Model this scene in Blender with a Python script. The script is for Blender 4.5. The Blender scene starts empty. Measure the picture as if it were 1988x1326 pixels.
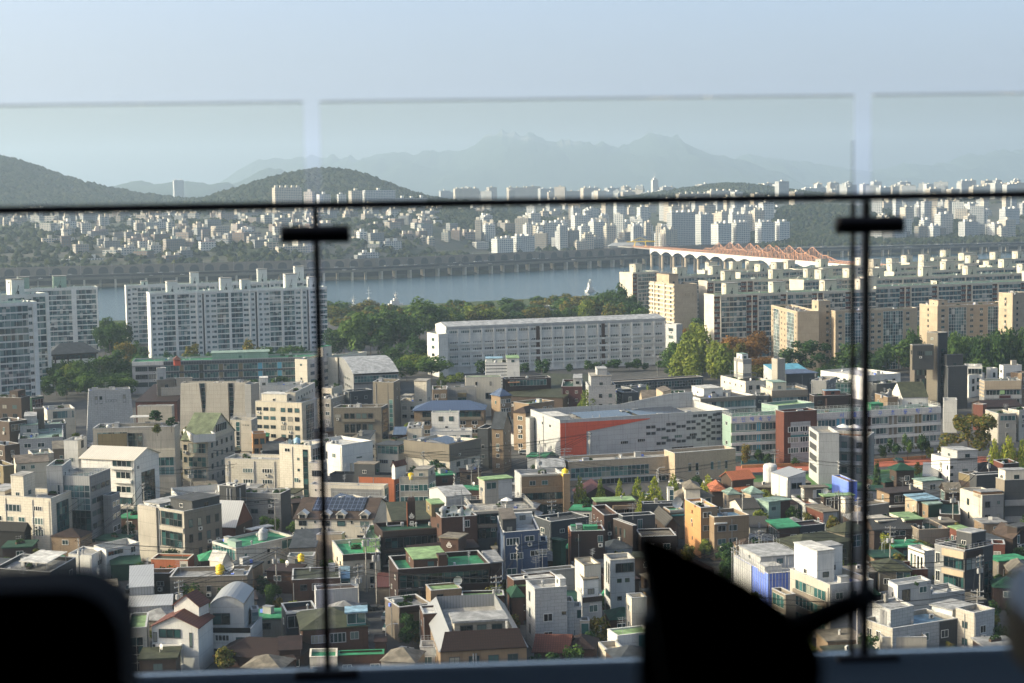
import bpy,math,random
from mathutils import Vector,Matrix,Euler
random.seed(7)
R=math.radians
C=bpy.context.scene.collection
sc=bpy.context.scene
# ------------------------------------------------------------------ camera, sky, sun, exposure
CAMZ,FPX,TILT,ROLL=80.0,3037.0,5.05,-0.9
cd=bpy.data.cameras.new('camera');cam=bpy.data.objects.new('camera',cd);C.objects.link(cam)
cd.sensor_width=36.0;cd.lens=36.0*FPX/1988.0
cd.clip_start=0.05;cd.clip_end=60000
cam.location=(0,0,CAMZ)
CAMR=Matrix.Rotation(R(90-TILT),3,'X') @ Matrix.Rotation(R(ROLL),3,'Z')
cam.rotation_euler=CAMR.to_euler()
cd.dof.use_dof=True;cd.dof.focus_distance=900;cd.dof.aperture_fstop=3.3;cd.dof.aperture_blades=9
sc.camera=cam
SUN_EL,SUN_AZ=25.0,8.0
sdir=Vector((-math.cos(R(SUN_EL))*math.cos(R(SUN_AZ)),-math.cos(R(SUN_EL))*math.sin(R(SUN_AZ)),math.sin(R(SUN_EL))))
world=bpy.data.worlds.new('World');sc.world=world;world.use_nodes=True
wn=world.node_tree;wn.nodes.clear()
sky=wn.nodes.new('ShaderNodeTexSky');sky.sky_type='NISHITA';sky.sun_disc=False
sky.sun_elevation=R(SUN_EL);sky.sun_rotation=math.atan2(sdir.x,sdir.y)
sky.altitude=100;sky.air_density=.9;sky.dust_density=6.5;sky.ozone_density=2.6
bg=wn.nodes.new('ShaderNodeBackground');bg.inputs[1].default_value=0.15
wo=wn.nodes.new('ShaderNodeOutputWorld')
tnt=wn.nodes.new('ShaderNodeVectorMath');tnt.operation='MULTIPLY';tnt.inputs[1].default_value=(1.05,1.0,.99);wn.links.new(sky.outputs[0],tnt.inputs[0]);wn.links.new(tnt.outputs[0],bg.inputs[0]);wn.links.new(bg.outputs[0],wo.inputs[0])
sl=bpy.data.lights.new('sun','SUN');so=bpy.data.objects.new('sun',sl);C.objects.link(so)
sl.energy=3.0;sl.angle=R(0.53);sl.color=(1.0,0.905,0.70)
so.rotation_euler=sdir.to_track_quat('Z','Y').to_euler();so.location=(0,0,400)
sc.view_settings.view_transform='Standard';sc.view_settings.look='None'
sc.view_settings.exposure=1.25;sc.view_settings.gamma=1.0
sc.cycles.use_denoising=True
sc.cycles.max_bounces=7;sc.cycles.diffuse_bounces=3;sc.cycles.glossy_bounces=2
sc.cycles.transparent_max_bounces=12;sc.cycles.volume_bounces=0;sc.cycles.caustics_reflective=False
# ------------------------------------------------------------------ pixel helpers (where a seen point stands on the ground)
CR=dict(a=(0,740,3.4),b=(240,900,3.234),c=(320,730,4.737),d=(600,720,4.736),e=(560,960,3.9),f=(740,920,3.489),
          g=(960,900,3.4),h=(1300,860,3.489),i=(1380,860,4.144),j=(1680,860,3.315),k=(1400,680,3.381),l=(900,680,3.823),
          m=(560,880,6.627),n=(820,880,6.627),o=(1100,900,6.627),p=(1470,880,6.627),q=(1688,880,6.627),r=(1390,640,6.627),
          s=(1688,640,6.627),t=(640,660,6.627),u=(0,660,6.627),v=(200,660,6.627),w=(860,690,6.627),x=(1130,690,6.627),
          y=(1200,490,4.968),z=(1588,490,4.968),A=(0,520,4.968),B=(600,560,4.968),raw=(0,0,1.0))
def px(cr,p):
 o=CR[cr];return o[0]+p[0]/o[2],o[1]+p[1]/o[2]
def ray(x,y):
 return CAMR @ Vector(((x-994)/FPX,-(y-663)/FPX,-1.0))
def at_z(x,y,z):
 d=ray(x,y);t=(z-CAMZ)/d.z
 return Vector((d.x*t,d.y*t,z))
def at_d(x,y,D):
 d=ray(x,y);t=D/d.y
 return Vector((d.x*t,D,CAMZ+d.z*t))
# ------------------------------------------------------------------ materials
MC={}
def newmat(key):
 m=bpy.data.materials.new(key);m.use_nodes=True
 nt=m.node_tree;nt.nodes.clear()
 return m,nt,nt.nodes.new('ShaderNodeOutputMaterial')
def nd(nt,t,**kw):
 n=nt.nodes.new(t)
 for k,v in kw.items():setattr(n,k,v)
 return n
def mth(nt,op,a,b):
 n=nd(nt,'ShaderNodeMath',operation=op)
 for i,s in enumerate((a,b)):
  if hasattr(s,'links'):nt.links.new(s,n.inputs[i])
  else:n.inputs[i].default_value=s
 return n.outputs[0]
PAL=dict(slabw=(.77,.77,.735),moss=(.22,.26,.15),hallgrey=(.54,.54,.53),white=(.74,.72,.67),cream=(.64,.57,.45),ivory=(.69,.63,.52),stone=(.50,.46,.39),concrete=(.43,.41,.37),grey=(.34,.34,.335),
 lgrey=(.52,.52,.51),dgrey=(.12,.125,.13),navy=(.13,.185,.31),slate=(.10,.115,.13),tan=(.38,.27,.17),beige=(.56,.45,.32),orange=(.70,.36,.15),
 brick=(.17,.088,.062),dbrick=(.09,.048,.04),redbrick=(.25,.085,.055),red=(.95,.17,.09),brown=(.14,.095,.07),dbrown=(.10,.065,.05),
 black=(.02,.02,.022),green=(.06,.36,.17),lgreen=(.36,.54,.25),olive=(.10,.11,.06),dgreen=(.028,.13,.072),mint=(.36,.50,.42),teal=(.10,.32,.32),
 tile=(.60,.19,.085),dtile=(.075,.037,.030),gtile=(.13,.12,.105),yellow=(.85,.58,.03),blue=(.22,.34,1.0),lblue=(.34,.54,.68),steel=(.42,.43,.44),
 wood=(.33,.17,.08),asphalt=(.06,.06,.062),taupe=(.24,.20,.16),plum=(.15,.045,.05),mud=(.33,.28,.22),umber=(.28,.245,.19),cyan=(.16,.50,.68),amber=(.30,.24,.13))
def M(col,kind='paint',rough=.75,amp=.10,streak=.13):
 key='%s %s'% (col,kind)
 if key in MC:return MC[key]
 rgb=PAL[col] if isinstance(col,str) else col
 if isinstance(col,str):lum=.3*rgb[0]+.6*rgb[1]+.1*rgb[2];rgb=tuple(min(.8,.94*c*lum ** .38) for c in rgb)
 m,nt,out=newmat(key if isinstance(col,str) else kind)
 uv=nd(nt,'ShaderNodeTexCoord').outputs['UV']
 n1=nd(nt,'ShaderNodeTexNoise');n1.inputs['Scale'].default_value=.22 if kind != 'roof' else .35;n1.inputs['Detail'].default_value=5
 nt.links.new(uv,n1.inputs['Vector'])
 mp=nd(nt,'ShaderNodeMapping');mp.inputs['Scale'].default_value=(1.7,.10,1) if kind != 'roof' else (.8,.8,1)
 nt.links.new(uv,mp.inputs[0])
 n2=nd(nt,'ShaderNodeTexNoise');n2.inputs['Scale'].default_value=1.0;n2.inputs['Detail'].default_value=4;n2.inputs['Roughness'].default_value=.65
 nt.links.new(mp.outputs[0],n2.inputs['Vector'])
 if kind=='roof':amp,streak=.9,.9;rgb=tuple(c*(.66 if max(rgb)>.3 else .85) for c in rgb)
 elif kind in ('paint','tile','panel'):streak=.42 if kind=='paint' else .30;amp=.30 if kind=='paint' else .16;rgb=tuple(c*.92 for c in rgb)
 f=mth(nt,'ADD',mth(nt,'MULTIPLY',n1.outputs[0],2*amp),1-amp)
 f=mth(nt,'MULTIPLY',f,mth(nt,'ADD',mth(nt,'MULTIPLY',n2.outputs[0],2*streak),1-streak))
 if kind in ('paint','tile','panel','brick'):
  st=mth(nt,'MULTIPLY',mth(nt,'MAXIMUM',mth(nt,'SUBTRACT',n2.outputs[0],.54),0.0),2.6)
  f=mth(nt,'MULTIPLY',f,mth(nt,'SUBTRACT',1.0,mth(nt,'MINIMUM',st,.5)))
  if kind=='paint':
   sx=nd(nt,'ShaderNodeSeparateXYZ');nt.links.new(uv,sx.inputs[0])
   f=mth(nt,'MULTIPLY',f,mth(nt,'SUBTRACT',1.0,mth(nt,'MULTIPLY',mth(nt,'LESS_THAN',mth(nt,'MODULO',mth(nt,'ABSOLUTE',sx.outputs[1],0),3.05),.11),.24)))
 rnd=nd(nt,'ShaderNodeObjectInfo').outputs['Random']
 f=mth(nt,'MULTIPLY',f,mth(nt,'ADD',mth(nt,'MULTIPLY',rnd,.12),.94))
 brk=dict(tile=(1.3,.62,.035,.30),brick=(.55,.19,.03,.28),panel=(2.6,1.5,.045,.30),seam=(.55,400,.05,.35),rtile=(.42,.5,.07,.45),solar=(1.1,1.7,.07,-3.2)).get(kind)
 if brk:
  b=nd(nt,'ShaderNodeTexBrick');b.offset=.5 if kind in ('brick','tile') else 0
  b.inputs['Scale'].default_value=1;b.inputs['Brick Width'].default_value=brk[0];b.inputs['Row Height'].default_value=brk[1]
  b.inputs['Mortar Size'].default_value=brk[2];b.inputs['Mortar Smooth'].default_value=.2
  nt.links.new(uv,b.inputs['Vector'])
  f=mth(nt,'MULTIPLY',f,mth(nt,'SUBTRACT',1.0,mth(nt,'MULTIPLY',b.outputs['Fac'],brk[3])))
  if kind in ('brick','tile','panel','rtile'):
   lo,hi=(.86,1.1) if kind in ('brick','rtile') else (.95,1.05);b.inputs['Color1'].default_value=(lo,lo,lo,1);b.inputs['Color2'].default_value=(hi,hi,hi,1);b.inputs['Mortar'].default_value=(1,1,1,1)
   sp=nd(nt,'ShaderNodeSeparateColor');nt.links.new(b.outputs['Color'],sp.inputs[0])
   f=mth(nt,'MULTIPLY',f,sp.outputs[0])
 vs=nd(nt,'ShaderNodeVectorMath',operation='SCALE');vs.inputs[0].default_value=rgb;nt.links.new(f,vs.inputs['Scale'])
 p=nd(nt,'ShaderNodeBsdfPrincipled');p.inputs['Roughness'].default_value=rough
 if kind in ('seam','metal'):p.inputs['Roughness'].default_value=.42;p.inputs['Metallic'].default_value=.25
 if kind=='solar':p.inputs['Roughness'].default_value=.12
 p.inputs['Specular IOR Level'].default_value=.3 if kind not in ('solar',) else .6
 nt.links.new(vs.outputs[0],p.inputs['Base Color'])
 nt.links.new(p.outputs[0],out.inputs[0])
 MC[key]=m;return m
def glass_mat(key,cols,cell=None,rough=.07):
 """window glass: what is behind it differs from window to window (per object, or per cell of a curtain wall)"""
 if key in MC:return MC[key]
 m,nt,out=newmat(key)
 if cell:
  uv=nd(nt,'ShaderNodeTexCoord').outputs['UV']
  dv=nd(nt,'ShaderNodeVectorMath',operation='DIVIDE');nt.links.new(uv,dv.inputs[0]);dv.inputs[1].default_value=(cell[0],cell[1],1)
  fl=nd(nt,'ShaderNodeVectorMath',operation='FLOOR');nt.links.new(dv.outputs[0],fl.inputs[0])
  ob=nd(nt,'ShaderNodeObjectInfo')
  ad=nd(nt,'ShaderNodeVectorMath',operation='ADD');nt.links.new(fl.outputs[0],ad.inputs[0])
  cx=nd(nt,'ShaderNodeCombineXYZ');nt.links.new(mth(nt,'MULTIPLY',ob.outputs['Random'],91.0),cx.inputs[2])
  nt.links.new(cx.outputs[0],ad.inputs[1])
  w=nd(nt,'ShaderNodeTexWhiteNoise');nt.links.new(ad.outputs[0],w.inputs[0]);fac=w.outputs[0]
 else:
  fac=nd(nt,'ShaderNodeObjectInfo').outputs['Random']
 cr=nd(nt,'ShaderNodeValToRGB');cr.color_ramp.interpolation='CONSTANT'
 e=cr.color_ramp.elements
 while len(e)<len(cols):e.new(.5)
 for k,(pos,c) in enumerate(cols):e[k].position=pos;e[k].color=(*c,1)
 nt.links.new(fac,cr.inputs[0])
 p=nd(nt,'ShaderNodeBsdfPrincipled');p.inputs['Roughness'].default_value=rough;p.inputs['Specular IOR Level'].default_value=.55
 nt.links.new(cr.outputs[0],p.inputs['Base Color']);nt.links.new(p.outputs[0],out.inputs[0])
 MC[key]=m;return m
GCOL=[(0,(.012,.016,.018)),(.35,(.022,.04,.042)),(.6,(.05,.10,.10)),(.78,(.10,.14,.13)),(.90,(.26,.25,.21))]
def GL():return glass_mat('window glass',GCOL)
def GLC():return glass_mat('curtain glass',[(0,(.02,.05,.055)),(.3,(.03,.085,.085)),(.6,(.045,.12,.115)),(.82,(.09,.17,.155)),(.94,(.2,.22,.18))],(1.3,1.6))
def GLB():return glass_mat('balcony glass',[(0,(.025,.045,.055)),(.3,(.05,.095,.105)),(.55,(.085,.155,.165)),(.78,(.17,.23,.225)),(.9,(.36,.36,.33))],(1.6,2.65))
def GLD():return glass_mat('dark glass',[(0,(.006,.012,.014)),(.5,(.012,.03,.032)),(.8,(.02,.06,.06))],(1.4,1.5))
# ------------------------------------------------------------------ mesh builder
class MB:
 def __init__(s):s.v=[];s.f=[];s.uv=[];s.mi=[];s.sm=False
 def face(s,pts,m=0,uv=None):
  pts=[Vector(p) for p in pts]
  n=Vector((0,0,0))
  for k in range(len(pts)):
   a,b=pts[k],pts[(k+1)% len(pts)]
   n += Vector(((a.y-b.y)*(a.z+b.z),(a.z-b.z)*(a.x+b.x),(a.x-b.x)*(a.y+b.y)))
  if n.length<1e-12:return
  n.normalize()
  if uv is None:
   h=math.hypot(n.x,n.y)
   if h<.2:uv=[(p.x,p.y) for p in pts]
   else:
    t=Vector((-n.y/h,n.x/h,0));b=n.cross(t)
    uv=[(p.dot(t),p.dot(b)) for p in pts]
  i0=len(s.v);s.v += [tuple(p) for p in pts]
  s.f.append(tuple(range(i0,i0+len(pts))));s.uv += uv;s.mi.append(m)
 def prism(s,poly,z0,z1,m=0,mt=None,top=True,bot=False):
  """poly: counter-clockwise (x,y) list; z0,z1 numbers"""
  a=sum(poly[k][0]*poly[(k+1)% len(poly)][1]-poly[(k+1)% len(poly)][0]*poly[k][1] for k in range(len(poly)))
  if a<0:poly=poly[::-1]
  n=len(poly)
  for k in range(n):
   p,q=poly[k],poly[(k+1)% n]
   s.face([(p[0],p[1],z0),(q[0],q[1],z0),(q[0],q[1],z1),(p[0],p[1],z1)],m)
  if top:s.face([(p[0],p[1],z1) for p in poly],m if mt is None else mt)
  if bot:s.face([(p[0],p[1],z0) for p in poly][::-1],m)
 def box(s,x0,x1,y0,y1,z0,z1,m=0,mt=None,bot=True):
  s.prism([(x0,y0),(x1,y0),(x1,y1),(x0,y1)],z0,z1,m,mt,True,bot)
 def hull4(s,bot,top,m=0,cap=True):
  """bot/top: lists of 3-D points with the same count, CCW from above"""
  n=len(bot)
  for k in range(n):
   s.face([bot[k],bot[(k+1)% n],top[(k+1)% n],top[k]],m)
  if cap:s.face(top,m);s.face(bot[::-1],m)
 def tube(s,pts,r,n=6,m=0,r2=None):
  pts=[Vector(p) for p in pts];rings=[]
  for k,p in enumerate(pts):
   d=(pts[min(k+1,len(pts)-1)]-pts[max(k-1,0)]).normalized()
   a=d.cross(Vector((0,0,1)))
   if a.length<1e-4:a=Vector((1,0,0))
   a.normalize();b=d.cross(a)
   rr=r if r2 is None else r+(r2-r)*k/max(1,len(pts)-1)
   rings.append([p+a*rr*math.cos(2*math.pi*j/n)+b*rr*math.sin(2*math.pi*j/n) for j in range(n)])
  for k in range(len(rings)-1):
   for j in range(n):
    s.face([rings[k][j],rings[k+1][j],rings[k+1][(j+1)% n],rings[k][(j+1)% n]],m)
  s.face(rings[0],m);s.face(rings[-1][::-1],m)
 def lathe(s,prof,cx,cy,n=14,m=0):
  for k in range(len(prof)-1):
   (r0,z0),(r1,z1)=prof[k],prof[k+1]
   for j in range(n):
    a,b=2*math.pi*j/n,2*math.pi*(j+1)/n
    s.face([(cx+r0*math.cos(a),cy+r0*math.sin(a),z0),(cx+r0*math.cos(b),cy+r0*math.sin(b),z0),
      (cx+r1*math.cos(b),cy+r1*math.sin(b),z1),(cx+r1*math.cos(a),cy+r1*math.sin(a),z1)],m)
 def mesh(s,name,mats):
  me=bpy.data.meshes.new(name)
  me.from_pydata(s.v,[],s.f);me.uv_layers.new(name='UVMap')
  me.uv_layers[0].data.foreach_set('uv',[c for u in s.uv for c in u])
  for m in (mats if isinstance(mats,(list,tuple)) else [mats]):me.materials.append(m)
  me.polygons.foreach_set('material_index',s.mi)
  if s.sm:
   import bmesh
   bm=bmesh.new();bm.from_mesh(me);bmesh.ops.remove_doubles(bm,verts=bm.verts,dist=1e-4);bm.to_mesh(me);bm.free()
   me.polygons.foreach_set('use_smooth',[True]*len(me.polygons))
  me.update();return me
 def build(s,name,mats,parent=None,loc=(0,0,0)):
  return inst(name,s.mesh(name,mats),parent,loc)
def inst(name,me,parent=None,loc=(0,0,0),rz=0,scale=None):
 o=bpy.data.objects.new(name,me);C.objects.link(o);o.location=loc
 if rz:o.rotation_euler=(0,0,rz)
 if scale:o.scale=scale
 if parent:o.parent=parent
 return o
def tag(o,label=None,cat=None,group=None,kind=None):
 if label:o['label']=label
 if cat:o['category']=cat
 if group:o['group']=group
 if kind:o['kind']=kind
 return o
def empty(name,loc,label=None,cat=None,group=None,rz=0):
 o=bpy.data.objects.new(name,None);C.objects.link(o);o.location=loc;o.rotation_euler=(0,0,rz);o.empty_display_size=.5
 return tag(o,label,cat,group)
def copy_tree(o,parent=None):
 c=o.copy();C.objects.link(c)
 if parent:c.parent=parent
 for ch in KIDS.get(o.name,[]):copy_tree_kid(ch,c)
 return c
KIDS={}
def kids(o):
 return [x for x in bpy.data.objects if x.parent==o]
# ------------------------------------------------------------------ lettering drawn with strokes
def arc(x,y,r,n=10):
 p=[(x+r*math.cos(2*math.pi*k/n),y+r*math.sin(2*math.pi*k/n)) for k in range(n)]
 return [(*p[k],*p[(k+1)% n]) for k in range(n)]
KI=[(.25,.32,.75,.32),(.75,.32,.75,.02)]
NI=[(.25,.3,.25,.05),(.25,.05,.85,.05)]
GLY={'목':[(.25,.62,.75,.62),(.25,.95,.75,.95),(.25,.62,.25,.95),(.75,.62,.75,.95),(.5,.62,.5,.5),(.1,.5,.9,.5)]+KI,
 '욕':arc(.5,.82,.14)+[(.38,.64,.38,.5),(.62,.64,.62,.5),(.1,.5,.9,.5)]+KI,
 '탕':[(.12,.92,.5,.92),(.12,.74,.5,.74),(.12,.56,.5,.56),(.12,.56,.12,.92),(.7,.98,.7,.42),(.7,.7,.9,.7)]+arc(.5,.18,.16),
 '인':arc(.3,.7,.18)+[(.8,.98,.8,.3)]+NI,'신':[(.28,.95,.05,.45),(.28,.8,.5,.45),(.8,.98,.8,.35)]+NI,
 '재':[(.08,.8,.48,.8),(.28,.8,.08,.35),(.28,.8,.5,.35),(.62,.95,.62,.1),(.85,.98,.85,.05),(.62,.5,.85,.5)],
 '육':arc(.5,.82,.13)+[(.1,.57,.9,.57),(.38,.57,.38,.42),(.62,.57,.62,.42)]+KI,
 '성':[(.3,.95,.08,.5),(.3,.85,.5,.5),(.78,.98,.78,.4),(.55,.72,.78,.72)]+arc(.5,.18,.16),
 '서':[(.3,.9,.05,.2),(.28,.7,.52,.2),(.8,.98,.8,.02),(.55,.55,.8,.55)],
 '울':arc(.5,.86,.11)+[(.1,.64,.9,.64),(.5,.64,.5,.48),(.25,.4,.75,.4),(.75,.4,.75,.24),(.25,.24,.75,.24),(.25,.24,.25,.06),(.25,.06,.78,.06)],
 '구':[(.25,.9,.75,.9),(.75,.9,.75,.6),(.08,.5,.92,.5),(.5,.5,.5,.05)],
 '초':[(.42,.97,.58,.97),(.2,.8,.8,.8),(.5,.8,.25,.5),(.5,.75,.75,.5),(.5,.4,.5,.2),(.08,.18,.92,.18)],
 '등':[(.25,.92,.75,.92),(.25,.92,.25,.65),(.25,.65,.78,.65),(.08,.5,.92,.5)]+arc(.5,.2,.16),
 '학':[(.2,.97,.4,.97),(.08,.84,.52,.84),(.75,.98,.75,.42),(.75,.7,.92,.7)]+arc(.3,.62,.13)+KI,
 '교':[(.2,.9,.8,.9),(.8,.9,.75,.55),(.38,.5,.38,.2),(.62,.5,.62,.2),(.08,.2,.92,.2)],
 '이':arc(.3,.5,.2)+[(.8,.98,.8,.02)],'1':[(.5,.95,.5,.05)],'5':[(.75,.95,.3,.95),(.3,.95,.3,.55),(.3,.55,.72,.55),(.72,.55,.72,.08),(.72,.08,.28,.08)],
 '2':[(.28,.95,.72,.95),(.72,.95,.72,.52),(.72,.52,.28,.52),(.28,.52,.28,.06),(.28,.06,.74,.06)],'3':[(.28,.95,.72,.95),(.72,.95,.72,.06),(.72,.06,.28,.06),(.35,.52,.72,.52)],
 '♨':[(.1,.45,.12,.25),(.12,.25,.3,.1),(.3,.1,.7,.1),(.7,.1,.88,.25),(.88,.25,.9,.45),(.3,.35,.3,.75),(.5,.35,.5,.95),(.7,.35,.7,.75)]}
def text_mesh(mb,s,o,t,n,size,gap=0.25,vert=False,th=.11,m=0):
 """strokes of s from point o along t (down if vert), standing proud along n"""
 o=Vector(o);up=Vector((0,0,1))
 for k,ch in enumerate(s):
  q=o-up*(size*(1+gap))*k if vert else o+t*(size*(1+gap))*k
  for (x0,y0,x1,y1) in GLY.get(ch,[]):
   a=q+t*x0*size+up*y0*size;b=q+t*x1*size+up*y1*size
   d=(b-a).normalized()*size*th*.5;w=d.cross(n)
   a,b=a-d,b+d
   mb.face([a-w+n*.05,b-w+n*.05,b+w+n*.05,a+w+n*.05],m)
# ------------------------------------------------------------------ shared small meshes (windows, roof fittings)
def win_meshes(nm):
 """unit window: x -.5...5, z 0..1, stands out along -y; frame with nm mullions and the pane behind"""
 b=MB();fw=.055
 b.box(-.5,-.5+fw,-.07,.0,0,1);b.box(.5-fw,.5,-.07,.0,0,1)
 b.box(-.5+fw,.5-fw,-.07,.0,0,.07);b.box(-.5+fw,.5-fw,-.07,.0,.93,1)
 for k in range(nm):
  x=-.5+(k+1)/(nm+1)
  b.box(x-.02,x+.02,-.06,.0,.07,.93)
 p=MB();p.face([(-.5+fw,-.03,.07),(.5-fw,-.03,.07),(.5-fw,-.03,.93),(-.5+fw,-.03,.93)])
 return b,p
WM={}
def window(parent,loc,rz,w,h,style='w'):
 nm=0 if w<1.0 else 1 if w<2.4 else 3 if w<4.5 else 5
 key=(nm,style)
 if key not in WM:
  b,p=win_meshes(nm)
  fm={'w':M('white','frame',.5),'d':M('dgrey','frame',.5),'b':M('brown','frame',.5),'s':M('steel','frame',.4)}[style]
  WM[key]=(b.mesh('window',fm),p.mesh('pane',GL()))
 o=inst('window',WM[key][0],parent,loc,rz,(w,1,h))
 inst('pane',WM[key][1],o)
 return o
def curtain(parent,o,t,n,w,h,cw=1.3,ch=1.6,mat=None,mull='steel',name='glass_wall'):
 """glazed wall of w x h, lower left corner o, along t, facing n"""
 b=MB();up=Vector((0,0,1))
 def q(x0,x1,z0,z1,d,m):
  b.face([o+t*x0+up*z0+n*d,o+t*x1+up*z0+n*d,o+t*x1+up*z1+n*d,o+t*x0+up*z1+n*d],m,
               [(x0,z0),(x1,z0),(x1,z1),(x0,z1)])
 q(0,w,0,h,.04,0)
 nx,nz=max(1,round(w/cw)),max(1,round(h/ch))
 for k in range(nx+1):
  x=w*k/nx;bar(b,o+t*x+n*.04,t,n,up,.045,h,1)
 for k in range(nz+1):
  z=h*k/nz;bar(b,o+up*z+n*.04,up,n,t,.05,w,1)
 return b.build(name,[mat or GLC(),M(mull,'frame',.5)],parent)
def bar(b,o,a,n,along,hw,L,m,d=.07):
 p=[o-a*hw,o+a*hw];e=along*L
 b.face([p[0]+n*d,p[1]+n*d,p[1]+n*d+e,p[0]+n*d+e],m)
 b.face([p[0],p[0]+n*d,p[0]+n*d+e,p[0]+e],m);b.face([p[1],p[1]+n*d,p[1]+n*d+e,p[1]+e],m)
FIT={}
def fitting(kind,parent,loc,rz=0,s=1.0):
 if kind not in FIT:
  b=MB()
  if kind=='water_tank_y' or kind=='water_tank_b' or kind=='water_tank_s':
   col={'y':'yellow','b':'lblue','s':'steel'}[kind[-1]]
   b.lathe([(0,0),(.75,0),(.8,.25),(.76,.3),(.8,.9),(.76,.95),(.8,1.35),(.7,1.6),(.25,1.78),(.22,1.9),(0,1.9)],0,0);b.sm=True
   FIT[kind]=('water_tank',b.mesh('water_tank',M(col,'plastic',.45)))
  elif kind=='satellite_dish':
   b.tube([(0,0,0),(0,0,.7)],.05)
   pts=[(.0,.0),(.25,.04),(.45,.13),(.55,.2)]
   for k in range(len(pts)-1):
    for j in range(12):
     a,c=2*math.pi*j/12,2*math.pi*(j+1)/12
     f=lambda r,z,g:(r*math.cos(g),-.1-z,.85+r*math.sin(g))
     b.face([f(*pts[k],a),f(*pts[k],c),f(*pts[k+1],c),f(*pts[k+1],a)])
   b.tube([(0,-.1,.6),(0,-.6,.8)],.02,4)
   FIT[kind]=(kind,b.mesh(kind,M('white','metal')))
  elif kind=='antenna':
   b.tube([(0,0,0),(0,0,3.2)],.04,5)
   for z,w in ((3.1,.9),(2.8,.7),(2.4,.95),(2.1,.6)):
    b.tube([(-w,0,z),(w,0,z)],.025,4)
    for k in range(5):
     x=-w+2*w*k/4;b.tube([(x,-.25,z),(x,.25,z)],.018,4)
   FIT[kind]=(kind,b.mesh(kind,M('steel','metal')))
  elif kind=='air_conditioner':
   b.box(-.45,.45,-.18,.18,.08,.78);b.box(-.4,-.3,-.16,.16,0,.08);b.box(.3,.4,-.16,.16,0,.08)
   b.lathe([(0,0),(.26,0)],0,0)
   for k in range(12):
    a,c=2*math.pi*k/12,2*math.pi*(k+1)/12
    b.face([(-.12,-.19,.43),(-.12+.27*math.cos(a),-.19,.43+.27*math.sin(a)),(-.12+.27*math.cos(c),-.19,.43+.27*math.sin(c))],1)
   FIT[kind]=(kind,b.mesh(kind,[M('white','metal'),M('dgrey','metal')]))
  elif kind=='roof_vent':
   b.lathe([(0,0),(.18,0),(.18,.7),(.32,.75),(.30,.95),(.12,1.08),(0,1.1)],0,0,10)
   FIT[kind]=(kind,b.mesh(kind,M('steel','metal')))
  elif kind=='storage_box':
   b.box(-.9,.9,-.6,.6,0,1.3);b.box(-1.0,1.0,-.7,.7,1.303,1.4,1);b.box(1.1,1.7,-.4,.3,0,.6,2)
   FIT[kind]=(kind,b.mesh(kind,[M('lgrey','metal'),M('grey','metal'),M('blue','plastic')]))
  elif kind=='planter':
   b.box(-1.1,1.1,-.3,.3,0,.4)
   rp=random.Random(9)
   for _ in range(70):
    p=Vector((rp.uniform(-1,1),rp.uniform(-.3,.3),rp.uniform(.4,.95)));a=Vector((rp.gauss(0,1),rp.gauss(0,1),rp.gauss(0,1))).normalized()*.2;c=a.cross(Vector((rp.gauss(0,1),rp.gauss(0,1),.3))).normalized()*.15
    b.face([p-a,p-c,p+a,p+c],1)
   FIT[kind]=(kind,b.mesh(kind,[M('brown','wood'),LM('deep')]))
  elif kind=='duct':
   b.tube([(-1.6,0,.25),(1.2,0,.25),(1.5,0,.3),(1.6,0,.6),(1.6,0,1.5)],.18,7);b.box(-2.1,-1.5,-.4,.4,0,.9)
   FIT[kind]=(kind,b.mesh(kind,M('steel','metal')))
  elif kind=='chimney':
   b.box(-.35,.35,-.35,.35,0,1.7);b.box(-.45,.45,-.45,.45,1.7,1.9);b.lathe([(.14,1.9),(.14,2.2),(0,2.2)],0,0,8)
   FIT[kind]=(kind,b.mesh(kind,M('concrete','paint')))
  elif kind=='parasol':
   b.lathe([(1.5,2.2),(.8,2.55),(0,2.85)],0,0,8);b.lathe([(0,2.84),(.8,2.54),(1.5,2.19)],0,0,8);b.tube([(0,0,0),(0,0,2.8)],.04,5)
   FIT[kind]=(kind,b.mesh(kind,M('white','fabric')))
 nm,me=FIT[kind]
 return inst(nm,me,parent,loc,rz,(s,s,s))
def wallmat(w):
 if ' ' in w:c,k=w.split();return M(c,k)
 return M(w,{'brick':'brick','dbrick':'brick','redbrick':'brick','plum':'brick'}.get(w,'paint'))
def roofmat(w):
 if ' ' in w:c,k=w.split();return M(c,k)
 return M(w,'roof')
PLAN=[]
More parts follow.
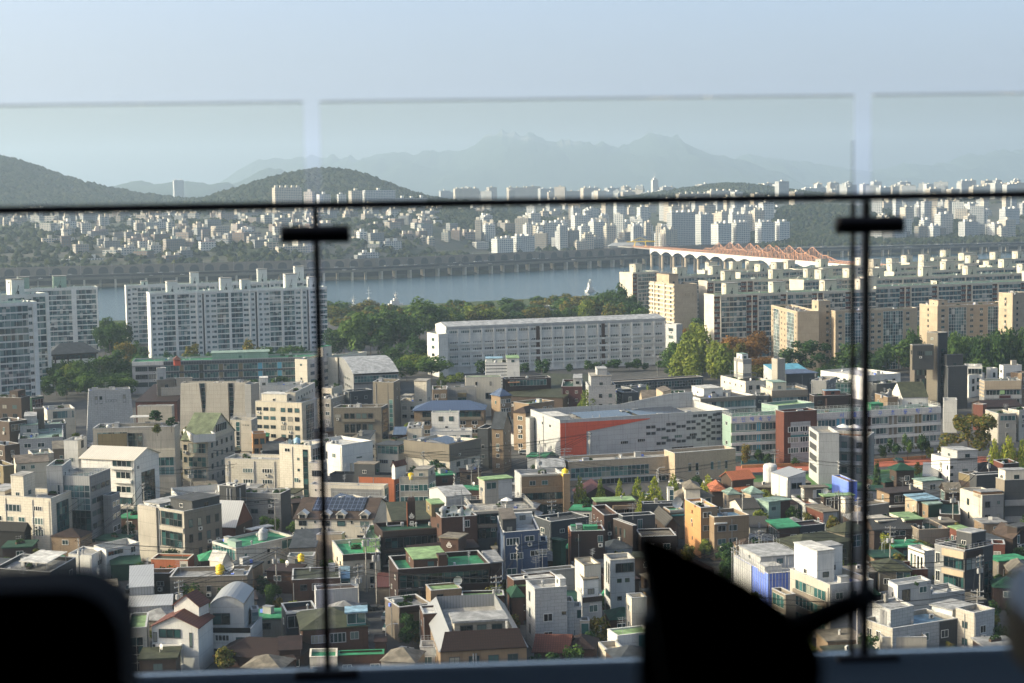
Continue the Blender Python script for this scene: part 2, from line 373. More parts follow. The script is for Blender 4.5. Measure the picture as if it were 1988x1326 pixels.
def bld(label,cr,A,Bp,Cp,h,wall='cream',roof='grey',name='building',cat='building',par=.8,f1=None,f2=None,ph=(),gable=None,x=(),
  group=None,base=0.0,depth=None,cope='lgrey',wall2=None,cl=None,ortho=None,taper=0,sill=None):
 """A-B is one seen face, B the corner nearest to us, B-C the other seen face; all three are points of the roof edge h metres up"""
 a,b=at_z(*px(cr,A),h),at_z(*px(cr,Bp),h)
 if depth is None:c=at_z(*px(cr,Cp),h)
 else:
  t=(b-a).normalized();n=Vector((-t.y,t.x,0))
  if n.y<0:n=-n
  c=b;b=a;a=b+n*depth
 U=c-b;V=a-b;Lu,Lv=U.length,V.length
 u,v=U/Lu,V/Lv
 dt=abs(u.dot(v))
 if dt>.25 or ortho:
  if ortho != 'v' and (Lu >= Lv or ortho=='u'):
   p=Vector((-u.y,u.x,0));p=p if (p.dot(v)>0 if dt<.93 else p.y>0) else-p
   Lv=max(abs(V.dot(p)),Lv*.55);v=p
  else:
   p=Vector((-v.y,v.x,0));p=p if (p.dot(u)>0 if dt<.93 else p.y>0) else-p
   Lu=max(abs(U.dot(p)),Lu*.55);u=p
 nu=(v*-1-u*u.dot(v*-1)).normalized()
 nv=(u*-1-v*v.dot(u*-1)).normalized()
 ctr=b+u*Lu/2+v*Lv/2
 root=empty(name,(ctr.x,ctr.y,base),label,cat,group)
 PLAN.append((label,ctr.copy(),u.copy(),v.copy(),Lu,Lv,h))
 O=Vector((b.x-ctr.x,b.y-ctr.y,-base))
 L=lambda uu,vv,z:O+u*uu+v*vv+Vector((0,0,z))
 def ring(i):
  return [L(i,i,0),L(Lu-i,i,0),L(Lu-i,Lv-i,0),L(i,Lv-i,0)]
 def zz(pts,z):return [(p.x,p.y,z-base) for p in pts]
 wm=wallmat(wall);rm=roofmat(roof)
 w=MB();H=h
 if gable is None:
  rg,ri=ring(0),ring(.22)
  if taper:
   bo=[L(-taper*Lu,-taper*Lv*.5,0),L(Lu*(1+taper),-taper*Lv*.5,0),L(Lu*(1+taper),Lv,0),L(-taper*Lu,Lv,0)]
  else:bo=rg
  w.hull4(zz(bo,base),zz(rg,h),cap=False)
  dk=h-par if par>0 else h
  if par>0:
   for k in range(4):
    k2=(k+1)% 4
    w.face([*zz([rg[k],rg[k2]],h),*zz([ri[k2],ri[k]],h)])
    w.face([*zz([ri[k2],ri[k]],h),*zz([ri[k],ri[k2]],dk)])
  ws=[wm]
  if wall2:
   ws.append(wallmat(wall2));w.mi[0]=1  # second tone for the B-C face; often its shade put into the colour
  w.build('wall',ws,root)
  r=MB()
  if par>0:
   r.face(zz(ri,dk));r.build('roof',rm,root)
   cp=MB();ro,rj=ring(-.06),ring(.28)
   for k in range(4):
    k2=(k+1)% 4
    cp.face([*zz([ro[k],ro[k2]],h+.09),*zz([rj[k2],rj[k]],h+.09)])
    cp.face([*zz([ro[k],ro[k2]],h+.003),*zz([ro[k2],ro[k]],h+.09)]);cp.face([*zz([rj[k2],rj[k]],h+.003),*zz([rj[k],rj[k2]],h+.09)])
   cp.build('coping',M(cope,'paint'),root)
  else:
   ro=ring(-.35);r.prism([(p.x,p.y) for p in ro],h-base+.003,h-base+.26,0,None,True,True);r.build('roof',rm,root)
  H=dk
 else:
  ax,rh,ov=(*gable,.4)[:3]
  rg=ring(0);w.hull4(zz(rg,base),zz(rg,h),cap=False)
  r=MB();up=Vector((0,0,1))
  if ax in 'uv' or ax in ('shed_u','shed_v','barrel_u','barrel_v'):
   kind,d=('gable',ax) if len(ax)==1 else ax.split('_')
   P=(lambda s,q,z:L(s,q,z)) if d=='u' else (lambda s,q,z:L(q,s,z))
   Ls,Lq=(Lu,Lv) if d=='u' else (Lv,Lu)
   if kind=='gable':prof=[(-ov,h-rh*ov/(Lq/2)),(Lq/2,h+rh),(Lq+ov,h-rh*ov/(Lq/2))]
   elif kind=='shed':prof=[(-ov,h-rh*ov/Lq),(Lq+ov,h+rh)]
   else:prof=[(Lq*k/8,h+rh*math.sin(math.pi*(.04+.92*k/8))) for k in range(9)]
   for k in range(len(prof)-1):
    (q0,z0),(q1,z1)=prof[k],prof[k+1]
    r.hull4([P(-ov,q0,z0),P(Ls+ov,q0,z0),P(Ls+ov,q1,z1),P(-ov,q1,z1)],[P(-ov,q0,z0)+up*.16,P(Ls+ov,q0,z0)+up*.16,P(Ls+ov,q1,z1)+up*.16,P(-ov,q1,z1)+up*.16])
   for s in (0,Ls):
    pts=[P(s,0,h)]+[P(s,min(max(q,0),Lq),z-.01) for q,z in prof[(0 if kind=='barrel' else 1):(None if kind=='barrel' else-1 if kind=='gable' else None)]]+[P(s,Lq,h)]
    w.face([(p.x,p.y,p.z) for p in pts])
   if kind=='shed':w.face([P(0,Lq,h),P(Ls,Lq,h),P(Ls,Lq,h+rh),P(0,Lq,h+rh)])
  elif ax=='hip':
   e=ring(-ov);ins=min(Lu,Lv)*.5
   if Lu >= Lv:rd=[L(ins,Lv/2,h+rh),L(Lu-ins,Lv/2,h+rh)];q=[[e[0],e[1],rd[1],rd[0]],[e[1],e[2],rd[1]],[e[2],e[3],rd[0],rd[1]],[e[3],e[0],rd[0]]]
   else:rd=[L(Lu/2,ins,h+rh),L(Lu/2,Lv-ins,h+rh)];q=[[e[0],e[1],rd[0]],[e[1],e[2],rd[1],rd[0]],[e[2],e[3],rd[1]],[e[3],e[0],rd[0],rd[1]]]
   for poly in q:
    pts=[Vector((p.x,p.y,(h if p in e else h+rh)-base)) for p in poly]
    r.face(pts)
   r.hull4([p for p in zz(e,h-.18)],[p for p in zz(e,h)],cap=False);r.face(zz(e,h-.18)[::-1])
  elif ax=='mansard':
   e,t2=ring(-ov),ring(1.9)
   r.hull4(zz(e,h),zz(t2,h+rh),cap=False)
   for k in range(4):r.face([*zz([t2[k],t2[(k+1)% 4]],h+rh),*zz([t2[(k+1)% 4],t2[k]],h+.3)])
   dkm=MB();dkm.face(zz(t2,h+.3));dkm.build('terrace',M('concrete','roof'),root);H=h+.3
  ws=[wm]
  if wall2:ws.append(wallmat(wall2));w.mi[0]=1
  w.build('wall',ws,root);r.build('roof',rm,root)
 for fc,spec in (('1',f1),('2',f2)):
  if fc=='1':o0,t,n,Lf=L(0,Lv,0),v*-1,nv,Lv
  else:o0,t,n,Lf=L(0,0,0),u,nu,Lu
  if fc=='1' and nv.dot(Vector((-ctr.x,-ctr.y,0)))<0:pass
  rz=math.atan2(n.y,n.x)+math.pi/2
  if n.dot(Vector((-ctr.x,-ctr.y,0)))<0:continue
  if spec is None:
   if cl==0 or Lf<3.2 or h-base<4 or 'seam' in wall or taper:continue
   spec=[(min(4,int((h-base-1.5)/3)),max(1,int(Lf/4.2)),random.choice((.9,1.2,1.6)),random.choice((.9,1.2)),.08,.92,1.9,3.0,random.choice('wds'),.3)]
   if random.random()<.5:spec.append(('pipe',random.choice((.06,.94,.5)),.06))
  elif spec and random.random()<.35 and cl != 0:spec=spec+[('pipe',random.choice((.03,.97)),.06)]
  if spec=='auto':
   nc=max(1,int(Lf/3.6));nr=max(1,min(5,int((h-base-1.2)/3.0)))
   spec=[(nr,nc,1.6,1.35,.06,.94,1.7,3.0,random.choice('wwds'))] if Lf>2 else []
  for sp in spec:
   if sp[0]=='glass':
    _,u0,u1,tp,hh=sp[:5]
    gm={'d':GLD,'b':GLB,'c':GLC}[sp[5] if len(sp)>5 else 'c']()
    curtain(root,o0+t*u0*Lf+Vector((0,0,h-tp-hh)),t,n,(u1-u0)*Lf,hh,mat=gm,mull=sp[6] if len(sp)>6 else 'steel',*(() if len(sp)<8 else ()))
    continue
   if sp[0]=='band':
    _,u0,u1,tp,hh,col=sp[:6];th=sp[6] if len(sp)>6 else .12
    bb=MB();p0=o0+t*u0*Lf;p1=o0+t*u1*Lf
    bb.prism([(p0.x,p0.y),(p1.x,p1.y),(p1.x+n.x*th,p1.y+n.y*th),(p0.x+n.x*th,p0.y+n.y*th)],h-base-tp-hh,h-base-tp,0,None,True,True)
    bb.build('facade_band' if hh<2.2 else 'facade_panel',wallmat(col),root);continue
   if sp[0]=='text':
    _,s,u0,tp,size,col=sp[:6]
    tb=MB();text_mesh(tb,s,o0+n*.42+t*u0*Lf+Vector((0,0,h-base-tp-size))+Vector((0,0,base))*0,t,n,size,*(sp[6:7] or (.25,)))
    tb.build('lettering',M(col,'letters'),root);continue
   if sp[0]=='pipe':
    pb=MB();p0=o0+t*sp[1]*Lf+n*.1
    pb.tube([p0+Vector((0,0,0.2)),p0+Vector((0,0,h-base-.6))],.09 if len(sp)<3 else sp[2],6);pb.build('drainpipe',M('steel','metal'),root);continue
   nr,nc,ww,wh=sp[:4];u0,u1=(sp[4],sp[5]) if len(sp)>5 else (.05,.95)
   tp=sp[6] if len(sp)>6 else 1.6;dz=sp[7] if len(sp)>7 else 3.0;st=sp[8] if len(sp)>8 else 'w'
   skip=sp[9] if len(sp)>9 else 0
   cell=(u1-u0)*Lf/nc
   w2=min(ww,cell*.94)
   for i in range(nr):
    z=h-tp-i*dz-wh
    if z<base+.3:break
    for k in range(nc):
     if skip and random.random()<skip:continue
     p=o0+t*(u0*Lf+cell*(k+.5));window(root,(p.x+n.x*.02,p.y+n.y*.02,z-base),rz,w2,wh,st)
     if random.random()<.18 and wh>.85 and n.y<-.3:fitting('air_conditioner',root,(p.x+n.x*.26,p.y+n.y*.26,z-base-1.0),rz)
 for q in ph:
  u0,v0,u1,v1,hh=q[:5];wc=q[5] if len(q)>5 else wall;rc=q[6] if len(q)>6 else roof
  pm=MB();poly=[L(u0*Lu,v0*Lv,0),L(u1*Lu,v0*Lv,0),L(u1*Lu,v1*Lv,0),L(u0*Lu,v1*Lv,0)]
  pm.prism([(p.x,p.y) for p in poly],H-base,H-base+hh)
  po=pm.build('roof_room',wallmat(wc),root)
  rr=MB();cc=sum(poly,Vector())/4
  rr.prism([(p.x+(p.x-cc.x)*.05,p.y+(p.y-cc.y)*.05) for p in poly],H-base+hh+.003,H-base+hh+.18,0,None,True,True)
  rr.build('roof_slab',roofmat(rc),po)
  wu=(u1-u0)*Lu
  if wu>2.0 and hh>1.9:
   p=L((u0+u1)/2*Lu,v0*Lv,0)+nu*.02;rz=math.atan2(nu.y,nu.x)+math.pi/2
   window(po,(p.x,p.y,H-base+.9),rz,min(1.3,wu*.5),1.0,'d')
  wv=(v1-v0)*Lv
  if wv>2.2 and hh>1.9:
   p=L(u0*Lu,(v0+v1)/2*Lv,0)+nv*.02;rz=math.atan2(nv.y,nv.x)+math.pi/2
   window(po,(p.x,p.y,H-base+.9),rz,min(1.1,wv*.4),.9,'w')
 rz0=math.atan2(u.y,u.x)
 for q in x:
  k=q[0]
  if k=='solar':
   _,u0,v0,u1,v1=q[:5];z0=q[5] if len(q)>5 else .5;z1=q[6] if len(q)>6 else 1.3
   sb=MB();P=[L(u0*Lu,v0*Lv,H+z0),L(u1*Lu,v0*Lv,H+z0),L(u1*Lu,v1*Lv,H+z1),L(u0*Lu,v1*Lv,H+z1)]
   nn=(P[1]-P[0]).cross(P[3]-P[0]).normalized()*.08
   sb.hull4(P,[p+nn for p in P])
   for f_ in range(len(sb.uv)):pass
   for cnr in (L(u0*Lu,v0*Lv,H),L(u1*Lu,v0*Lv,H),L(u1*Lu,v1*Lv,H),L(u0*Lu,v1*Lv,H)):
    zt=z0 if (cnr-L(u0*Lu,v0*Lv,H)).dot(v)<(v1-v0)*Lv*.5 else z1
    sb.tube([cnr,cnr+Vector((0,0,zt))],.05,4,1)
   sb.build('solar_panel',[M((.018,.022,.032),'solar'),M('steel','metal')],root)
  elif k=='rail':
   rb=MB();rg2=ring(.12);zt=h-base+(.95 if gable is None else 1.0)
   for kk in range(4):
    p0,p1=rg2[kk],rg2[(kk+1)% 4];LL=(p1-p0).length;nn=max(2,int(LL/1.3))
    for zz_ in (0,-.45):rb.tube([(p0.x,p0.y,zt+zz_),(p1.x,p1.y,zt+zz_)],.035,4)
    for g in range(nn):
     pp=p0+(p1-p0)*g/nn;rb.tube([(pp.x,pp.y,h-base+.09),(pp.x,pp.y,zt)],.03,4)
   rb.build('railing',M(q[1] if len(q)>1 else 'steel','metal'),root)
  elif k=='shrub':
   o=bush(root,L(q[1]*Lu,q[2]*Lv,H),q[3] if len(q)>3 else 1.5)
  elif k=='slab':
   _,u0,v0,u1,v1,z,col=q;sb=MB()
   P=[L(u0*Lu,v0*Lv,0),L(u1*Lu,v0*Lv,0),L(u1*Lu,v1*Lv,0),L(u0*Lu,v1*Lv,0)]
   sb.prism([(p.x,p.y) for p in P],H-base+z,H-base+z+.15,0,None,True,True)
   for p in P:
    p2=p+(sum(P,Vector())/4-p)*.08;sb.tube([(p2.x,p2.y,H-base),(p2.x,p2.y,H-base+z)],.06,5,1)
   sb.build('canopy',[roofmat(col),M('steel','metal')],root)
  elif k=='dormer':
   p=L(q[1]*Lu,0,h-.2);db=MB();t=u;n=nu;up=Vector((0,0,1));wd,hd,dd=.95,1.3,2.4
   b0=p+n*.25
   db.hull4([b0-t*wd,b0+t*wd,b0+t*wd-n*dd,b0-t*wd-n*dd],[b0-t*wd+up*hd,b0+t*wd+up*hd,b0+t*wd-n*dd+up*hd,b0-t*wd-n*dd+up*hd])
   db.face([b0-t*wd+up*hd,b0+t*wd+up*hd,b0+up*(hd+.7)])
   do=db.build('dormer',wallmat(wall),root)
   rb=MB();e=.25
   for sgn in (-1,1):
    q0=b0+t*sgn*(wd+e)+up*(hd-.18)+n*e;q1=b0+up*(hd+.72)+n*e
    rb.hull4([q0,q1,q1-n*(dd+e),q0-n*(dd+e)],[q0+up*.12,q1+up*.12,q1-n*(dd+e)+up*.12,q0-n*(dd+e)+up*.12])
   rb.build('dormer_roof',[M('white','paint')],do)
   window(do,tuple(b0+n*.02+up*.35),math.atan2(n.y,n.x)+math.pi/2,1.3,.8,'d')
  else:
   fitting(k,root,L(q[1]*Lu,q[2]*Lv,H-base if False else H)-Vector((0,0,0)),rz0+(q[4] if len(q)>4 else 0),q[3] if len(q)>3 else 1.0)
 if gable is None and par>0 and cl != 0 and Lu*Lv>30:
  for _ in range((cl or random.choice((2,3,4)))+int(Lu*Lv/60)):
   k=random.choice(('air_conditioner','air_conditioner','roof_vent','roof_vent','antenna','satellite_dish','storage_box','storage_box','planter','duct','planter'))
   uu,vv=random.uniform(.08,.92),random.uniform(.15,.92)
   if any(q[0]-.03<uu<q[2]+.03 and q[1]-.03<vv<q[3]+.03 for q in ph):continue
   fitting(k,root,L(uu*Lu,vv*Lv,H),rz0+random.choice((0,1.57,3.14)))
 return root
# ------------------------------------------------------------------ foliage
def leaf_mat(key,c1,c2,c3):
 if key in MC:return MC[key]
 m,nt,out=newmat(key)
 g=nd(nt,'ShaderNodeNewGeometry');ob=nd(nt,'ShaderNodeObjectInfo')
 f=mth(nt,'ADD',mth(nt,'MULTIPLY',g.outputs['Random Per Island'],.7),mth(nt,'MULTIPLY',ob.outputs['Random'],.3))
 cr=nd(nt,'ShaderNodeValToRGB');e=cr.color_ramp.elements;e.new(.5)
 g_=1.0 if 'far' in key else 1.4
 for k,c in enumerate((c1,c2,c3)):e[k].position=(0.1,.5,.95)[k];e[k].color=(*[q*g_ for q in c],1)
 nt.links.new(f,cr.inputs[0])
 d=nd(nt,'ShaderNodeBsdfDiffuse');t=nd(nt,'ShaderNodeBsdfTranslucent');mx=nd(nt,'ShaderNodeMixShader');mx.inputs[0].default_value=.33
 nt.links.new(cr.outputs[0],d.inputs[0]);nt.links.new(cr.outputs[0],t.inputs[0])
 nt.links.new(d.outputs[0],mx.inputs[1]);nt.links.new(t.outputs[0],mx.inputs[2]);nt.links.new(mx.outputs[0],out.inputs[0])
 MC[key]=m;return m
LEAF=dict(green=((.022,.045,.014),(.048,.085,.024),(.085,.125,.035)),deep=((.014,.032,.013),(.028,.055,.02),(.05,.08,.026)),
   lime=((.05,.075,.016),(.105,.135,.028),(.18,.195,.042)),ginkgo=((.06,.10,.018),(.15,.18,.028),(.27,.25,.04)),
   rust=((.07,.045,.018),(.14,.075,.025),(.20,.11,.035)),mixed=((.03,.05,.016),(.08,.085,.024),(.16,.11,.03)),pine=((.012,.030,.014),(.022,.046,.02),(.04,.065,.025)))
LM=lambda k:leaf_mat('leaves '+k,*LEAF[k])
CROWN={}
def crown_mesh(shape,var,n=1500):
 """unit crown: about 1 wide (radius .5), z 0..1; leaf clusters scattered through lobes, with gaps between"""
 key=(shape,var,n)
 if key in CROWN:return CROWN[key]
 rg=random.Random(100*var+len(shape)*7+n);b=MB();lobes=[]
 if shape=='round':
  lobes=[(0,0,.5,.33)]
  for _ in range(13):
   a,zz=rg.uniform(0,6.28),rg.uniform(.12,.88);rr=(.36*math.sin(math.pi*(.12+.8*zz)))*rg.uniform(.75,1.1)
   lobes.append((rr*math.cos(a),rr*math.sin(a),zz,rg.uniform(.12,.22)))
 elif shape=='tall':
  for k in range(15):
   zz=(k+.5)/15;rr=.24*math.sin(math.pi*(.10+.86*zz))*rg.uniform(.5,1.1);a=k*2.4
   lobes.append((rr*math.cos(a),rr*math.sin(a),zz,.12+.13*math.sin(math.pi*(.15+.75*zz))*rg.uniform(.7,1.1)))
 elif shape=='cone':
  for k in range(22):
   zz=.03+.95*(k/22) ** 1.1;rr=.46*(1-zz) ** .6*rg.uniform(.5,1.1);a=k*2.4
   lobes.append((rr*math.cos(a),rr*math.sin(a),zz,.07+.17*(1-zz)))
 elif shape=='pine':
  for k in range(11):
   zz=.15+.8*k/11;rr=rg.uniform(.1,.42)*(1.1-.7*zz);a=k*2.4
   lobes.append((rr*math.cos(a),rr*math.sin(a),zz,rg.uniform(.10,.17)))
 elif shape=='wide':
  for _ in range(24):
   a,zz=rg.uniform(0,6.28),rg.uniform(.15,.85);rr=rg.uniform(.15,.42)*math.sin(math.pi*(.2+.65*zz))
   lobes.append((rr*math.cos(a),rr*math.sin(a),zz,rg.uniform(.10,.17)))
 tot=sum(l[3] ** 2 for l in lobes);zs=.62 if shape=='pine' else 1.0
 s0=1.5/math.sqrt(n)
 for (x,y,z,r) in lobes:
  for _ in range(int(n*r*r/tot)):
   d=Vector((rg.gauss(0,1),rg.gauss(0,1),rg.gauss(0,1))).normalized();q=r*rg.uniform(.5,1.0) ** .5
   p=Vector((x,y,z))+Vector((d.x*q,d.y*q,d.z*q*zs))
   nrm=(d+Vector((rg.gauss(0,.55),rg.gauss(0,.55),rg.gauss(0.25,.5)))).normalized()
   a=nrm.cross(Vector((rg.uniform(-1,1),rg.uniform(-1,1),.3))).normalized();c=nrm.cross(a);s=s0*rg.uniform(.6,1.35)
   b.face([p-a*s,p-c*s*.7,p+a*s,p+c*s*.7],0,[(0,0)]*4)
  for k in range(6):
   a0,a1=k*math.pi/3,(k+1)*math.pi/3;q=r*.45
   for zz0,zz1 in ((-1,0),(0,1)):
    w0,w1=(.0,1.0) if zz0<0 else (1.0,.0)
    b.face([(x+q*w0*math.cos(a0),y+q*w0*math.sin(a0),z+q*zz0),(x+q*w0*math.cos(a1),y+q*w0*math.sin(a1),z+q*zz0),
      (x+q*w1*math.cos(a1),y+q*w1*math.sin(a1),z+q*zz1),(x+q*w1*math.cos(a0),y+q*w1*math.sin(a0),z+q*zz1)],0,[(0,0)]*4)
 CROWN[key]=b;return b
CMESH={}
def cmesh(shape,var,n,leaf):
 k=(shape,var,n,leaf)
 if k not in CMESH:CMESH[k]=crown_mesh(shape,var,n).mesh('crown',LM(leaf))
 return CMESH[k]
TR={}
def trunk_mesh():
 if 't' not in TR:
  b=MB();b.tube([(0,0,0),(.1,.03,.35),(0,0,.7),(.04,0,1)],.5,7,0,.22)
  for a in (0.3,2.2,4.3):b.tube([(0,0,.6),(1.2*math.cos(a),1.2*math.sin(a),.9),(2.6*math.cos(a),2.6*math.sin(a),1.25)],.22,5,0,.08)
  TR['t']=b.mesh('trunk',M((.085,.065,.048),'bark'))
 return TR['t']
def tree(label,x,y,z,h,w,shape='round',leaf='green',n=1100,group=None,name='tree',th=None,cat='tree'):
 root=empty(name,(x,y,z),label,cat,group,random.uniform(0,6.28))
 t0=th if th is not None else {'round':.22,'tall':.10,'cone':.08,'pine':.35,'wide':.2}[shape]
 r=max(.15,h*.022)
 inst('trunk',trunk_mesh(),root,(0,0,0),0,(r,r,h*(t0+.28)))
 inst('crown',cmesh(shape,random.randrange(3),n,leaf),root,(0,0,h*t0),0,(w,w,h*(1-t0)))
 return root
def bush(parent,loc,s,leaf='deep',name='shrub'):
 return inst(name,cmesh('round',random.randrange(3),420,leaf),parent,loc,random.uniform(0,6),(s,s,s*.8))
def tree_px(label,x,ybase,ytop,wpx,shape='round',leaf='green',n=1100,group=None,zb=0.0,**kw):
 """a tree whose foot is seen at (x, ybase) on the ground"""
 p=at_z(x,ybase,zb);D=p.y
 if ybase<800 and wpx >= 30:wpx *= 1.22;ytop -= 3
 return tree(label,p.x,p.y,zb,(ybase-ytop)*D/FPX,wpx*D/FPX,shape,leaf,n,group,**kw)
# ------------------------------------------------------------------ ground, river, far bank
def lerp_poly(pts,x):
 for k in range(len(pts)-1):
  if x <= pts[k+1][0] or k==len(pts)-2:
   (x0,y0),(x1,y1)=pts[k],pts[k+1]
   return y0+(y1-y0)*(x-x0)/(x1-x0)
DECK=[(-1400,1480),(-549,1677),(-164,1795),(143,2050),(400,2240),(766,2345),(1500,2520),(2600,2750)]
SHORE=[(-1400,800),(-500,1070),(-270,1165),(-100,1275),(94,1385),(400,1560),(900,1800),(2600,2600)]
deck_y=lambda x:lerp_poly(DECK,x)
shore_y=lambda x:lerp_poly(SHORE,x)
def fbm(x,y,s):
 from mathutils import noise
 return noise.fractal(Vector((x/s,y/s,3.7)),1.0,2.1,4)
HILLS=[(-1290,3650,141,235,400),(-405,3300,76,150,240),(-330,3340,9,55,90),(545,3900,46,170,260),(560,2790,30,120,130),(-40,2700,14,90,120),(1350,3300,30,250,200),(-700,3900,22,200,200)]
def terr(x,y):
 s=y-deck_y(x)-55
 if s<0:return 8+s*.3
 s0=lerp_poly([(-3000,0),(-260,0),(-60,330),(20,480),(200,400),(700,240),(3000,240)],x)
 z=8+62*(1-math.exp(-max(0,s-s0)*.00232))+min(s,s0)*.006
 for hx,hy,am,sx,sy in HILLS:z += am*math.exp(-.5*(((x-hx)/sx) ** 2+((y-hy)/sy) ** 2))
 return z+5*fbm(x,y,260)*min(1,s/200)
def ground_mat(key,cols,scale,scale2):
 m,nt,out=newmat(key)
 tc=nd(nt,'ShaderNodeTexCoord').outputs['Object']
 n1=nd(nt,'ShaderNodeTexNoise');n1.inputs['Scale'].default_value=scale;n1.inputs['Detail'].default_value=6;nt.links.new(tc,n1.inputs[0])
 n2=nd(nt,'ShaderNodeTexNoise');n2.inputs['Scale'].default_value=scale2;n2.inputs['Detail'].default_value=3;nt.links.new(tc,n2.inputs[0])
 f=mth(nt,'ADD',mth(nt,'MULTIPLY',n1.outputs[0],.6),mth(nt,'MULTIPLY',n2.outputs[0],.4))
 cr=nd(nt,'ShaderNodeValToRGB');e=cr.color_ramp.elements
 while len(e)<len(cols):e.new(.5)
 for k,c in enumerate(cols):e[k].position=.3+.4*k/(len(cols)-1);e[k].color=(*c,1)
 nt.links.new(f,cr.inputs[0])
 p=nd(nt,'ShaderNodeBsdfPrincipled');p.inputs['Roughness'].default_value=.9;p.inputs['Specular IOR Level'].default_value=.2
 nt.links.new(cr.outputs[0],p.inputs['Base Color']);nt.links.new(p.outputs[0],out.inputs[0]);return m
b=MB();xs=[-1400,-1000,-500,-270,-100,94,400,900,1600,2600]
for k in range(len(xs)-1):
 x0,x1=xs[k],xs[k+1]
 b.face([(x0,-200,0),(x1,-200,0),(x1,shore_y(x1)-30,0),(x0,shore_y(x0)-30,0)])
 b.face([(x0,shore_y(x0)-30,0),(x1,shore_y(x1)-30,0),(x1,shore_y(x1)+25,-8),(x0,shore_y(x0)+25,-8)])
tag(b.build('ground',ground_mat('town ground',[(.035,.036,.038),(.06,.06,.06),(.10,.095,.085)],.05,.4)),kind='structure')
b=MB()
for k in range(len(xs)-1):
 x0,x1=xs[k],xs[k+1];b.face([(x0,shore_y(x0)-175,.02),(x1,shore_y(x1)-175,.02),(x1,shore_y(x1)-30,.02),(x0,shore_y(x0)-30,.02)])
tag(b.build('riverside_lawn',ground_mat('riverside lawn',[(.02,.035,.012),(.04,.06,.02),(.08,.085,.04)],.03,.2)),kind='structure')
m,nt,out=newmat('river water');p=nd(nt,'ShaderNodeBsdfPrincipled')
p.inputs['Base Color'].default_value=(.01,.04,.06,1);p.inputs['Roughness'].default_value=.16;p.inputs['IOR'].default_value=1.33
tc=nd(nt,'ShaderNodeTexCoord').outputs['Object'];mp=nd(nt,'ShaderNodeMapping');mp.inputs['Scale'].default_value=(.05,.16,1);mp.inputs['Rotation'].default_value=(0,0,R(-30));nt.links.new(tc,mp.inputs[0])
nz=nd(nt,'ShaderNodeTexNoise');nz.inputs['Scale'].default_value=2.2;nz.inputs['Detail'].default_value=7;nz.inputs['Roughness'].default_value=.65;nt.links.new(mp.outputs[0],nz.inputs[0])
bp=nd(nt,'ShaderNodeBump');bp.inputs['Strength'].default_value=.35;bp.inputs['Distance'].default_value=1.2;nt.links.new(nz.outputs[0],bp.inputs['Height'])
nt.links.new(bp.outputs[0],p.inputs['Normal']);nt.links.new(p.outputs[0],out.inputs[0])
b=MB();b.face([(-1400,700,-5),(2600,700,-5),(2600,3000,-5),(-1400,3000,-5)])
tag(b.build('river',m),kind='structure')
b=MB();b.sm=True
tx=[-2700+5600*k/112 for k in range(113)];ts=[-75,-30,0]+[14*k+6 for k in range(1,30)]+[420+36*k for k in range(1,76)]+[3400,4200,5500,7500,10500,15500]
grid=[[Vector((x,deck_y(x)+55+s,terr(x,deck_y(x)+55+s) if s>-70 else-12)) for x in tx] for s in ts]
for i in range(len(ts)-1):
 for j in range(len(tx)-1):b.face([grid[i][j],grid[i][j+1],grid[i+1][j+1],grid[i+1][j]])
FARG=ground_mat('far bank ground',[(.02,.03,.014),(.035,.045,.022),(.075,.07,.055),(.03,.036,.02)],.006,.05)
tag(b.build('far_bank_terrain',FARG),kind='structure')
def mountain(name,prof,D,depth,foot,col,seed,rough=22):
 b=MB();b.sm=True;from mathutils import noise
 pts=[]
 for k in range(len(prof)-1):
  n=max(2,int(abs(prof[k+1][0]-prof[k][0])/5))
  for q in range(n):pts.append((prof[k][0]+(prof[k+1][0]-prof[k][0])*q/n,prof[k][1]+(prof[k+1][1]-prof[k][1])*q/n))
 pts.append(prof[-1]);rows=[];N=26
 CC=[at_d(x,y,D) for x,y in pts]
 for i_,c in enumerate(CC):
  row=[]
  for j in range(N+1):
   f=j/N*2-1
   yy=D+f*depth;e=1-abs(f) ** 1.15
   w_=int(abs(f)*30);nb=[CC[min(max(i_+q_,0),len(CC)-1)].z for q_ in range(-w_,w_+1,max(1,w_ // 4))]
   z=foot+(sum(nb)/len(nb)-foot)*e
   q=Vector((c.x/700+seed,yy/900,seed*.3))
   z += (noise.ridged_multi_fractal(q,.9,2.1,5,1.0,2.0)-1.0)*rough*4.2*min(1,abs(f)*3.2)*(1-abs(f))+noise.fractal(Vector((c.x/75,seed,0)),.8,2.2,5)*rough*1.7*max(0,1-abs(f)) ** 9+noise.fractal(Vector((c.x/420,yy/420,seed)),.9,2.1,4)*rough*1.6*min(1,abs(f)*6)*(1-abs(f))
   row.append(Vector((c.x,yy,z)))
  rows.append(row)
 for i in range(len(rows)-1):
  for j in range(N):b.face([rows[i][j],rows[i+1][j],rows[i+1][j+1],rows[i][j+1]])
 tag(b.build(name,col),kind='structure')
mm,nt,out=newmat('wooded mountain with bare granite');tc=nd(nt,'ShaderNodeTexCoord').outputs['Object']
g=nd(nt,'ShaderNodeNewGeometry');sp=nd(nt,'ShaderNodeSeparateXYZ');nt.links.new(tc,sp.inputs[0])
n1=nd(nt,'ShaderNodeTexNoise');n1.inputs['Scale'].default_value=.0045;n1.inputs['Detail'].default_value=8;nt.links.new(tc,n1.inputs[0])
hh=mth(nt,'MULTIPLY',mth(nt,'SUBTRACT',sp.outputs[2],470.0),.0016)
cr=nd(nt,'ShaderNodeValToRGB');e=cr.color_ramp.elements;e[0].position=.70;e[0].color=(.035,.05,.03,1);e[1].position=.92;e[1].color=(.16,.15,.13,1)
nt.links.new(mth(nt,'ADD',n1.outputs[0],hh),cr.inputs[0])
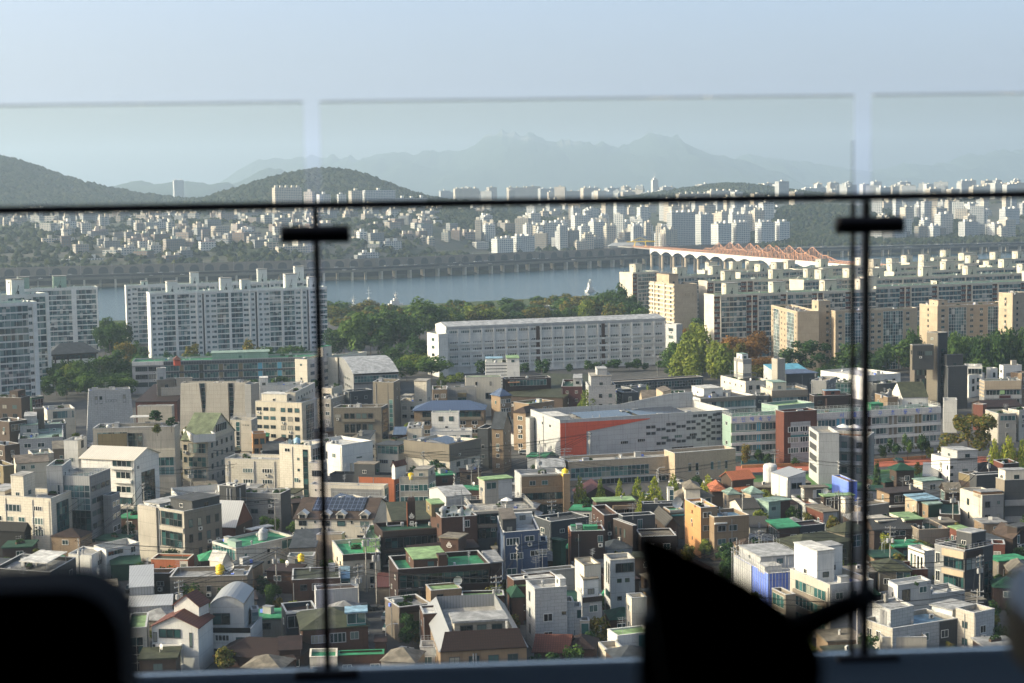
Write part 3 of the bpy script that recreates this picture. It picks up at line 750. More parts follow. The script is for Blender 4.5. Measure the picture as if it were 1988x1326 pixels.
p=nd(nt,'ShaderNodeBsdfDiffuse');nt.links.new(cr.outputs[0],p.inputs[0]);nt.links.new(p.outputs[0],out.inputs[0])
mountain('mountain',[(440,372),(455,348),(475,327),(500,313),(540,308),(580,307),(606,300),(625,305),(700,306),(770,294),(800,300),(825,294),(870,293),(900,291),(930,275),(945,262),(958,262),(975,253),(990,259),(1010,262),(1030,259),(1050,266),(1075,277),(1090,272),(1115,272),(1150,278),(1170,276),(1200,288),(1222,276),(1240,272),(1262,255),(1275,262),(1285,262),(1315,268),(1330,283),(1360,296),(1400,303),(1440,310),(1470,330),(1520,355),(1560,378)],13000,2600,60,mm,1.0)
mountain('mountain',[(1380,372),(1410,320),(1440,304),(1455,297),(1475,303),(1500,308),(1540,314),(1580,318),(1620,325),(1680,333),(1720,330),(1760,318),(1800,322),(1840,318),(1870,300),(1900,302),(1930,292),(1960,294),(1990,287),(2040,290),(2120,310),(2200,360)],14200,2300,60,mm,4.0)
mountain('mountain',[(150,398),(190,375),(215,365),(245,357),(265,352),(275,350),(290,356),(315,359),(345,353),(360,351),(380,354),(410,358),(440,355),(470,370),(500,385)],8200,1400,55,mm,7.0,10)
mountain('mountain',[(440,372),(475,350),(500,332),(520,326),(540,328),(565,338),(600,350),(640,372)],9500,1200,55,mm,9.0,10)
def lump(b,rg,x,y,z,r):
 k=len(b.v);n1=6
 a0=rg.uniform(0,1);P=[(x,y,z-r*.3)]
 for zz,q in ((.05,1.0),(.55,.86)):
  for j in range(n1):
   a=a0+j*2*math.pi/n1+(zz>.3)*.5;s=r*q*rg.uniform(.75,1.2)
   P.append((x+s*math.cos(a),y+s*math.sin(a),z+r*(zz+rg.uniform(-.12,.12))*1.2))
 P.append((x+rg.uniform(-.2,.2)*r,y,z+r*rg.uniform(1.0,1.4)))
 b.v += P;m=0
 F=[(1+j,1+(j+1)% n1,7+j) for j in range(n1)]+[(1+(j+1)% n1,7+(j+1)% n1,7+j) for j in range(n1)]+[(7+j,7+(j+1)% n1,13) for j in range(n1)]
 for f in F:b.f.append(tuple(k+i for i in f));b.uv += [(0,0)]*3;b.mi.append(m)
b=MB();rg=random.Random(5)
def wood(n,fx,fy,dens,r0,r1):
 for _ in range(n):
  x,y=fx(),fy()
  if rg.random()>dens(x,y):continue
  lump(b,rg,x,y,terr(x,y)+rg.uniform(-1,1),rg.uniform(r0,r1))
hillw=lambda hx,hy,sx,sy:(lambda x,y:1.0 if math.exp(-.5*(((x-hx)/sx) ** 2+((y-hy)/sy) ** 2))>.16+.1*fbm(x,y,120) else .10)
wood(13000,lambda:rg.uniform(-1500,-560),lambda:rg.uniform(2950,3750),hillw(-1290,3650,290,430),5,11)
wood(9000,lambda:rg.uniform(-860,30),lambda:rg.uniform(2850,3420),hillw(-395,3300,205,230),5,10)
wood(2600,lambda:rg.uniform(250,850),lambda:rg.uniform(3500,4000),hillw(545,3900,170,240),4.5,7)
wood(4200,lambda:rg.uniform(330,800),lambda:rg.uniform(2380,2900),hillw(560,2740,130,190),4,7)
wood(1500,lambda:rg.uniform(-200,120),lambda:rg.uniform(2500,2800),hillw(-40,2660,85,110),4,6.5)
wood(15000,lambda:rg.uniform(-760,1000),lambda:rg.uniform(1750,3600),lambda x,y:1 if fbm(x+900,y,150)>(-.12 if x<-60 else .2) and y>deck_y(x)+85 else 0,3.5,6)
for _ in range(1700):
 x=rg.uniform(-330,1000);y=deck_y(x)+rg.uniform(88,175) ** 1.0
 if x<20 and fbm(x,y,60)<-.1:continue
 if 60<x<200:continue
 lump(b,rg,x,y,terr(x,y),rg.uniform(3,5.5))
tag(b.build('woods',leaf_mat('far woods',(.012,.021,.011),(.026,.038,.018),(.06,.066,.03))),kind='stuff',label='dark green woods covering the far hills and slopes')
# ------------------------------------------------------------------ riverside expressway, its cars and lamps
conc=M('concrete');
root=empty('expressway_viaduct',(0,1950,0),'long low grey viaduct of the riverside expressway on pale piers in the river','viaduct')
b=MB();dk=[]
for k in range(-56,120):
 x=k*16.0;dk.append((x,deck_y(x)))
for k in range(len(dk)-1):
 (x0,y0),(x1,y1)=dk[k],dk[k+1]
 b.hull4([(x0,y0-1950,4.2),(x1,y1-1950,4.2),(x1,y1+17-1950,4.2),(x0,y0+17-1950,4.2)],[(x0,y0-1950,6),(x1,y1-1950,6),(x1,y1+17-1950,6),(x0,y0+17-1950,6)])
 b.hull4([(x0,y0-1950-.4,5.4),(x1,y1-1950-.4,5.4),(x1,y1-1950-.005,5.4),(x0,y0-1950-.005,5.4)],[(x0,y0-1950-.4,7),(x1,y1-1950-.4,7),(x1,y1-1950-.005,7),(x0,y0-1950-.005,7)])
b.build('deck',M('umber','paint'),root)
pm=MB();pm.hull4([(-1,-2.6,-14),(1,-2.6,-14),(1,2.6,-14),(-1,2.6,-14)],[(-1,-3.0,4.1),(1,-3.0,4.1),(1,3.0,4.1),(-1,3.0,4.1)])
pm=pm.mesh('pier',M('cream','paint'));x=-560
while x<1000:
 a=math.atan2(deck_y(x+5)-deck_y(x-5),10);inst('pier',pm,root,(x,deck_y(x)+3.6-1950,0),a);inst('pier',pm,root,(x+14,deck_y(x+14)+13.5-1950,0),a)
 x += 31.5
road=MB()
for k in range(len(dk)-1):
 (x0,y0),(x1,y1)=dk[k],dk[k+1]
 road.face([(x0,y0+24,8.6),(x1,y1+24,8.6),(x1,y1+44,8.6),(x0,y0+44,8.6)])
 road.face([(x0,y0+24,-12),(x1,y1+24,-12),(x1,y1+24,8.6),(x0,y0+24,8.6)])
tag(road.build('riverside_road',M('asphalt','roof')),kind='structure')
wl=empty('retaining_wall',(0,2000,0),'long concrete retaining wall with a row of arches above the riverside road','wall')
b=MB();am=MB()
for k in range(-55,22):
 (x0,y0),(x1,y1)=(k*16,deck_y(k*16)+46),((k+1)*16,deck_y(k*16+16)+46)
 b.hull4([(x0,y0-2000,6),(x1,y1-2000,6),(x1,y1+1.5-2000,6),(x0,y0+1.5-2000,6)],[(x0,y0-2000,18),(x1,y1-2000,18),(x1,y1+1.5-2000,18),(x0,y0+1.5-2000,18)])
b.build('wall',M('mud'),wl)
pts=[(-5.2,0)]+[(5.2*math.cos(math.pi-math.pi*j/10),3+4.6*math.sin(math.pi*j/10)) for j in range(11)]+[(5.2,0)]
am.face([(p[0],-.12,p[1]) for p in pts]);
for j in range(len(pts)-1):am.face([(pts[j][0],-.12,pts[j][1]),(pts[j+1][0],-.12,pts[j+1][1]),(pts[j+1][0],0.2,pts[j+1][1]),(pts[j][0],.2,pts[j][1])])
am=am.mesh('arch',M('dgrey'))  # flat dark plates; the shade inside the arches is in their colour
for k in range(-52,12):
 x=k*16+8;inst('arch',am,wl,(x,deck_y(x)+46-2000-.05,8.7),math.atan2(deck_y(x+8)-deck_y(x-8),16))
def car_mesh(col):
 b=MB();b.hull4([(-2.2,-.9,.3),(2.2,-.9,.3),(2.2,.9,.3),(-2.2,.9,.3)],[(-2.2,-.9,.85),(2.2,-.85,.8),(2.2,.85,.8),(-2.2,.9,.85)])
 c=MB();c.hull4([(-1.9,-.82,.85),(1.0,-.82,.82),(1.0,.82,.82),(-1.9,.82,.85)],[(-1.3,-.68,1.45),(.3,-.68,1.45),(.3,.68,1.45),(-1.3,.68,1.45)])
 k0=len(b.v);b.v += c.v;b.f += [tuple(i+k0 for i in f) for f in c.f];b.uv += c.uv;b.mi += [1]*4+[0,0]
 for wx in (-1.4,1.4):
  for wy in (-.8,.8):b.tube([(wx,wy-.12,.32),(wx,wy+.12,.32)],.32,8,2)
 return b.mesh('car',[M(col,'car paint',.3),GLD(),M('black','rubber')])
CARM={c:car_mesh(c) for c in ('white','lgrey','black','dgrey')}
def car(col,loc,rz,label,group):return tag(inst('car',CARM[col],None,loc,rz),label,'car',group)
rg=random.Random(3)
for k in range(150):
 x=rg.uniform(-560,860);lane=rg.choice((2.5,6,11,14.5,27,30.5,38,41));z=6.02 if lane<20 else 8.62
 a=math.atan2(deck_y(x+6)-deck_y(x-6),12);c=rg.choice(('white','white','white','lgrey','black'))
 nm={'white':'white','lgrey':'silver','black':'black'}[c]
 where='low viaduct over the river' if lane<20 else 'riverside road below the arched wall'
 car(c,(x,deck_y(x)+lane,z),a,f'tiny {nm} car in the traffic on the {where}',f'{nm} cars on the {where}')
b=MB();b.tube([(0,0,0),(0,0,10.5),(0,-.8,11.2),(0,-2.2,11.4)],.16,5,0,.1);b.box(-.2,.2,-2.9,-1.9,11.25,11.45)
lm=b.mesh('street_lamp',M('lgrey','metal'))
for k in range(-17,30):
 x=k*32+6;tag(inst('street_lamp',lm,None,(x,deck_y(x)+20.5,6 if False else 8.6),0),'tall thin lamp post along the riverside expressway','street lamp','lamp posts along the expressway').location.y=deck_y(x)+25
 if k% 2==0 and x<420:tag(inst('street_lamp',lm,None,(x+11,deck_y(x+11)+52,terr(x+11,deck_y(x+11)+52)+1),3.1),'tall thin lamp post behind the arched retaining wall','street lamp','lamp posts above the arched wall')
# ------------------------------------------------------------------ the orange truss bridge
P0=at_z(1262,483,18);P1=at_z(1600,511,18);dv=(P1-P0).normalized();Lb=(P1-P0).length;nb=Vector((-dv.y,dv.x,0))
if nb.y>0:nb=-nb
br=empty('truss_bridge',(P0.x,P0.y,0),'long river bridge with orange peaked trusses above white arched girders and twin concrete piers','bridge')
bp_=lambda s,w,z:dv*s-nb*w+Vector((0,0,z))
L2=Lb*1.55;Wd=16
b=MB();b.hull4([bp_(-150,0,17),bp_(L2,0,17),bp_(L2,Wd,17),bp_(-150,Wd,17)],[bp_(-150,0,18.2),bp_(L2,0,18.2),bp_(L2,Wd,18.2),bp_(-150,Wd,18.2)])
b.build('deck',M('concrete'),br)
span=46.0;np_=int(L2/span)+1
for w0 in (-.3,Wd+.3):
 b=MB()
 for k in range(np_):
  for j in range(8):
   f0,f1=j/8,(j+1)/8;z=lambda f:15.6-5.0*(2*f-1) ** 2*1.0
   s0,s1=k*span+f0*span,k*span+f1*span
   b.hull4([bp_(s0,w0,z(f0)),bp_(s1,w0,z(f1)),bp_(s1,w0+.6,z(f1)),bp_(s0,w0+.6,z(f0))],[bp_(s0,w0,18.6),bp_(s1,w0,18.6),bp_(s1,w0+.6,18.6),bp_(s0,w0+.6,18.6)])
 b.build('arched_girder',M('white'),br)
for k in range(np_+1):
 for w0 in (2.2,Wd-2.2):
  b=MB();b.lathe([(1.9,-14),(1.7,10.4),(0,10.4)],bp_(k*span,w0,0).x,bp_(k*span,w0,0).y,10);b.build('pier',M('beige'),br)
 b=MB();c0=bp_(k*span,0,0);b.hull4([bp_(k*span-1.4,.5,10.42),bp_(k*span+1.4,.5,10.42),bp_(k*span+1.4,Wd-.5,10.42),bp_(k*span-1.4,Wd-.5,10.42)],[bp_(k*span-1.4,.5,12),bp_(k*span+1.4,.5,12),bp_(k*span+1.4,Wd-.5,12),bp_(k*span-1.4,Wd-.5,12)]);b.build('pier_cap',M('concrete'),br)
om=M((.50,.25,.14),'bridge orange',.5)
def s_of(xp):
 lo,hi=-50.0,L2
 for _ in range(40):
  mid=(lo+hi)/2;q=P0+dv*mid;d=CAMR.transposed() @ (q-Vector((0,0,CAMZ)))
  if 994+FPX*d.x/-d.z<xp:lo=mid
  else:hi=mid
 return lo
pk=[s_of(x_) for x_ in (1393,1431,1468,1506,1550)]
s_a,s_b=s_of(1361),s_of(1597)
def top(s):
 if s<s_a or s>s_b:return 1.5
 d=min(abs(s-q)/24.0 for q in pk);e=min(1,(s-s_a)/12,(s_b-s)/26)
 return 1.5+(4.2+8.2*max(0,1-d) ** 1.25)*e
for w0 in (1.0,Wd-1.0):
 b=MB();s=-80.5;st=5.75
 while s<L2-st:
  z0,z1=18.4+top(s),18.4+top(s+st)
  b.tube([bp_(s,w0,z0),bp_(s+st,w0,z1)],.30,4);b.tube([bp_(s,w0,18.6),bp_(s+st,w0,18.6)],.24,4)
  b.tube([bp_(s,w0,18.4),bp_(s,w0,z0)],.17,4)
  if top(s)>2:b.tube([bp_(s,w0,18.6),bp_(s+st,w0,z1)] if int(s/st)% 2 else [bp_(s,w0,z0),bp_(s+st,w0,18.6)],.15,4)
  s += st
 b.build('truss',om,br)
rb=MB();s=-230
for w0 in (5.5,Wd-5.5):
 rb.tube([bp_(-140,w0,18.9),bp_(L2,w0,18.9)],.3,4)
rb.build('railway_track',M('brown','metal'),br)
# ------------------------------------------------------------------ apartment slabs on our bank
BAY={}
def bay_mesh(kind,w,nf,fh,cols):
 """one bay of a slab: all its floors. kinds: g glazed balconies, w wall with windows, n narrow windows, p plain pilaster"""
 key=(kind,round(w,1),nf,cols)
 if key in BAY:return BAY[key]
 b=MB()
 H=nf*fh
 if kind=='p':
  b.box(0,w,-.9,0,0,H+.8)
  me=b.mesh('pilaster',[wallmat(cols[0])])
 elif kind=='d':
  b.box(0,w,-.04,0,0,H);me=b.mesh('slot',[M('dgrey')])
 elif kind=='g':
  for k in range(nf):
   z=k*fh
   b.box(0,w,-.35,0,z,z+.62,1);b.face([(0,-.22,z+.62),(w,-.22,z+.62),(w,-.22,z+fh),(0,-.22,z+fh)],0,[(0,z+.1),(w,z+.1),(w,z+fh-.1),(0,z+fh-.1)])
   n=max(2,round(w/2.4))
   for j in range(n+1):
    x=w*j/n;b.box(max(0,x-.05),min(w,x+.05),-.3,-.22,z+.62,z+fh,1)
  b.box(0,w,-.38,0,H,H+.5,1)
  me=b.mesh('glazed_bay',[GLB(),wallmat(cols[1])])
 else:
  b.box(0,w,-.1,0,0,H+.5,1)
  ww=min(2.6 if kind=='w' else 1.5,w*.8)
  for k in range(nf):
   z=k*fh+.95
   x0=w/2-ww/2
   b.face([(x0,-.12,z),(x0+ww,-.12,z),(x0+ww,-.12,z+1.25),(x0,-.12,z+1.25)],0,[(x0,z),(x0+ww,z),(x0+ww,z),(x0,z)])
   b.box(x0-.08,x0,-.18,-.1,z-.08,z+1.33,2);b.box(x0+ww,x0+ww+.08,-.18,-.1,z-.08,z+1.33,2);b.box(x0-.08,x0+ww+.08,-.17,-.1,z-.12,z-.04,2)
   b.box(w/2-.03,w/2+.03,-.16,-.1,z,z+1.25,2)
  me=b.mesh('window_bay',[GLB(),wallmat(cols[0]),M('white','frame',.5)])
 BAY[key]=me;return me
def slab(label,x0,y0,x1,y1,h,depth,pat,nf,wall='slabw',group=None,band='slabw',end='slabw',tops=(),roof='green',toph=5.5,num=None,endw=None,topc=None,name='apartment_block'):
 """front from seen roof corner (x0,y0) to (x1,y1); pat: list of (bay kind, relative width, wall colour)"""
 a,b_=at_z(x0,y0,h),at_z(x1,y1,h);t=(b_-a);Lf=t.length;t.normalize();n=Vector((t.y,-t.x,0))
 rz=math.atan2(t.y,t.x);rt=empty(name,(a.x,a.y,0),label,'apartment block',group,rz)
 b=MB();b.box(0,Lf,0,depth,0,h,0);b.mi=[0]*len(b.mi)
 b.build('wall',wallmat(end),rt)
 b=MB();b.box(-.1,Lf+.1,-.5,depth+.1,h+.003,h+.35,1);b.box(-.1,Lf+.1,-.5,-.25,h+.353,h+1.1,1);b.box(-.1,Lf+.1,depth-.15,depth+.1,h+.353,h+1.1,1)
 b.box(-.1,.15,-.245,depth-.155,h+.353,h+1.1,1);b.box(Lf-.15,Lf+.1,-.245,depth-.155,h+.353,h+1.1,1);b.face([(.2,-.2,h+.5),(Lf-.2,-.2,h+.5),(Lf-.2,depth-.2,h+.5),(.2,depth-.2,h+.5)],0)
 b.build('roof',[roofmat(roof),wallmat(band)],rt)
 fh=(h-1.0)/nf;tot=sum(p[1] for p in pat);x=0.0
 for p in pat:
  w=p[1]/tot*Lf;wc=p[2] if len(p)>2 else wall
  inst({'p':'pilaster','d':'slot','g':'glazed_bay'}.get(p[0],'window_bay'),bay_mesh(p[0],round(w,1),nf,round(fh,3),(wc,band)),rt,(x,-.005,.45),0,(w/round(w,1),1,1));x += w
 for q in tops:
  f=q[0];w=q[1] if len(q)>1 else 6.0;hh=q[2] if len(q)>2 else toph;v=q[3] if len(q)>3 else .35
  xx=f*Lf;b=MB();y=depth*v
  b.box(xx-w/2,xx+w/2,y,y+5.5,h+.36,h+.36+hh);b.box(xx-w/2-.25,xx+w/2+.25,y-.25,y+5.75,h+.363+hh,h+.7+hh,1)
  b.box(xx-.45,xx+.45,y-.04,y,h+.5,h+2.4,2);b.box(xx-w/2-.04,xx-w/2,y+2,y+3.2,h+hh-1.2,h+hh-.4,2)
  b.tube([(xx-w/2-.1,y+1.0,h+.4),(xx-w/2-.1,y+1.0,h+hh-.2)],.12,5,2)
  b.tube([(xx-w/4,y-.15,h+.4),(xx,y-.15,h+hh*.5),(xx+.3,y-.12,h+hh*.7)],.12,5,2)
  b.build('lift_house',[wallmat(topc or end),M('concrete'),M('dgrey')],rt)
 rgl=random.Random(int(x0*3+y0))
 for _ in range(int(Lf/7)):fitting(rgl.choice(('satellite_dish','roof_vent','air_conditioner','antenna','satellite_dish')),rt,(rgl.uniform(1,Lf-1),rgl.uniform(.5,depth-1),h+.5),rgl.uniform(-.6,.6),1.2)
 if num:
  tb=MB();text_mesh(tb,num,(-.05,depth*.72,h-6.5),Vector((0,-1,0)),Vector((-1,0,0)),1.9);tb.build('lettering',M('mint','letters'),rt)
 if endw:
  for k in range(nf):
   for v in endw:window(rt,(-.02,depth*v,.45+k*fh+.9),-math.pi/2,1.3,1.2,'d')
 return rt
W1=[('p',.5),('n',2.2),('w',3),('g',5.2),('p',1.1),('g',5.2),('w',3.2),('p',.4),('n',2.2),('d',.8)]
slab('white slab block along the river trees, the widest one, with bright edged stair bays',290,572,634,560,34.5,11,W1*3+[('p',.5),('w',3),('g',5)],12,tops=((.13,5.5,6,.2),(.43,6,7,.2),(.55,5,5.5,.6),(.80,6.5,8,.2),(.93,5,6,.2)))
slab('white slab block half hidden behind the widest white slab beside the water',244,558,612,547,34,11,W1*4,12,tops=((.1,4,2.5,.5),(.36,5,7,.3),(.72,5.5,8,.3),(.92,5.5,9,.3)))
slab('white apartment block with glazed front at the edge of the open water',40,565,189,560,35.5,11,[('g',8),('p',.5),('g',9),('g',7.5),('p',2.4),('g',5),('g',5),('p',.8)],12,tops=((.52,7,7,.3),(.05,6,7,.3)),topc='mint')
slab('white apartment tower behind the tallest white one, beside the temple roof',-35,580,93,573,42,12,[('p',1),('w',4),('w',4),('g',6),('w',3),('g',4.5),('p',1.2)],14,tops=((.60,6,7,.3),))
slab('tallest white apartment tower with dark glazed balconies at the edge of the view',-110,599,70,590,42,12,[('w',5),('g',6),('p',3),('w',3.6),('g',10),('w',1.5),('p',1.4)],14,tops=((.2,6,5,.3),(.58,5,5,.3)))
HY=[('w',4.2,'redbrick'),('p',.6,'ivory'),('g',9),('g',9),('w',3.8,'redbrick'),('p',.4,'ivory'),('w',3.8,'redbrick'),('p',.6,'ivory'),('g',8),('g',8)]
HG=[('g',9),('w',3,'stone'),('g',8),('p',.6,'ivory'),('g',9),('w',4,'stone'),('g',7)]
def hy(label,x0,y0,x1,y1,pat,tops,h=32,num=None,**kw):slab(label,x0,y0,x1,y1,h,12,pat,12,'stone',None,'ivory','ivory',tops,'green',5.6,num,topc='ivory',**kw)
hy('cream ended slab block standing nearest the water, trees at its foot',1228,532,1278,529,HY[:4]+HY[4:5],((.42,6.5),),num='2')
hy('long cream slab block behind the tan tower and the riverside slab',1296,540,1420,535,HG*2,((.27,6.5),(.83,7)),num='1')
hy('cream slab block with two lift houses straight before the end of the white arches',1368,528,1530,523,HG*2,((.13,6.5),(.42,7),(.62,7.5)))
hy('low looking slab block just in front of the bridge trusses',1437,532,1562,526,HG*2,((.42,6,5),(.68,6.5),))
hy('slab block right of the bridge approach with the orange deck ending on it',1540,524,1690,517,HG*2,((.03,6.5),(.45,6.5),(.97,7)))
hy('cream slab block with brick bays and a numbered end wall behind the nearest brick one',1373,549,1700,538,HY*2+HY[:4],((.15,7),(.43,7),(.63,5),(.73,6.5)),num='12')
hy('cream slab block with red brick bays and the broadest blank end wall',1386,576,1700,565,HY*2+HY[:4],((.13,6.5),(.42,7),(.74,7),(.97,8)),num='13')
hy('long slab block behind the two tan ones, glazed in two tones with brick bays',1700,560,2040,547,HY[2:]+HY*2,((.0,7),(.37,1.2,2),(.93,8),))
hy('slab block in the middle row with three lift houses in a line',1690,543,2050,531,HG*3,((.06,8),(.32,6.5),(.56,6.5),(.86,6.5)))
hy('slab block behind the post with a short run of cream lift houses',1560,547,1672,541,HG*2,((.45,6),(.95,7)))
hy('slab block behind it with one plain and one ladder lift house',1735,531,1990,521,HG*3,((.05,7),(.28,6),(.45,7),(.58,5,3.5),(.9,7)))
hy('slab block toward the far end of the estate with a white roof box',1706,521,1900,513,HG*2,((.02,6),(.2,6.5),(.75,6,3.5),(.99,6)))
hy('slab block half hidden by its neighbours, twin lift houses',1765,513,1905,507,HG*2,((.06,6),(.3,6.5),(.86,7),(.95,7)))
hy('slab block in the last row by the far expressway greenery',1900,508,2060,501,HG*2,((.28,6),(.55,6),(.75,6)))
hy('last slab block of the estate with one lone lift house',1812,503,1898,499,HG,((.42,6,5.6),))
hy('slab block at the edge of the view whose lift houses face the light',1925,519,2080,513,HG*2,((.05,5,3.5),(.6,7)))
def tanb(label,A,B,Cc,h,f1,f2,ph=(),**kw):return bld(label,'raw',A,B,Cc,h,'beige','taupe',name='apartment_block',cat='apartment block',f1=f1,f2=f2,ph=ph,cl=5,cope='ivory',**kw)
tanb('tan tower block with a blank end wall and white balcony rows',(1261,546),(1309,552),(1340,549),32,[('band',0,1,1+2.6*k,.9,'ivory',.55) for k in range(12)]+[(12,4,2.4,1.5,.02,.98,1.9,2.6,'d'),('band',.2,.24,.1,31,'ivory',.8),('band',.62,.66,.1,31,'ivory',.8)],[('text','115',.42,5.2,1.7,'taupe')],((.05,.25,.45,.75,6),))
tanb('tan block with white glazed balcony columns on its sunny face',(1497,592),(1548,605),(1577,601),28.5,[('glass',.10,.34,1.2,26,'b','white'),('glass',.62,.88,1.2,26,'b','white'),(10,1,.9,1.0,.36,.48,1.6,2.65,'d'),(10,1,.9,1.0,.48,.6,1.6,2.65,'d'),(10,1,.8,1.0,.9,.99,1.6,2.65,'d'),(10,1,.8,1.0,.01,.09,1.6,2.65,'d')],[])
tanb('tall tan stair tower joining the two tan blocks',(1576,583),(1589,584),(1612,583),33,[(11,1,1,1.2,.3,.9,2.2,2.65,'d')],[(11,1,1.3,1.1,.55,.95,2.2,2.65,'d')])
tanb('long tan block with dark glazed columns right in front of the woods behind the post',(1613,602),(1622,604),(1781,598),28.5,[],[(10,1,1.8,1.2,.01,.10,1.6,2.65,'s'),('glass',.115,.40,1.0,27,'b','white'),(10,1,1.8,1.2,.41,.49,1.6,2.65,'s'),(10,1,1.8,1.2,.49,.57,1.6,2.65,'s'),('glass',.58,.82,1.0,27,'b','white'),(10,1,1.8,1.2,.83,.93,1.6,2.65,'s')])
tanb('tan block with an outside stair on its end and tall trees before it',(1808,589),(1820,594),(1970,589),28.5,[(10,1,1.2,1.3,.2,.8,1.6,2.65,'d')],[(10,1,1.8,1.2,.01,.13,1.6,2.65,'s'),('glass',.145,.37,1.0,27,'b','white'),(10,1,1.8,1.2,.38,.50,1.6,2.65,'s'),(10,1,1.8,1.2,.50,.63,1.6,2.65,'s'),('glass',.65,.87,1.0,27,'b','white'),(10,1,1.8,1.2,.88,.98,1.6,2.65,'s')],((.08,.3,.2,.8,3),))
tanb('tall tan tower at the edge of the view joined to the tan block',(1950,567),(1966,569),(1992,567),35,[(12,1,1,1.2,.2,.8,2.2,2.65,'d')],[(12,1,1.2,1.2,.2,.5,4,2.65,'d')])
# ------------------------------------------------------------------ the city across the river
def fac_mat(key,wall,bw,bh,ms,dark=(.05,.07,.08)):
 if key in MC:return MC[key]
 m,nt,out=newmat(key);uv=nd(nt,'ShaderNodeTexCoord').outputs['UV']
 bt=nd(nt,'ShaderNodeTexBrick');bt.offset=0;bt.inputs['Scale'].default_value=1;bt.inputs['Brick Width'].default_value=bw;bt.inputs['Row Height'].default_value=bh
 bt.inputs['Mortar Size'].default_value=ms;bt.inputs['Mortar Smooth'].default_value=0;bt.inputs['Color1'].default_value=(*dark,1);bt.inputs['Color2'].default_value=(*[c*2.2 for c in dark],1)
 bt.inputs['Mortar'].default_value=(*wall,1);nt.links.new(uv,bt.inputs['Vector'])
 rnd=nd(nt,'ShaderNodeObjectInfo').outputs['Random']
 vs=nd(nt,'ShaderNodeVectorMath',operation='SCALE');nt.links.new(bt.outputs['Color'],vs.inputs[0]);nt.links.new(mth(nt,'ADD',mth(nt,'MULTIPLY',rnd,.3),.82),vs.inputs['Scale'])
 p=nd(nt,'ShaderNodeBsdfPrincipled');p.inputs['Roughness'].default_value=.7;nt.links.new(vs.outputs[0],p.inputs['Base Color']);nt.links.new(p.outputs[0],out.inputs[0]);MC[key]=m;return m
FW=dict(w2=(.40,.385,.35),c2=(.36,.31,.25),b2=(.25,.215,.18),g2=(.20,.20,.20),k2=(.15,.105,.085),p2=(.24,.19,.165),white=(.56,.55,.52),cream=(.54,.47,.38),beige=(.5,.42,.33),grey=(.42,.42,.42),brick=(.3,.19,.15),pink=(.55,.35,.30))
def ftower(label,x,yt,wpx,D,h,col='white',group=None,rz=None,dr=.6,tops=1,win=(3.2,2.9,.55),name='apartment_tower',cat='tower block',roofc='concrete',zb=None,rg=random.Random(11)):
 """far building: top centre seen at (x, yt), D metres off, h tall"""
 p=at_d(x,yt,D);w=wpx*D/FPX;d=max(7,w*dr if w*dr<18 else 14)
 rz=R(rg.choice((22,28,34,-14,30))) if rz is None else R(rz)
 w=max(5,w/(abs(math.cos(rz))+.25))
 z1=p.z;z0=min(z1-h,terr(p.x,D)-3) if zb is None else zb
 rt=empty(name,(p.x,p.y,z0),label,cat,group,rz);H=z1-z0
 b=MB();b.box(-w/2,w/2,-d/2,d/2,0,H);b.mi=[0,0,0,0,1,1]
 b.build('wall',[fac_mat('far facade %s %s'% (col,win),FW[col],*win),M(roofc,'roof')],rt)
 k=MB();
 for q in range(tops):
  xx=-w/2+w*(q+.5)/tops+rg.uniform(-1,1);ww=min(5,w/tops*.6)
  k.box(xx-ww/2,xx+ww/2,-2,2.5,H+.003,H+rg.uniform(2.5,4.6))
 if tops:k.build('lift_house',M('white' if col in ('white','grey') else 'ivory'),rt)
 return rt
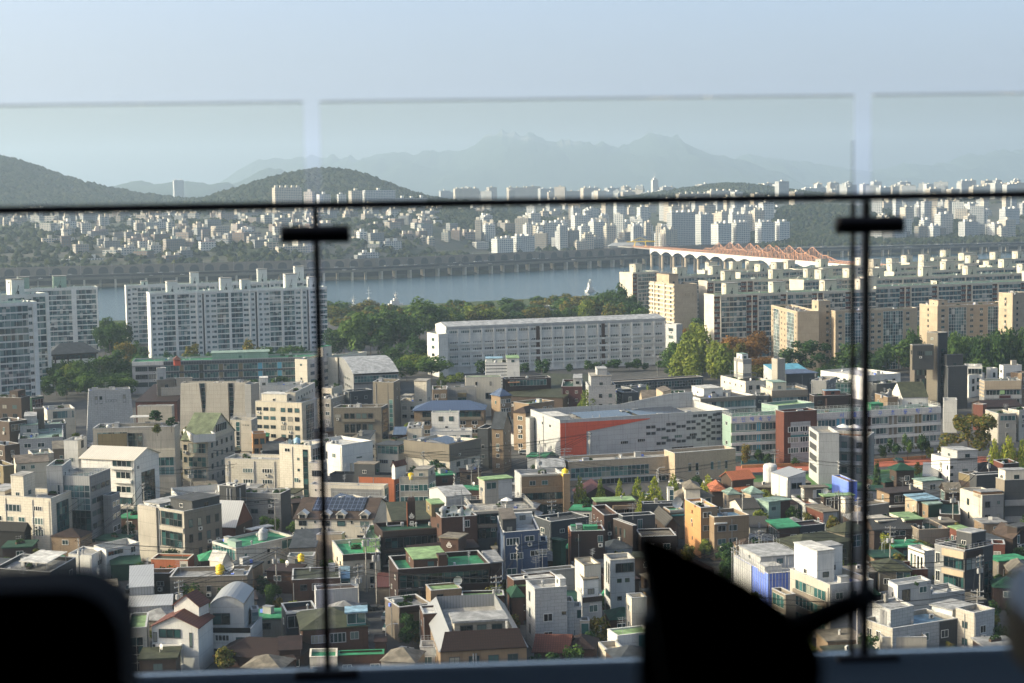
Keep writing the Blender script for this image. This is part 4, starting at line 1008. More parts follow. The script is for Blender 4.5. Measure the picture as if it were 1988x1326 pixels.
far=[
 (346,350,22,5200,75,'grey',2,'dark lone tower between the two wooded hills'),
 (80,404,9,2560,40,'white',1,'slim white pair-like tower at the foot of the big wooded hill'),
 (557,364,62,2720,42,'cream',5,'sunlit cream ridge of towers at the foot of the round wooded hill'),
 (600,372,22,2670,34,'cream',1,'narrow cream tower stepping down beside the sunlit ridge of towers'),
 (628,377,26,2820,30,'white',1,'white block right of the sunlit ridge under the round hill'),
 (663,377,18,2850,28,'white',1,'small white block between the sunlit ridge and the wide grey one'),
 (690,370,26,2770,40,'cream',1,'cream block joined to the wide grey slab under the round hill'),
 (735,369,72,2800,34,'grey',1,'wide grey slab under the round wooded hill'),
 (790,384,90,2900,22,'white',4,'long white terrace of flats with four roof boxes near the rail'),
 (905,366,58,3900,40,'cream',4,'cream towers in a stepped row left of the horizon skyline'),
 (945,371,26,3850,36,'white',1,'white tower beside the stepped cream row on the horizon'),
 (1005,364,50,4300,40,'beige',3,'beige horizon tower group left of the skyline middle'),
 (1062,366,40,4400,40,'grey',2,'grey horizon tower group in the skyline middle'),
 (1110,371,60,4200,36,'beige',3,'beige row of flats on the horizon right of the middle'),
 (1170,372,50,4300,36,'white',3,'white row of flats on the horizon before the slim spire tower'),
 (1225,368,44,4500,40,'cream',3,'cream row of flats on the horizon just left of the slim spire tower'),
 (914,416,32,2700,45,'cream',1,'cream and grey tower standing alone beside the wooded knoll'),
 (880,408,26,2850,40,'grey',1,'grey block behind the lone cream and grey tower'),
 (975,463,40,2260,17,'white',3,'low white flats above the far bank trees'),
 (1015,458,46,2290,22,'white',3,'second low white flats above the far bank trees'),
 (1045,437,24,2400,40,'cream',1,'cream fronted block with blank wall above the low white flats'),
 (1075,432,60,2500,44,'white',4,'long white flats with roof boxes behind the low white flats'),
 (1122,418,26,2420,62,'white',1,'tall white tower with striped balconies, tallest of the riverbank group'),
 (1160,431,34,2450,52,'white',2,'white twin topped tower right of the tallest riverbank tower'),
 (1202,416,22,2480,65,'white',1,'slender white tower with a blank sunny side near the yellow crane'),
 (1090,448,24,2350,34,'grey',1,'grey block in the shade between white riverbank towers'),
 (1245,428,30,2650,50,'grey',1,'bluish grey tower behind the yellow crane'),
 (1279,438,14,2380,38,'cream',1,'small cream block at the far end of the orange bridge'),
 (1322,412,62,2480,58,'grey',4,'shaded grey wall of towers at the far end of the orange bridge'),
 (1367,416,34,2520,55,'grey',2,'grey tower beside the shaded wall of towers behind the bridge'),
 (1400,434,36,2400,46,'white',3,'sunlit white tower, first of three behind the orange trusses'),
 (1438,432,36,2420,46,'white',3,'sunlit white tower, middle one of three behind the orange trusses'),
 (1485,431,36,2440,46,'white',3,'sunlit white tower, last of three behind the orange trusses'),
 (1518,430,28,2460,42,'white',2,'white tower at the foot of the wooded knoll behind the trusses'),
 (1440,416,60,2650,30,'white',4,'white flats one row behind the sunlit trio'),
 (1490,402,70,2850,34,'white',5,'white flats two rows behind the sunlit trio'),
 (1345,376,80,3300,44,'cream',5,'cream flats along the rail right of the wooded hump'),
 (1400,370,66,3400,44,'cream',4,'cream flats just above the rail below the wooded hump'),
 (1430,372,22,3300,60,'white',1,'white edge-on tower above the rail below the wooded hump'),
 (1470,376,26,3200,55,'beige',1,'beige tower crossing the rail'),
 (1518,352,28,3500,62,'grey',1,'tallest grey tower rising over the skyline right of the wooded hump'),
 (1546,372,26,3250,58,'beige',1,'beige tower crossing the rail right of the tallest grey one'),
 (1580,365,60,4000,44,'grey',4,'grey skyline flats between the tall grey tower and the right post'),
 (1612,374,26,3500,50,'beige',1,'beige tower behind the rail near the right post'),
 (1650,363,28,3600,55,'grey',1,'grey tower just left of the right post on the skyline'),
 (1715,364,30,3500,55,'grey',2,'grey twin topped tower just right of the post on the skyline'),
 (1725,393,46,2950,60,'beige',3,'tan slab tower right of the clamp'),
 (1790,402,34,2750,58,'grey',2,'bluish slab tower, second right of the clamp'),
 (1822,404,32,2700,62,'beige',2,'sunlit beige tower in front of the wooded slope near the expressway'),
 (1832,415,34,2600,56,'white',2,'white tower whose foot meets the expressway trees'),
 (1880,430,40,2550,46,'grey',2,'grey low tower by the expressway trees'),
 (1935,434,36,2560,44,'white',2,'white low tower by the expressway trees at the edge of the view'),
 (1860,392,26,2900,62,'white',1,'slim white tower behind the beige ones near the edge of the view'),
 (1812,366,34,3700,44,'cream',2,'cream skyline tower between the post and the edge of the view'),
 (1850,367,24,3750,44,'cream',1,'smaller cream skyline tower near the edge of the view'),
 (1900,362,46,3800,46,'cream',3,'broad cream skyline tower group near the edge of the view'),
 (1960,358,30,3650,60,'grey',1,'tall grey skyline tower at the edge of the view'),
 (1900,410,40,2750,44,'white',3,'crowded white flats above the grey low tower'),
 (1960,405,44,2800,50,'grey',3,'crowded grey flats at the edge of the view'),
]
for (x,yt,w,D,h,col,tops,lab) in far:ftower(lab,x,yt,w,D,h,col,tops=tops,rz={'grey':30}.get(col,None))
p=ftower('slim white tower with a spire on the horizon',1271,349,14,4200,90,'white',tops=0,rz=20,win=(4,3.2,.9))
b=MB();H=at_d(1271,349,4200).z-p.location.z;b.box(-4,4,-4,4,H+.003,H+5);b.tube([(0,0,H),(0,0,H+19)],.9,6,0,.2);b.build('spire',M('white'),p)
rg=random.Random(21)
def hillhouse(x,y,D,w,h,col,zone,flats=False):
 pz=at_d(x,y,D);tag_l={'white':'small white','cream':'small cream','beige':'small beige','grey':'small grey','brick':'small brick red','pink':'small pinkish'}[col]
 lab=f'{tag_l} building {zone}';z0=terr(pz.x,D)-4
 rt=ftower(lab,x,y,w,D,h,{'white':rg.choice(('w2','w2','w2','white')),'cream':'c2','beige':'b2','grey':'g2','brick':'k2','pink':'p2'}[col],tops=rg.choice((0,1,1,2)),group=lab+'s',win=rg.choice(((3.4,3,.75),(2.6,3,.6),(5,3,.7))),name='hillside_building',cat='building',rg=rg,dr=.8,roofc=rg.choice(('concrete','lgrey','green','tile','grey')))
zones=[(-20,380,415,520,'on the slope below the big wooded hill across the river'),(380,560,412,520,'on the slope between the two wooded hills across the river'),
         (560,760,405,500,'on the slope below the round wooded hill across the river'),(760,960,400,470,'on the slope beside the wooded knoll across the river')]
from mathutils import Vector as _V
def proj(p):
 d=CAMR.transposed() @ (_V(p)-_V((0,0,CAMZ)));return 994+FPX*d.x/-d.z,663-FPX*d.y/-d.z
cnt=0
for (xa,xb,ya,yb,zone) in zones:
 for _ in range(int((xb-xa)*.50)):
  D=rg.uniform(1830,2950);xw=(rg.uniform(xa,xb)-994)/FPX*D
  if D<deck_y(xw)+110:continue
  if fbm(xw+900,D,150)>.2:continue
  h=rg.choice((6,8,10,10,13,15));z=terr(xw,D)+h;x_,y_=proj((xw,D,z))
  if not (ya-10<y_<yb):continue
  hillhouse(x_,y_,D,rg.uniform(12,34)*2100/D,h,rg.choice(('white','white','cream','beige','grey','grey','brick','pink')),zone);cnt += 1
for k in range(110):
 x=rg.choice((rg.uniform(930,1330),rg.uniform(1000,1300),rg.uniform(1700,1990)));D=rg.uniform(2330,2620);z=rg.choice((14,18,24,30,36));Xw=(x-994)/FPX*D
 if D<deck_y(Xw)+190:continue
 p_=proj((Xw,D,terr(Xw,D)+z));col=rg.choice(('white','white','grey','cream','beige'));lab=f'{col} block packed into the low city behind the far riverbank trees'
 ftower(lab,p_[0],p_[1],rg.uniform(14,34),D,z,{'grey':'grey','beige':'b2'}.get(col,col),group=lab+'s',tops=rg.choice((1,2)),rg=rg)
for k in range(110):
 x=rg.uniform(860,1990);D=rg.uniform(3900,4900);y=rg.uniform(362,378)-(x-994)*.014
 col=rg.choice(('white','grey','grey','cream','beige'));lab=f'hazy {col} block in the dense skyline along the rail'
 ftower(lab,x,y,rg.uniform(12,34),D,rg.uniform(30,45),col,group=lab+'s',tops=rg.choice((1,1,2)),rg=rg)
for k in range(125):
 x=rg.choice((rg.uniform(960,1330),rg.uniform(1700,1990),rg.uniform(1330,1500)));D=rg.uniform(2650,3500);y=rg.uniform(388,424)-(x-994)*.014
 col=rg.choice(('white','grey','grey','cream','beige'));lab=f'hazy {col} block crowded between the skyline and the riverbank towers'
 ftower(lab,x,y,rg.uniform(14,32),D,rg.uniform(25,45),col,group=lab+'s',tops=rg.choice((1,1,2)),rg=rg)
for (x,y,w,D,h,col,lab) in ((113,462,72,2020,26,'beige','long beige flats stepping along the slope above the river road'),(180,458,40,2060,26,'beige','beige flats next to the long beige ones above the river road'),
 (204,478,24,1960,30,'cream','tall cream ended block in front of the beige flats'),(160,502,88,1850,14,'white','long white stepped building low above the river road'),
 (540,462,40,2060,20,'beige','first of two beige terraces beside the clamp'),(575,478,90,1950,20,'beige','lower of two beige terraces beside the clamp'),(440,470,70,2010,18,'beige','beige and cream flats on the terrace wall over the river'),
 (320,430,40,2300,14,'white','bright white house with big windows on the wooded slope'),(392,466,30,2050,16,'white','white house with three lit floors on the wooded slope'),(120,442,50,2200,16,'grey','grey flats behind the long beige ones'),
 (712,458,66,2150,22,'beige','beige stepped flats right of the clamp'),(760,468,40,2130,20,'white','white stepped flats right of the clamp'),(715,490,40,1985,10,'grey','grey hall low on the bank right of the clamp')):
 ftower(lab,x,y,w,D,h,col,tops=2,name='apartment_block',cat='apartment block',rz=24)
c=at_z(1243,484,10);cr_=empty('gantry_crane',(c.x,c.y,8),'yellow gantry crane at the far bridge head','crane');b=MB()
for xx in (-9,9):
 for yy in (-4,4):b.tube([(xx*1.1,yy,0),(xx*.8,yy*.6,13)],.6,5)
b.build('leg_frame',M('yellow','metal'),cr_);b=MB();b.tube([(-20,0,13.2),(22,0,13.2)],.9,5);b.tube([(-12,0,14),(0,0,19),(12,0,14)],.5,5);b.build('boom',M('yellow','metal'),cr_)
c=at_z(1290,491,8);
b=MB();b.box(-24,24,-6,6,0,9);b.hull4([(-26,-8,9.01),(26,-8,9.01),(26,8,9.01),(-26,8,9.01)],[(-18,-1,14),(18,-1,14),(18,1,14),(-18,1,14)]);o=b.build('depot_shed',M('steel','paint'),None,(c.x-45,c.y+130,6));tag(o,'grey pitched shed beside the yellow crane','shed')
def boat(label,x,y,L_,mast):
 c=at_z(x,y,-5);rt=empty('boat',(c.x,c.y,-5),label,'boat',None,R(25));b=MB()
 b.hull4([(-L_/2,-2.4,-.4),(L_/2-2,-2.4,-.4),(L_/2,2.4,-.4),(-L_/2,2.4,-.4)],[(-L_/2,-2.9,1.8),(L_/2,-2.6,2),(L_/2+1,2.6,2),(-L_/2,2.9,1.8)]);b.build('hull',M('white'),rt)
 b=MB();b.box(-L_*.3,L_*.25,-2,2,1.81,4.6);b.box(-L_*.2,L_*.1,-1.6,1.6,4.61,7);b.box(-2,1.2,-1.3,1.3,7.01,9);b.build('cabin',M('white'),rt)
 b=MB();b.tube([(0,0,9),(0,0,9+mast)],.3,5,0,.1);b.tube([(-2.5,0,9+mast*.55),(2.5,0,9+mast*.55)],.15,4);b.tube([(-1.6,0,9+mast*.75),(1.6,0,9+mast*.75)],.12,4);b.lathe([(0,10.5),(1.2,10.7),(1.2,12),(0,12.2)],0,0,8);b.build('mast',M('white'),rt)
boat('white ship with a tall mast moored behind the bank trees',717,607,26,12);boat('white ship with the shorter mast moored by the bank',687,612,24,7);boat('white ship half hidden by the tall tree',769,600,22,6)
boat('tiny dark boat out on the open river',1146,567,9,2);
c=at_z(1093,606,0);b=MB();b.box(-16,16,-5,5,0,5);b.box(-17,17,-6,6,5.01,5.5);b.build('wall',M('white'),empty('park_pavilion',(c.x,c.y,0),'long white pavilion among the riverside trees','pavilion',None,R(25)))
# ------------------------------------------------------------------ schools, hall and campus in the middle distance
def wg(r,c,w=1.6,h=1.4,u0=.05,u1=.95,tp=1.6,dz=3.0,st='w',sk=.08):return (r,c,w,h,u0,u1,tp,dz,st,sk)
bld('long white six storey campus block with a low grey metal roof and end stair','raw',(852,629),(866,635),(1291,618),22.5,'white','steel','campus_building',gable=('u',1.6,.1),ortho='u',
 f1=[wg(1,1,.1,.1)],f2=[('band',0,1,.1,1.1,'lgrey',.25),('band',0,.38,4.0,3.4,'white',.12)]+[('band',0,1,3.45*(k+1)-.2+1.2,1.0,'white',.55) for k in range(1,6)]+[(1,19,5.3,1.3,.01,.99,1.9,3.45,'w')]+[(4,19,5.3,2.1,.01,.99,5.55+1.2,3.45,'w')]
 +[('band',.40+.0*k,.415,1.3,20,'brick',.3) for k in range(1)]+[('band',.70,.715,1.3,20,'brick',.3)]+[('band',k/19-.004,k/19+.004,1.3,20.5,'white',.6) for k in range(20)])
bld('white windowed stair wing on the end of the long white campus block','raw',(829,645),(851,649),(856,646),20,'white','green','campus_wing',f1=[(4,1,3.2,1.4,.1,.95,2.2,3.6,'d')],cl=0)
bld('grey windowed stair bay on the far end of the long white campus block','raw',(1291,626),(1292,628),(1313,630),21,'lgrey','grey','campus_wing',f2=[(5,1,3.6,1.4,.1,.9,2,3.6,'d')],cl=0)
bld('white office with thin dark stripes standing before the long white campus block','w',(430,60),(545,98),(985,90),13.5,'white panel','lgreen','office_building',f1=[('band',0,1,1.4+1.5*k,.25,'dgrey',.03) for k in range(8)]+[wg(2,2,1.2,1.2,tp=6)],
 f2=[('band',0,1,1.0+1.35*k,.32,'slate',.03) for k in range(9)]+[('band',.63,1,.02,12,'white',.25)],ph=((.02,.3,.5,.9,2.2,'white','lblue'),(.62,.0,.99,.95,2.6,'white','lgreen')),x=(('water_tank_s',.3,.1),('shrub',.8,.4,2)))
bld('long school with dark solar bands, teal glazing and yellow and green panels','raw',(261,696),(256,703),(622,692),14,'lgrey','green','school',ortho='u',
 f2=[('band',.0,.165,.02,1.6,'white',.5),('band',.165,1,.25,1.5,'slate solar',.3)]+[('band',.165,1,4.7+3.4*k,.8,'slate solar',.3) for k in range(3)]+[(3,2,5.6,2.0,.015,.15,2.2,3.4,'d')]
 +[('glass',.17+k*.104,.17+k*.104+.075,2.0+3.4*r_,2.4,'c') for k in range(8) for r_ in range(3)]+[('band',.248+k*.104,.27+k*.104,2.0,6.0,('amber','olive','amber','amber','cyan','cyan','cyan','teal')[k],.08) for k in range(8)],
 ph=((.42,.2,.72,.9,3.2,'mint','mint'),),x=(('rail','green'),))
bld('pink pyramid roofed pavilion on the school behind its solar bands','raw',(337,697),(338,699),(350,698),15.8,'red','redbrick','pavilion',gable=('hip',1.6,.5),base=13.3)
bld('white school wing round a green roof court','raw',(598,693),(596,698),(655,688),14.5,'ivory','green','school',ortho='u',f2=[wg(4,4,3.2,1.6,tp=2.2,dz=3.3,st='s',sk=0)],ph=((.55,.1,.85,.5,5,'ivory','green'),))
bld('white wing with a row of square openings behind the barrel roofed gym','raw',(656,690),(655,694),(712,683),14,'ivory','green','school',ortho='u',f2=[wg(2,4,2,1.6)],cl=0)
bld('school gym with a big grey barrel roof over a strip of teal glass','t',(172,318),(306,462),(886,434),9,'grey','steel','gymnasium',gable=('barrel_u',5.5,.2),ortho='u',f2=[('glass',.02,.98,.3,2.6,'c'),('band',0,1,3.1,.5,'slate',.3)])
bld('temple hall with a wide tiled hip roof and dark columns','raw',(94,684),(98,688),(190,683),8.5,'white','slate','temple_hall',gable=('hip',5.0,1.4),ortho='u',f2=[('glass',.04,.96,.9,2.0,'d','brown'),('band',0,1,.05,.8,'dbrown',.3)]+[('band',u_,u_+.03,.8,7,'dbrown',.35) for u_ in (.08,.35,.62,.93)])
hall=bld('grey clad school hall with a sweeping red panel, chequered dark windows and solar roof','l',(565,436),(715,520),(1972,442),14.5,'hallgrey panel','concrete','school_hall',ortho='u',par=2.2,cope='lgrey',cl=2,
 f1=[(1,2,1.2,.7,.3,.8,2.5,3,'d'),(1,3,.8,.8,.2,.8,9,3,'d'),('pipe',.45)],
 f2=[('band',.002,.15,.9,10.0,'red',.12),(1,1,2.6,1.2,.02,.075,9.6,3,'d'),('band',.17,.205,12.2,2.0,'white',.3)]
 +[(1,4,1.5,1.0,.34,.47,11.3,3,'d'),(1,5,1.5,1.0,.49,.63,11.0,3,'d'),(1,4,1.7,1.1,.65,.78,10.6,3,'d'),(1,1,2.6,.9,.34,.40,7.6,3,'s'),(1,1,2.6,.9,.44,.50,7.3,3,'s'),(1,1,2.6,.9,.58,.64,7.0,3,'s'),(1,1,2.6,.9,.66,.72,6.8,3,'s'),(1,1,2.6,.9,.75,.81,6.6,3,'s')]
 +[('band',u_,u_+.024,tp_,.85,'dgrey',.1) for (u_,tp_) in [(.50,3.4),(.53,3.4),(.56,4.3),(.59,4.3),(.50,5.4),(.53,5.4),(.62,2.9),(.65,2.9),(.62,4.9),(.65,4.9),(.68,3.8),(.71,3.8),(.74,2.6),(.77,2.6),(.74,4.6),(.77,4.6),(.56,8.7),(.59,8.7),(.62,7.9),(.65,7.9),(.68,8.4),(.71,8.4),(.74,7.5),(.77,7.5),
  (.78,.8),(.81,.8),(.84,.8),(.87,1.5),(.90,.8),(.80,3.4),(.83,2.5),(.86,3.4),(.83,4.5),(.86,5.4),(.83,6.4),(.89,2.5),(.89,4.5),(.89,6.4),(.86,7.4),(.80,8.3),(.83,8.3),(.89,8.3)]]
 +[('band',u_,u_+.024,.6+k*.98,.85,('dgrey','dgrey','navy')[k // 4],.1) for u_ in (.922,.951) for k in range(9) if u_>.93 or k% 2==0],
 x=(('solar',.2,.15,.5,.8,.5,1.2),('solar',.53,.15,.82,.8,.5,1.2)),ph=((.03,.5,.14,.9,1.4,'white','white'),))
pl_=PLAN[-1];u_,v_,Lu_,Lv_=pl_[2],pl_[3],pl_[4],pl_[5];O_=Vector((0,0,0))-u_*Lu_/2-v_*Lv_/2
b=MB();q=lambda a,z,d=.13:O_+u_*a*Lu_-v_*d+Vector((0,0,z));b.hull4([q(.15,10.6,0),q(.52,13.2,0),q(.52,13.4,0),q(.15,13.6,0)],[q(.15,10.6),q(.52,13.2),q(.52,13.4),q(.15,13.6)]);b.build('red_panel',M('red'),hall)
b=MB()
for k in range(10):
 za,zb=(2.6*max(0,min(1,(s-.55)/.32)) for s in (.5+k*.05,.55+k*.05))
 for w_ in (0,Lv_-.3):
  p0,p1=O_+u_*(.5+k*.05)*Lu_+v_*w_+Vector((0,0,14.6)),O_+u_*(.55+k*.05)*Lu_+v_*w_+Vector((0,0,14.6));up=Vector((0,0,1))
  if zb>.05 and w_>0:b.hull4([p0,p1,p1+v_*.3,p0+v_*.3],[p0+up*(za+.02),p1+up*zb,p1+v_*.3+up*zb,p0+v_*.3+up*(za+.02)])
b.build('raised_parapet',M('hallgrey','panel'),hall)
bld('white and glass stair tower at the back corner of the grey school hall','l',(460,500),(490,505),(562,492),12.5,'lgrey','grey','stair_tower',f2=[('glass',.45,.98,1,11,'c')],cl=0)
bld('grey curved roof porch beside the grey school hall','n',(1395,150),(1480,205),(1840,195),5.5,'lgrey','steel','porch',gable=('barrel_u',2.2,.1),ortho='u')
bld('tan brick lower wing of the school hall with a long teal window','raw',(1085,887),(1104,897),(1313,885),7,'beige brick','concrete','school_wing',ortho='u',f2=[('glass',.02,.74,1.9,2.8,'c'),('band',0,1,4.9,.4,'lgrey',.4),('glass',.3,.98,5.4,1.5,'d')],cl=2)
bld('tan brick hall block with paired slit windows beside the tan lower wing','raw',(1306,872),(1310,880),(1428,871),8.5,'beige brick','concrete','school_wing',ortho='u',f2=[(1,2,.9,2.4,.18,.42,3.2,3,'s'),(1,3,.9,2.4,.55,.9,3.2,3,'s')],cl=0)
SG=[('band',0,1,.05,2.0,'white tile',.35)]+[('band',0,1,4.9+3.2*k,.9,'white',.4) for k in range(3)]
def GS(a,c):return [('glass',a,c,2.35+3.2*k,2.1,'b','white') for k in range(3)]
def sc_cols(cols):return [('band',u0,u0+.022,2.1,11,c_,.06) for u0,c_ in cols]
bld('long four storey school with pastel painted bays and a red brick gate tower','raw',(1421,802),(1419,809),(1523,804),14,'mint','green','school',ortho='u',f2=SG+GS(.09,.47)+GS(.57,.99)+sc_cols(((.0,'lgreen'),(.48,'cyan'),(.52,'cyan')))+[('text','이인재육성',.02,.3,1.4,'blue',1.0)],x=(('rail','white'),),cl=1)
bld('red brick gate tower of the school with a small emblem and four masts','raw',(1520,795),(1522,800),(1586,796),16.2,'redbrick','redbrick','school',ortho='u',f2=[('band',.2,.8,3.2,12.5,'lgrey',.03),(4,2,3.6,1.7,.1,.82,4.6,3.2,'w'),('band',.2,.8,7.2,.6,'teal',.12)],x=(('roof_vent',.42,.05,1.2),('roof_vent',.47,.05,1.2),('roof_vent',.52,.05,1.2),('roof_vent',.57,.05,1.2)),cl=0)
bld('school right wing','raw',(1587,795),(1585,802),(1826,789),14,'lgrey','green','school',ortho='u',f2=SG+GS(.01,.15)+GS(.23,.40)+GS(.44,.57)+GS(.65,.78)+GS(.85,.97)+sc_cols(((.16,'cyan'),(.20,'cyan'),(.41,'plum'),(.58,'mud'),(.62,'mud'),(.79,'amber'),(.82,'amber')))+[('text','서울신구초등학교',.18,.3,1.5,'blue',1.9)],x=(('rail','white'),),ph=((.47,.4,.57,.9,2.2,'green','green'),))
bld('grey plant enclosure at the far end of the long school','raw',(1831,772),(1832,777),(1857,774),18,'lgrey','white','plant_room',cl=0,base=8)
b_=[('red_track',[(1180,912),(1440,905),(1600,899),(1790,890),(1990,884),(1990,894),(1800,902),(1600,912),(1440,918)],(.33,.10,.06)),('playing_field',[(1430,924),(1600,918),(1800,907),(1990,899),(1990,925),(1700,940),(1450,960)],(.07,.14,.045))]
for nm,pts,col in b_:
 m_=MB();m_.face([at_z(x,y,.02+(.01 if nm[0]=='r' else 0)) for x,y in pts][::-1]);tag(m_.build(nm,ground_mat(nm,[tuple(c*.8 for c in col),col,tuple(c*1.15 for c in col)],.2,.05)),kind='structure')
def wallstrip(label,nm,p0,p1,h,col,th=.4,cat='wall'):
 a,c=at_z(*p0,0),at_z(*p1,0);t=(c-a).normalized();n=Vector((-t.y,t.x,0))*th;b=MB();o=(a+c)/2
 b.prism([(p.x-o.x,p.y-o.y) for p in (a,c,c+n,a+n)],0,h);tag(b.build(nm,wallmat(col),None,o),label,cat);return o
wallstrip('orange and yellow striped kerb wall along the running track','track_wall',(1440,909),(1592,903),.9,'orange');wallstrip('orange kerb wall along the running track beyond the post','track_wall',(1690,898),(1798,890),.9,'orange')
wallstrip('teal kerb wall behind the orange one by the school shrubs','track_wall',(1440,901),(1560,896),1.0,'teal')
# ------------------------------------------------------------------ band of buildings in front of the schools, left to right
bld('brown brick villa with roof planters and white garden clutter','u',(-160,735),(270,745),(385,715),14,'brown brick','brown','villa',f1=[wg(3,3,1.9,1.4,tp=2.6,dz=3.1,st='d')],ph=((.05,.1,.9,.35,3,'brown','brown'),),x=(('shrub',.5,.6,2),('antenna',.3,.2),('satellite_dish',.4,.5)),cl=5)
bld('dark green glazed block beside the brown brick villa','u',(395,730),(405,745),(560,720),12,'dgreen','dgrey','building',f2=[('glass',.05,.95,.8,5,'d')],cl=1)
bld('grey stone office whose walls lean inward to a narrow roof','u',(1150,630),(1140,655),(1675,630),20,'lgrey tile','concrete','office_building',ortho='u',taper=.11,f2=[(3,2,.9,2.6,.12,.34,2.0,4.6,'d'),(3,2,1.6,.8,.40,.66,3.3,3.2,'d'),(3,1,.9,2.6,.80,.9,1.8,4.6,'d')],cl=4)
bld('flat building with a blue slatted front below the leaning stone office','u',(580,850),(605,905),(965,882),12,'ivory','grey','building',ortho='u',f2=[('glass',.2,.95,.6,2.4,'b')])
bld('grey house with a pale green roof terrace under the leaning stone office','u',(560,1035),(575,1090),(850,1085),9.5,'grey','mint','house',f2=[wg(2,3,1.5,1.5)])
bld('dark ribbed tower box beside the pale green terrace','u',(425,870),(430,885),(565,880),15,'taupe seam','grey','stair_tower')
bld('white tiled house with a stepped roof room and condensers','u',(262,1120),(235,1280),(810,1165),9,'lgrey tile','mint','house',f2=[wg(2,3,2.2,1.4,tp=1.4)],ph=((.02,.5,.42,.98,3.2,'lgrey tile','mint'),(.12,.6,.40,.98,5.6,'lgrey tile','lgrey')),x=(('air_conditioner',.3,.35,1.3),('air_conditioner',.4,.35,1.3)))
bld('brick red gabled hall behind the raw concrete studio','v',(370,660),(420,800),(950,790),9,'redbrick','dtile','hall',gable=('shed_u',2.5,.3),ortho='u',f2=[('glass',.5,.92,1,2.6,'d')])
bld('tan concrete box with a white stair head before the school','v',(690,500),(692,515),(935,500),16,'mud','mud','building',ph=((.0,.1,.5,.7,5,'lgrey','lgrey'),))
bld('low beige roofs stepping down beside the pleated concrete hall','v',(740,600),(745,615),(1000,605),13,'stone','stone','building',ph=((.8,.1,1.6,.6,4,'stone','stone'),))
pl=bld('tall pleated concrete hall with slanting wedge shaped wall panels','c',(140,50),(150,66),(755,62),18,'stone panel','concrete','concert_hall',ortho='u',f2=[('glass',.29,.36,.1,9,'d'),('glass',.725,.79,.1,14,'d')],cl=4,cope='stone')
q_=PLAN[-1];u_,v_,Lu_,Lv_=q_[2:6];O_=Vector((0,0,0))-u_*Lu_/2-v_*Lv_/2
for (t0,t1,b0,b1) in ((0,.28,-.01,.36),(.40,.72,.36,.735),(.83,.985,.78,1.02)):
 b=MB();q=lambda a,z,d:O_+u_*a*Lu_-v_*d+Vector((0,0,z))
 b.hull4([q(b0,0,2.6),q(b1,0,2.6),q(b1,0,.02),q(b0,0,.02)],[q(t0,18.0,.7),q(t1,18.0,.7),q(t1,18.0,.02),q(t0,18.0,.02)]);b.build('wedge_panel',M('stone','panel'),pl)
bld('dark end slab of the pleated concrete hall','c',(752,72),(790,78),(865,60),17.6,'grey panel','grey','concert_hall_wing',taper=.1,cl=0)
bld('cream five storey office with a dark glass side and white roof rooms','c',(832,232),(1258,246),(1402,205),15,'cream','concrete','office_building',f1=[(5,3,1.9,1.2,.0,.45,1.9,3.0,'d'),(5,3,1.7,1.5,.52,.97,1.9,3.0,'d')],f2=[('glass',.25,.75,1.2,13,'d')],ph=((.1,.35,.55,.9,3.2,'ivory','white'),),cl=4)
bld('white roof room with a slanted wing wall behind the cream five storey office','c',(1192,130),(1200,150),(1380,60),18,'ivory','white','building',cl=2)
bld('long white parapet building behind the white roof rooms','c',(870,70),(872,95),(1260,75),14,'white','white','building',ph=((.0,.2,.2,.9,3.5,'white','white'),))
bld('cream house with dark window strips behind the post, a yellow shrub on its roof','t',(-60,605),(25,620),(165,585),13,'cream','brown','building',f1=[wg(4,1,3,1.4,.1,.9,2,2.9,'d',0)],x=(('shrub',.9,.5,2.5),))
bld('white tiled annex with small windows along its shaded side, by the post','t',(-30,720),(15,760),(250,690),10.5,'stone tile','concrete','building',f1=[wg(3,2)],f2=[wg(2,5,.7,.8)])
bld('dark navy block with a white roof court between the annex and the taupe tower','t',(245,640),(250,665),(550,640),12,'slate','lgrey','building',par=1.2)
bld('tall taupe stone tower with a glazed slit at its corner','t',(556,540),(820,548),(905,505),19,'umber tile','umber','office_tower',f1=[('glass',.77,.95,6,12.5,'c'),('band',.715,.74,.5,18,'dgrey',.05),('pipe',.15)],f2=[wg(2,1,.8,.8,.2,.8,2.4,3)],cl=2)
bld('taupe stone office with three rows of tall windows and a balcony rail','t',(45,872),(665,866),(752,826),14,'umber tile','stone','office_building',f1=[(1,5,1.5,1.8,.21,.83,1.9,3,'d'),(1,5,1.5,3.0,.21,.83,5.4,3,'d'),(2,5,1.5,2.2,.21,.83,9.2,3,'d'),('band',.18,.86,3.9,.9,'umber',.5),('band',.18,.86,8.4,.35,'umber',.4),(1,1,1.8,.9,.03,.15,2.3,3,'s')],f2=[('glass',.12,.9,.9,12.5,'d','dgrey')],x=(('air_conditioner',.1,.3),('air_conditioner',.12,.45),('chimney',.05,.1,.9)),cl=5)
bld('cream tiled walk up with a square stair tower','t',(890,790),(1245,800),(1310,755),11,'ivory tile','stone','apartment_house',f1=[wg(3,3,1.8,1.3,st='s')],ph=((.1,.0,.9,.45,8,'ivory tile','stone'),),x=(('slab',.1,.6,.9,.95,2.4,'stone'),))
bld('brick house with washing on its terrace behind the stair tower','t',(1320,590),(1325,640),(1510,630),12,'tan brick','ivory','house',f2=[wg(2,2,1.8,1.6)],cl=4)
bld('raw concrete house with three deep bays and a yellow awning','w',(60,395),(50,412),(425,406),12,'concrete','mud','house',ortho='u',f2=[('band',.06,.30,.9,2.6,'grey',.03),('band',.38,.66,.9,2.6,'grey',.03),('band',.74,.97,.9,2.6,'grey',.03),('band',.37,.67,2.1,1.5,'amber',.9),('glass',.37,.66,3.8,2,'c')],cl=4)
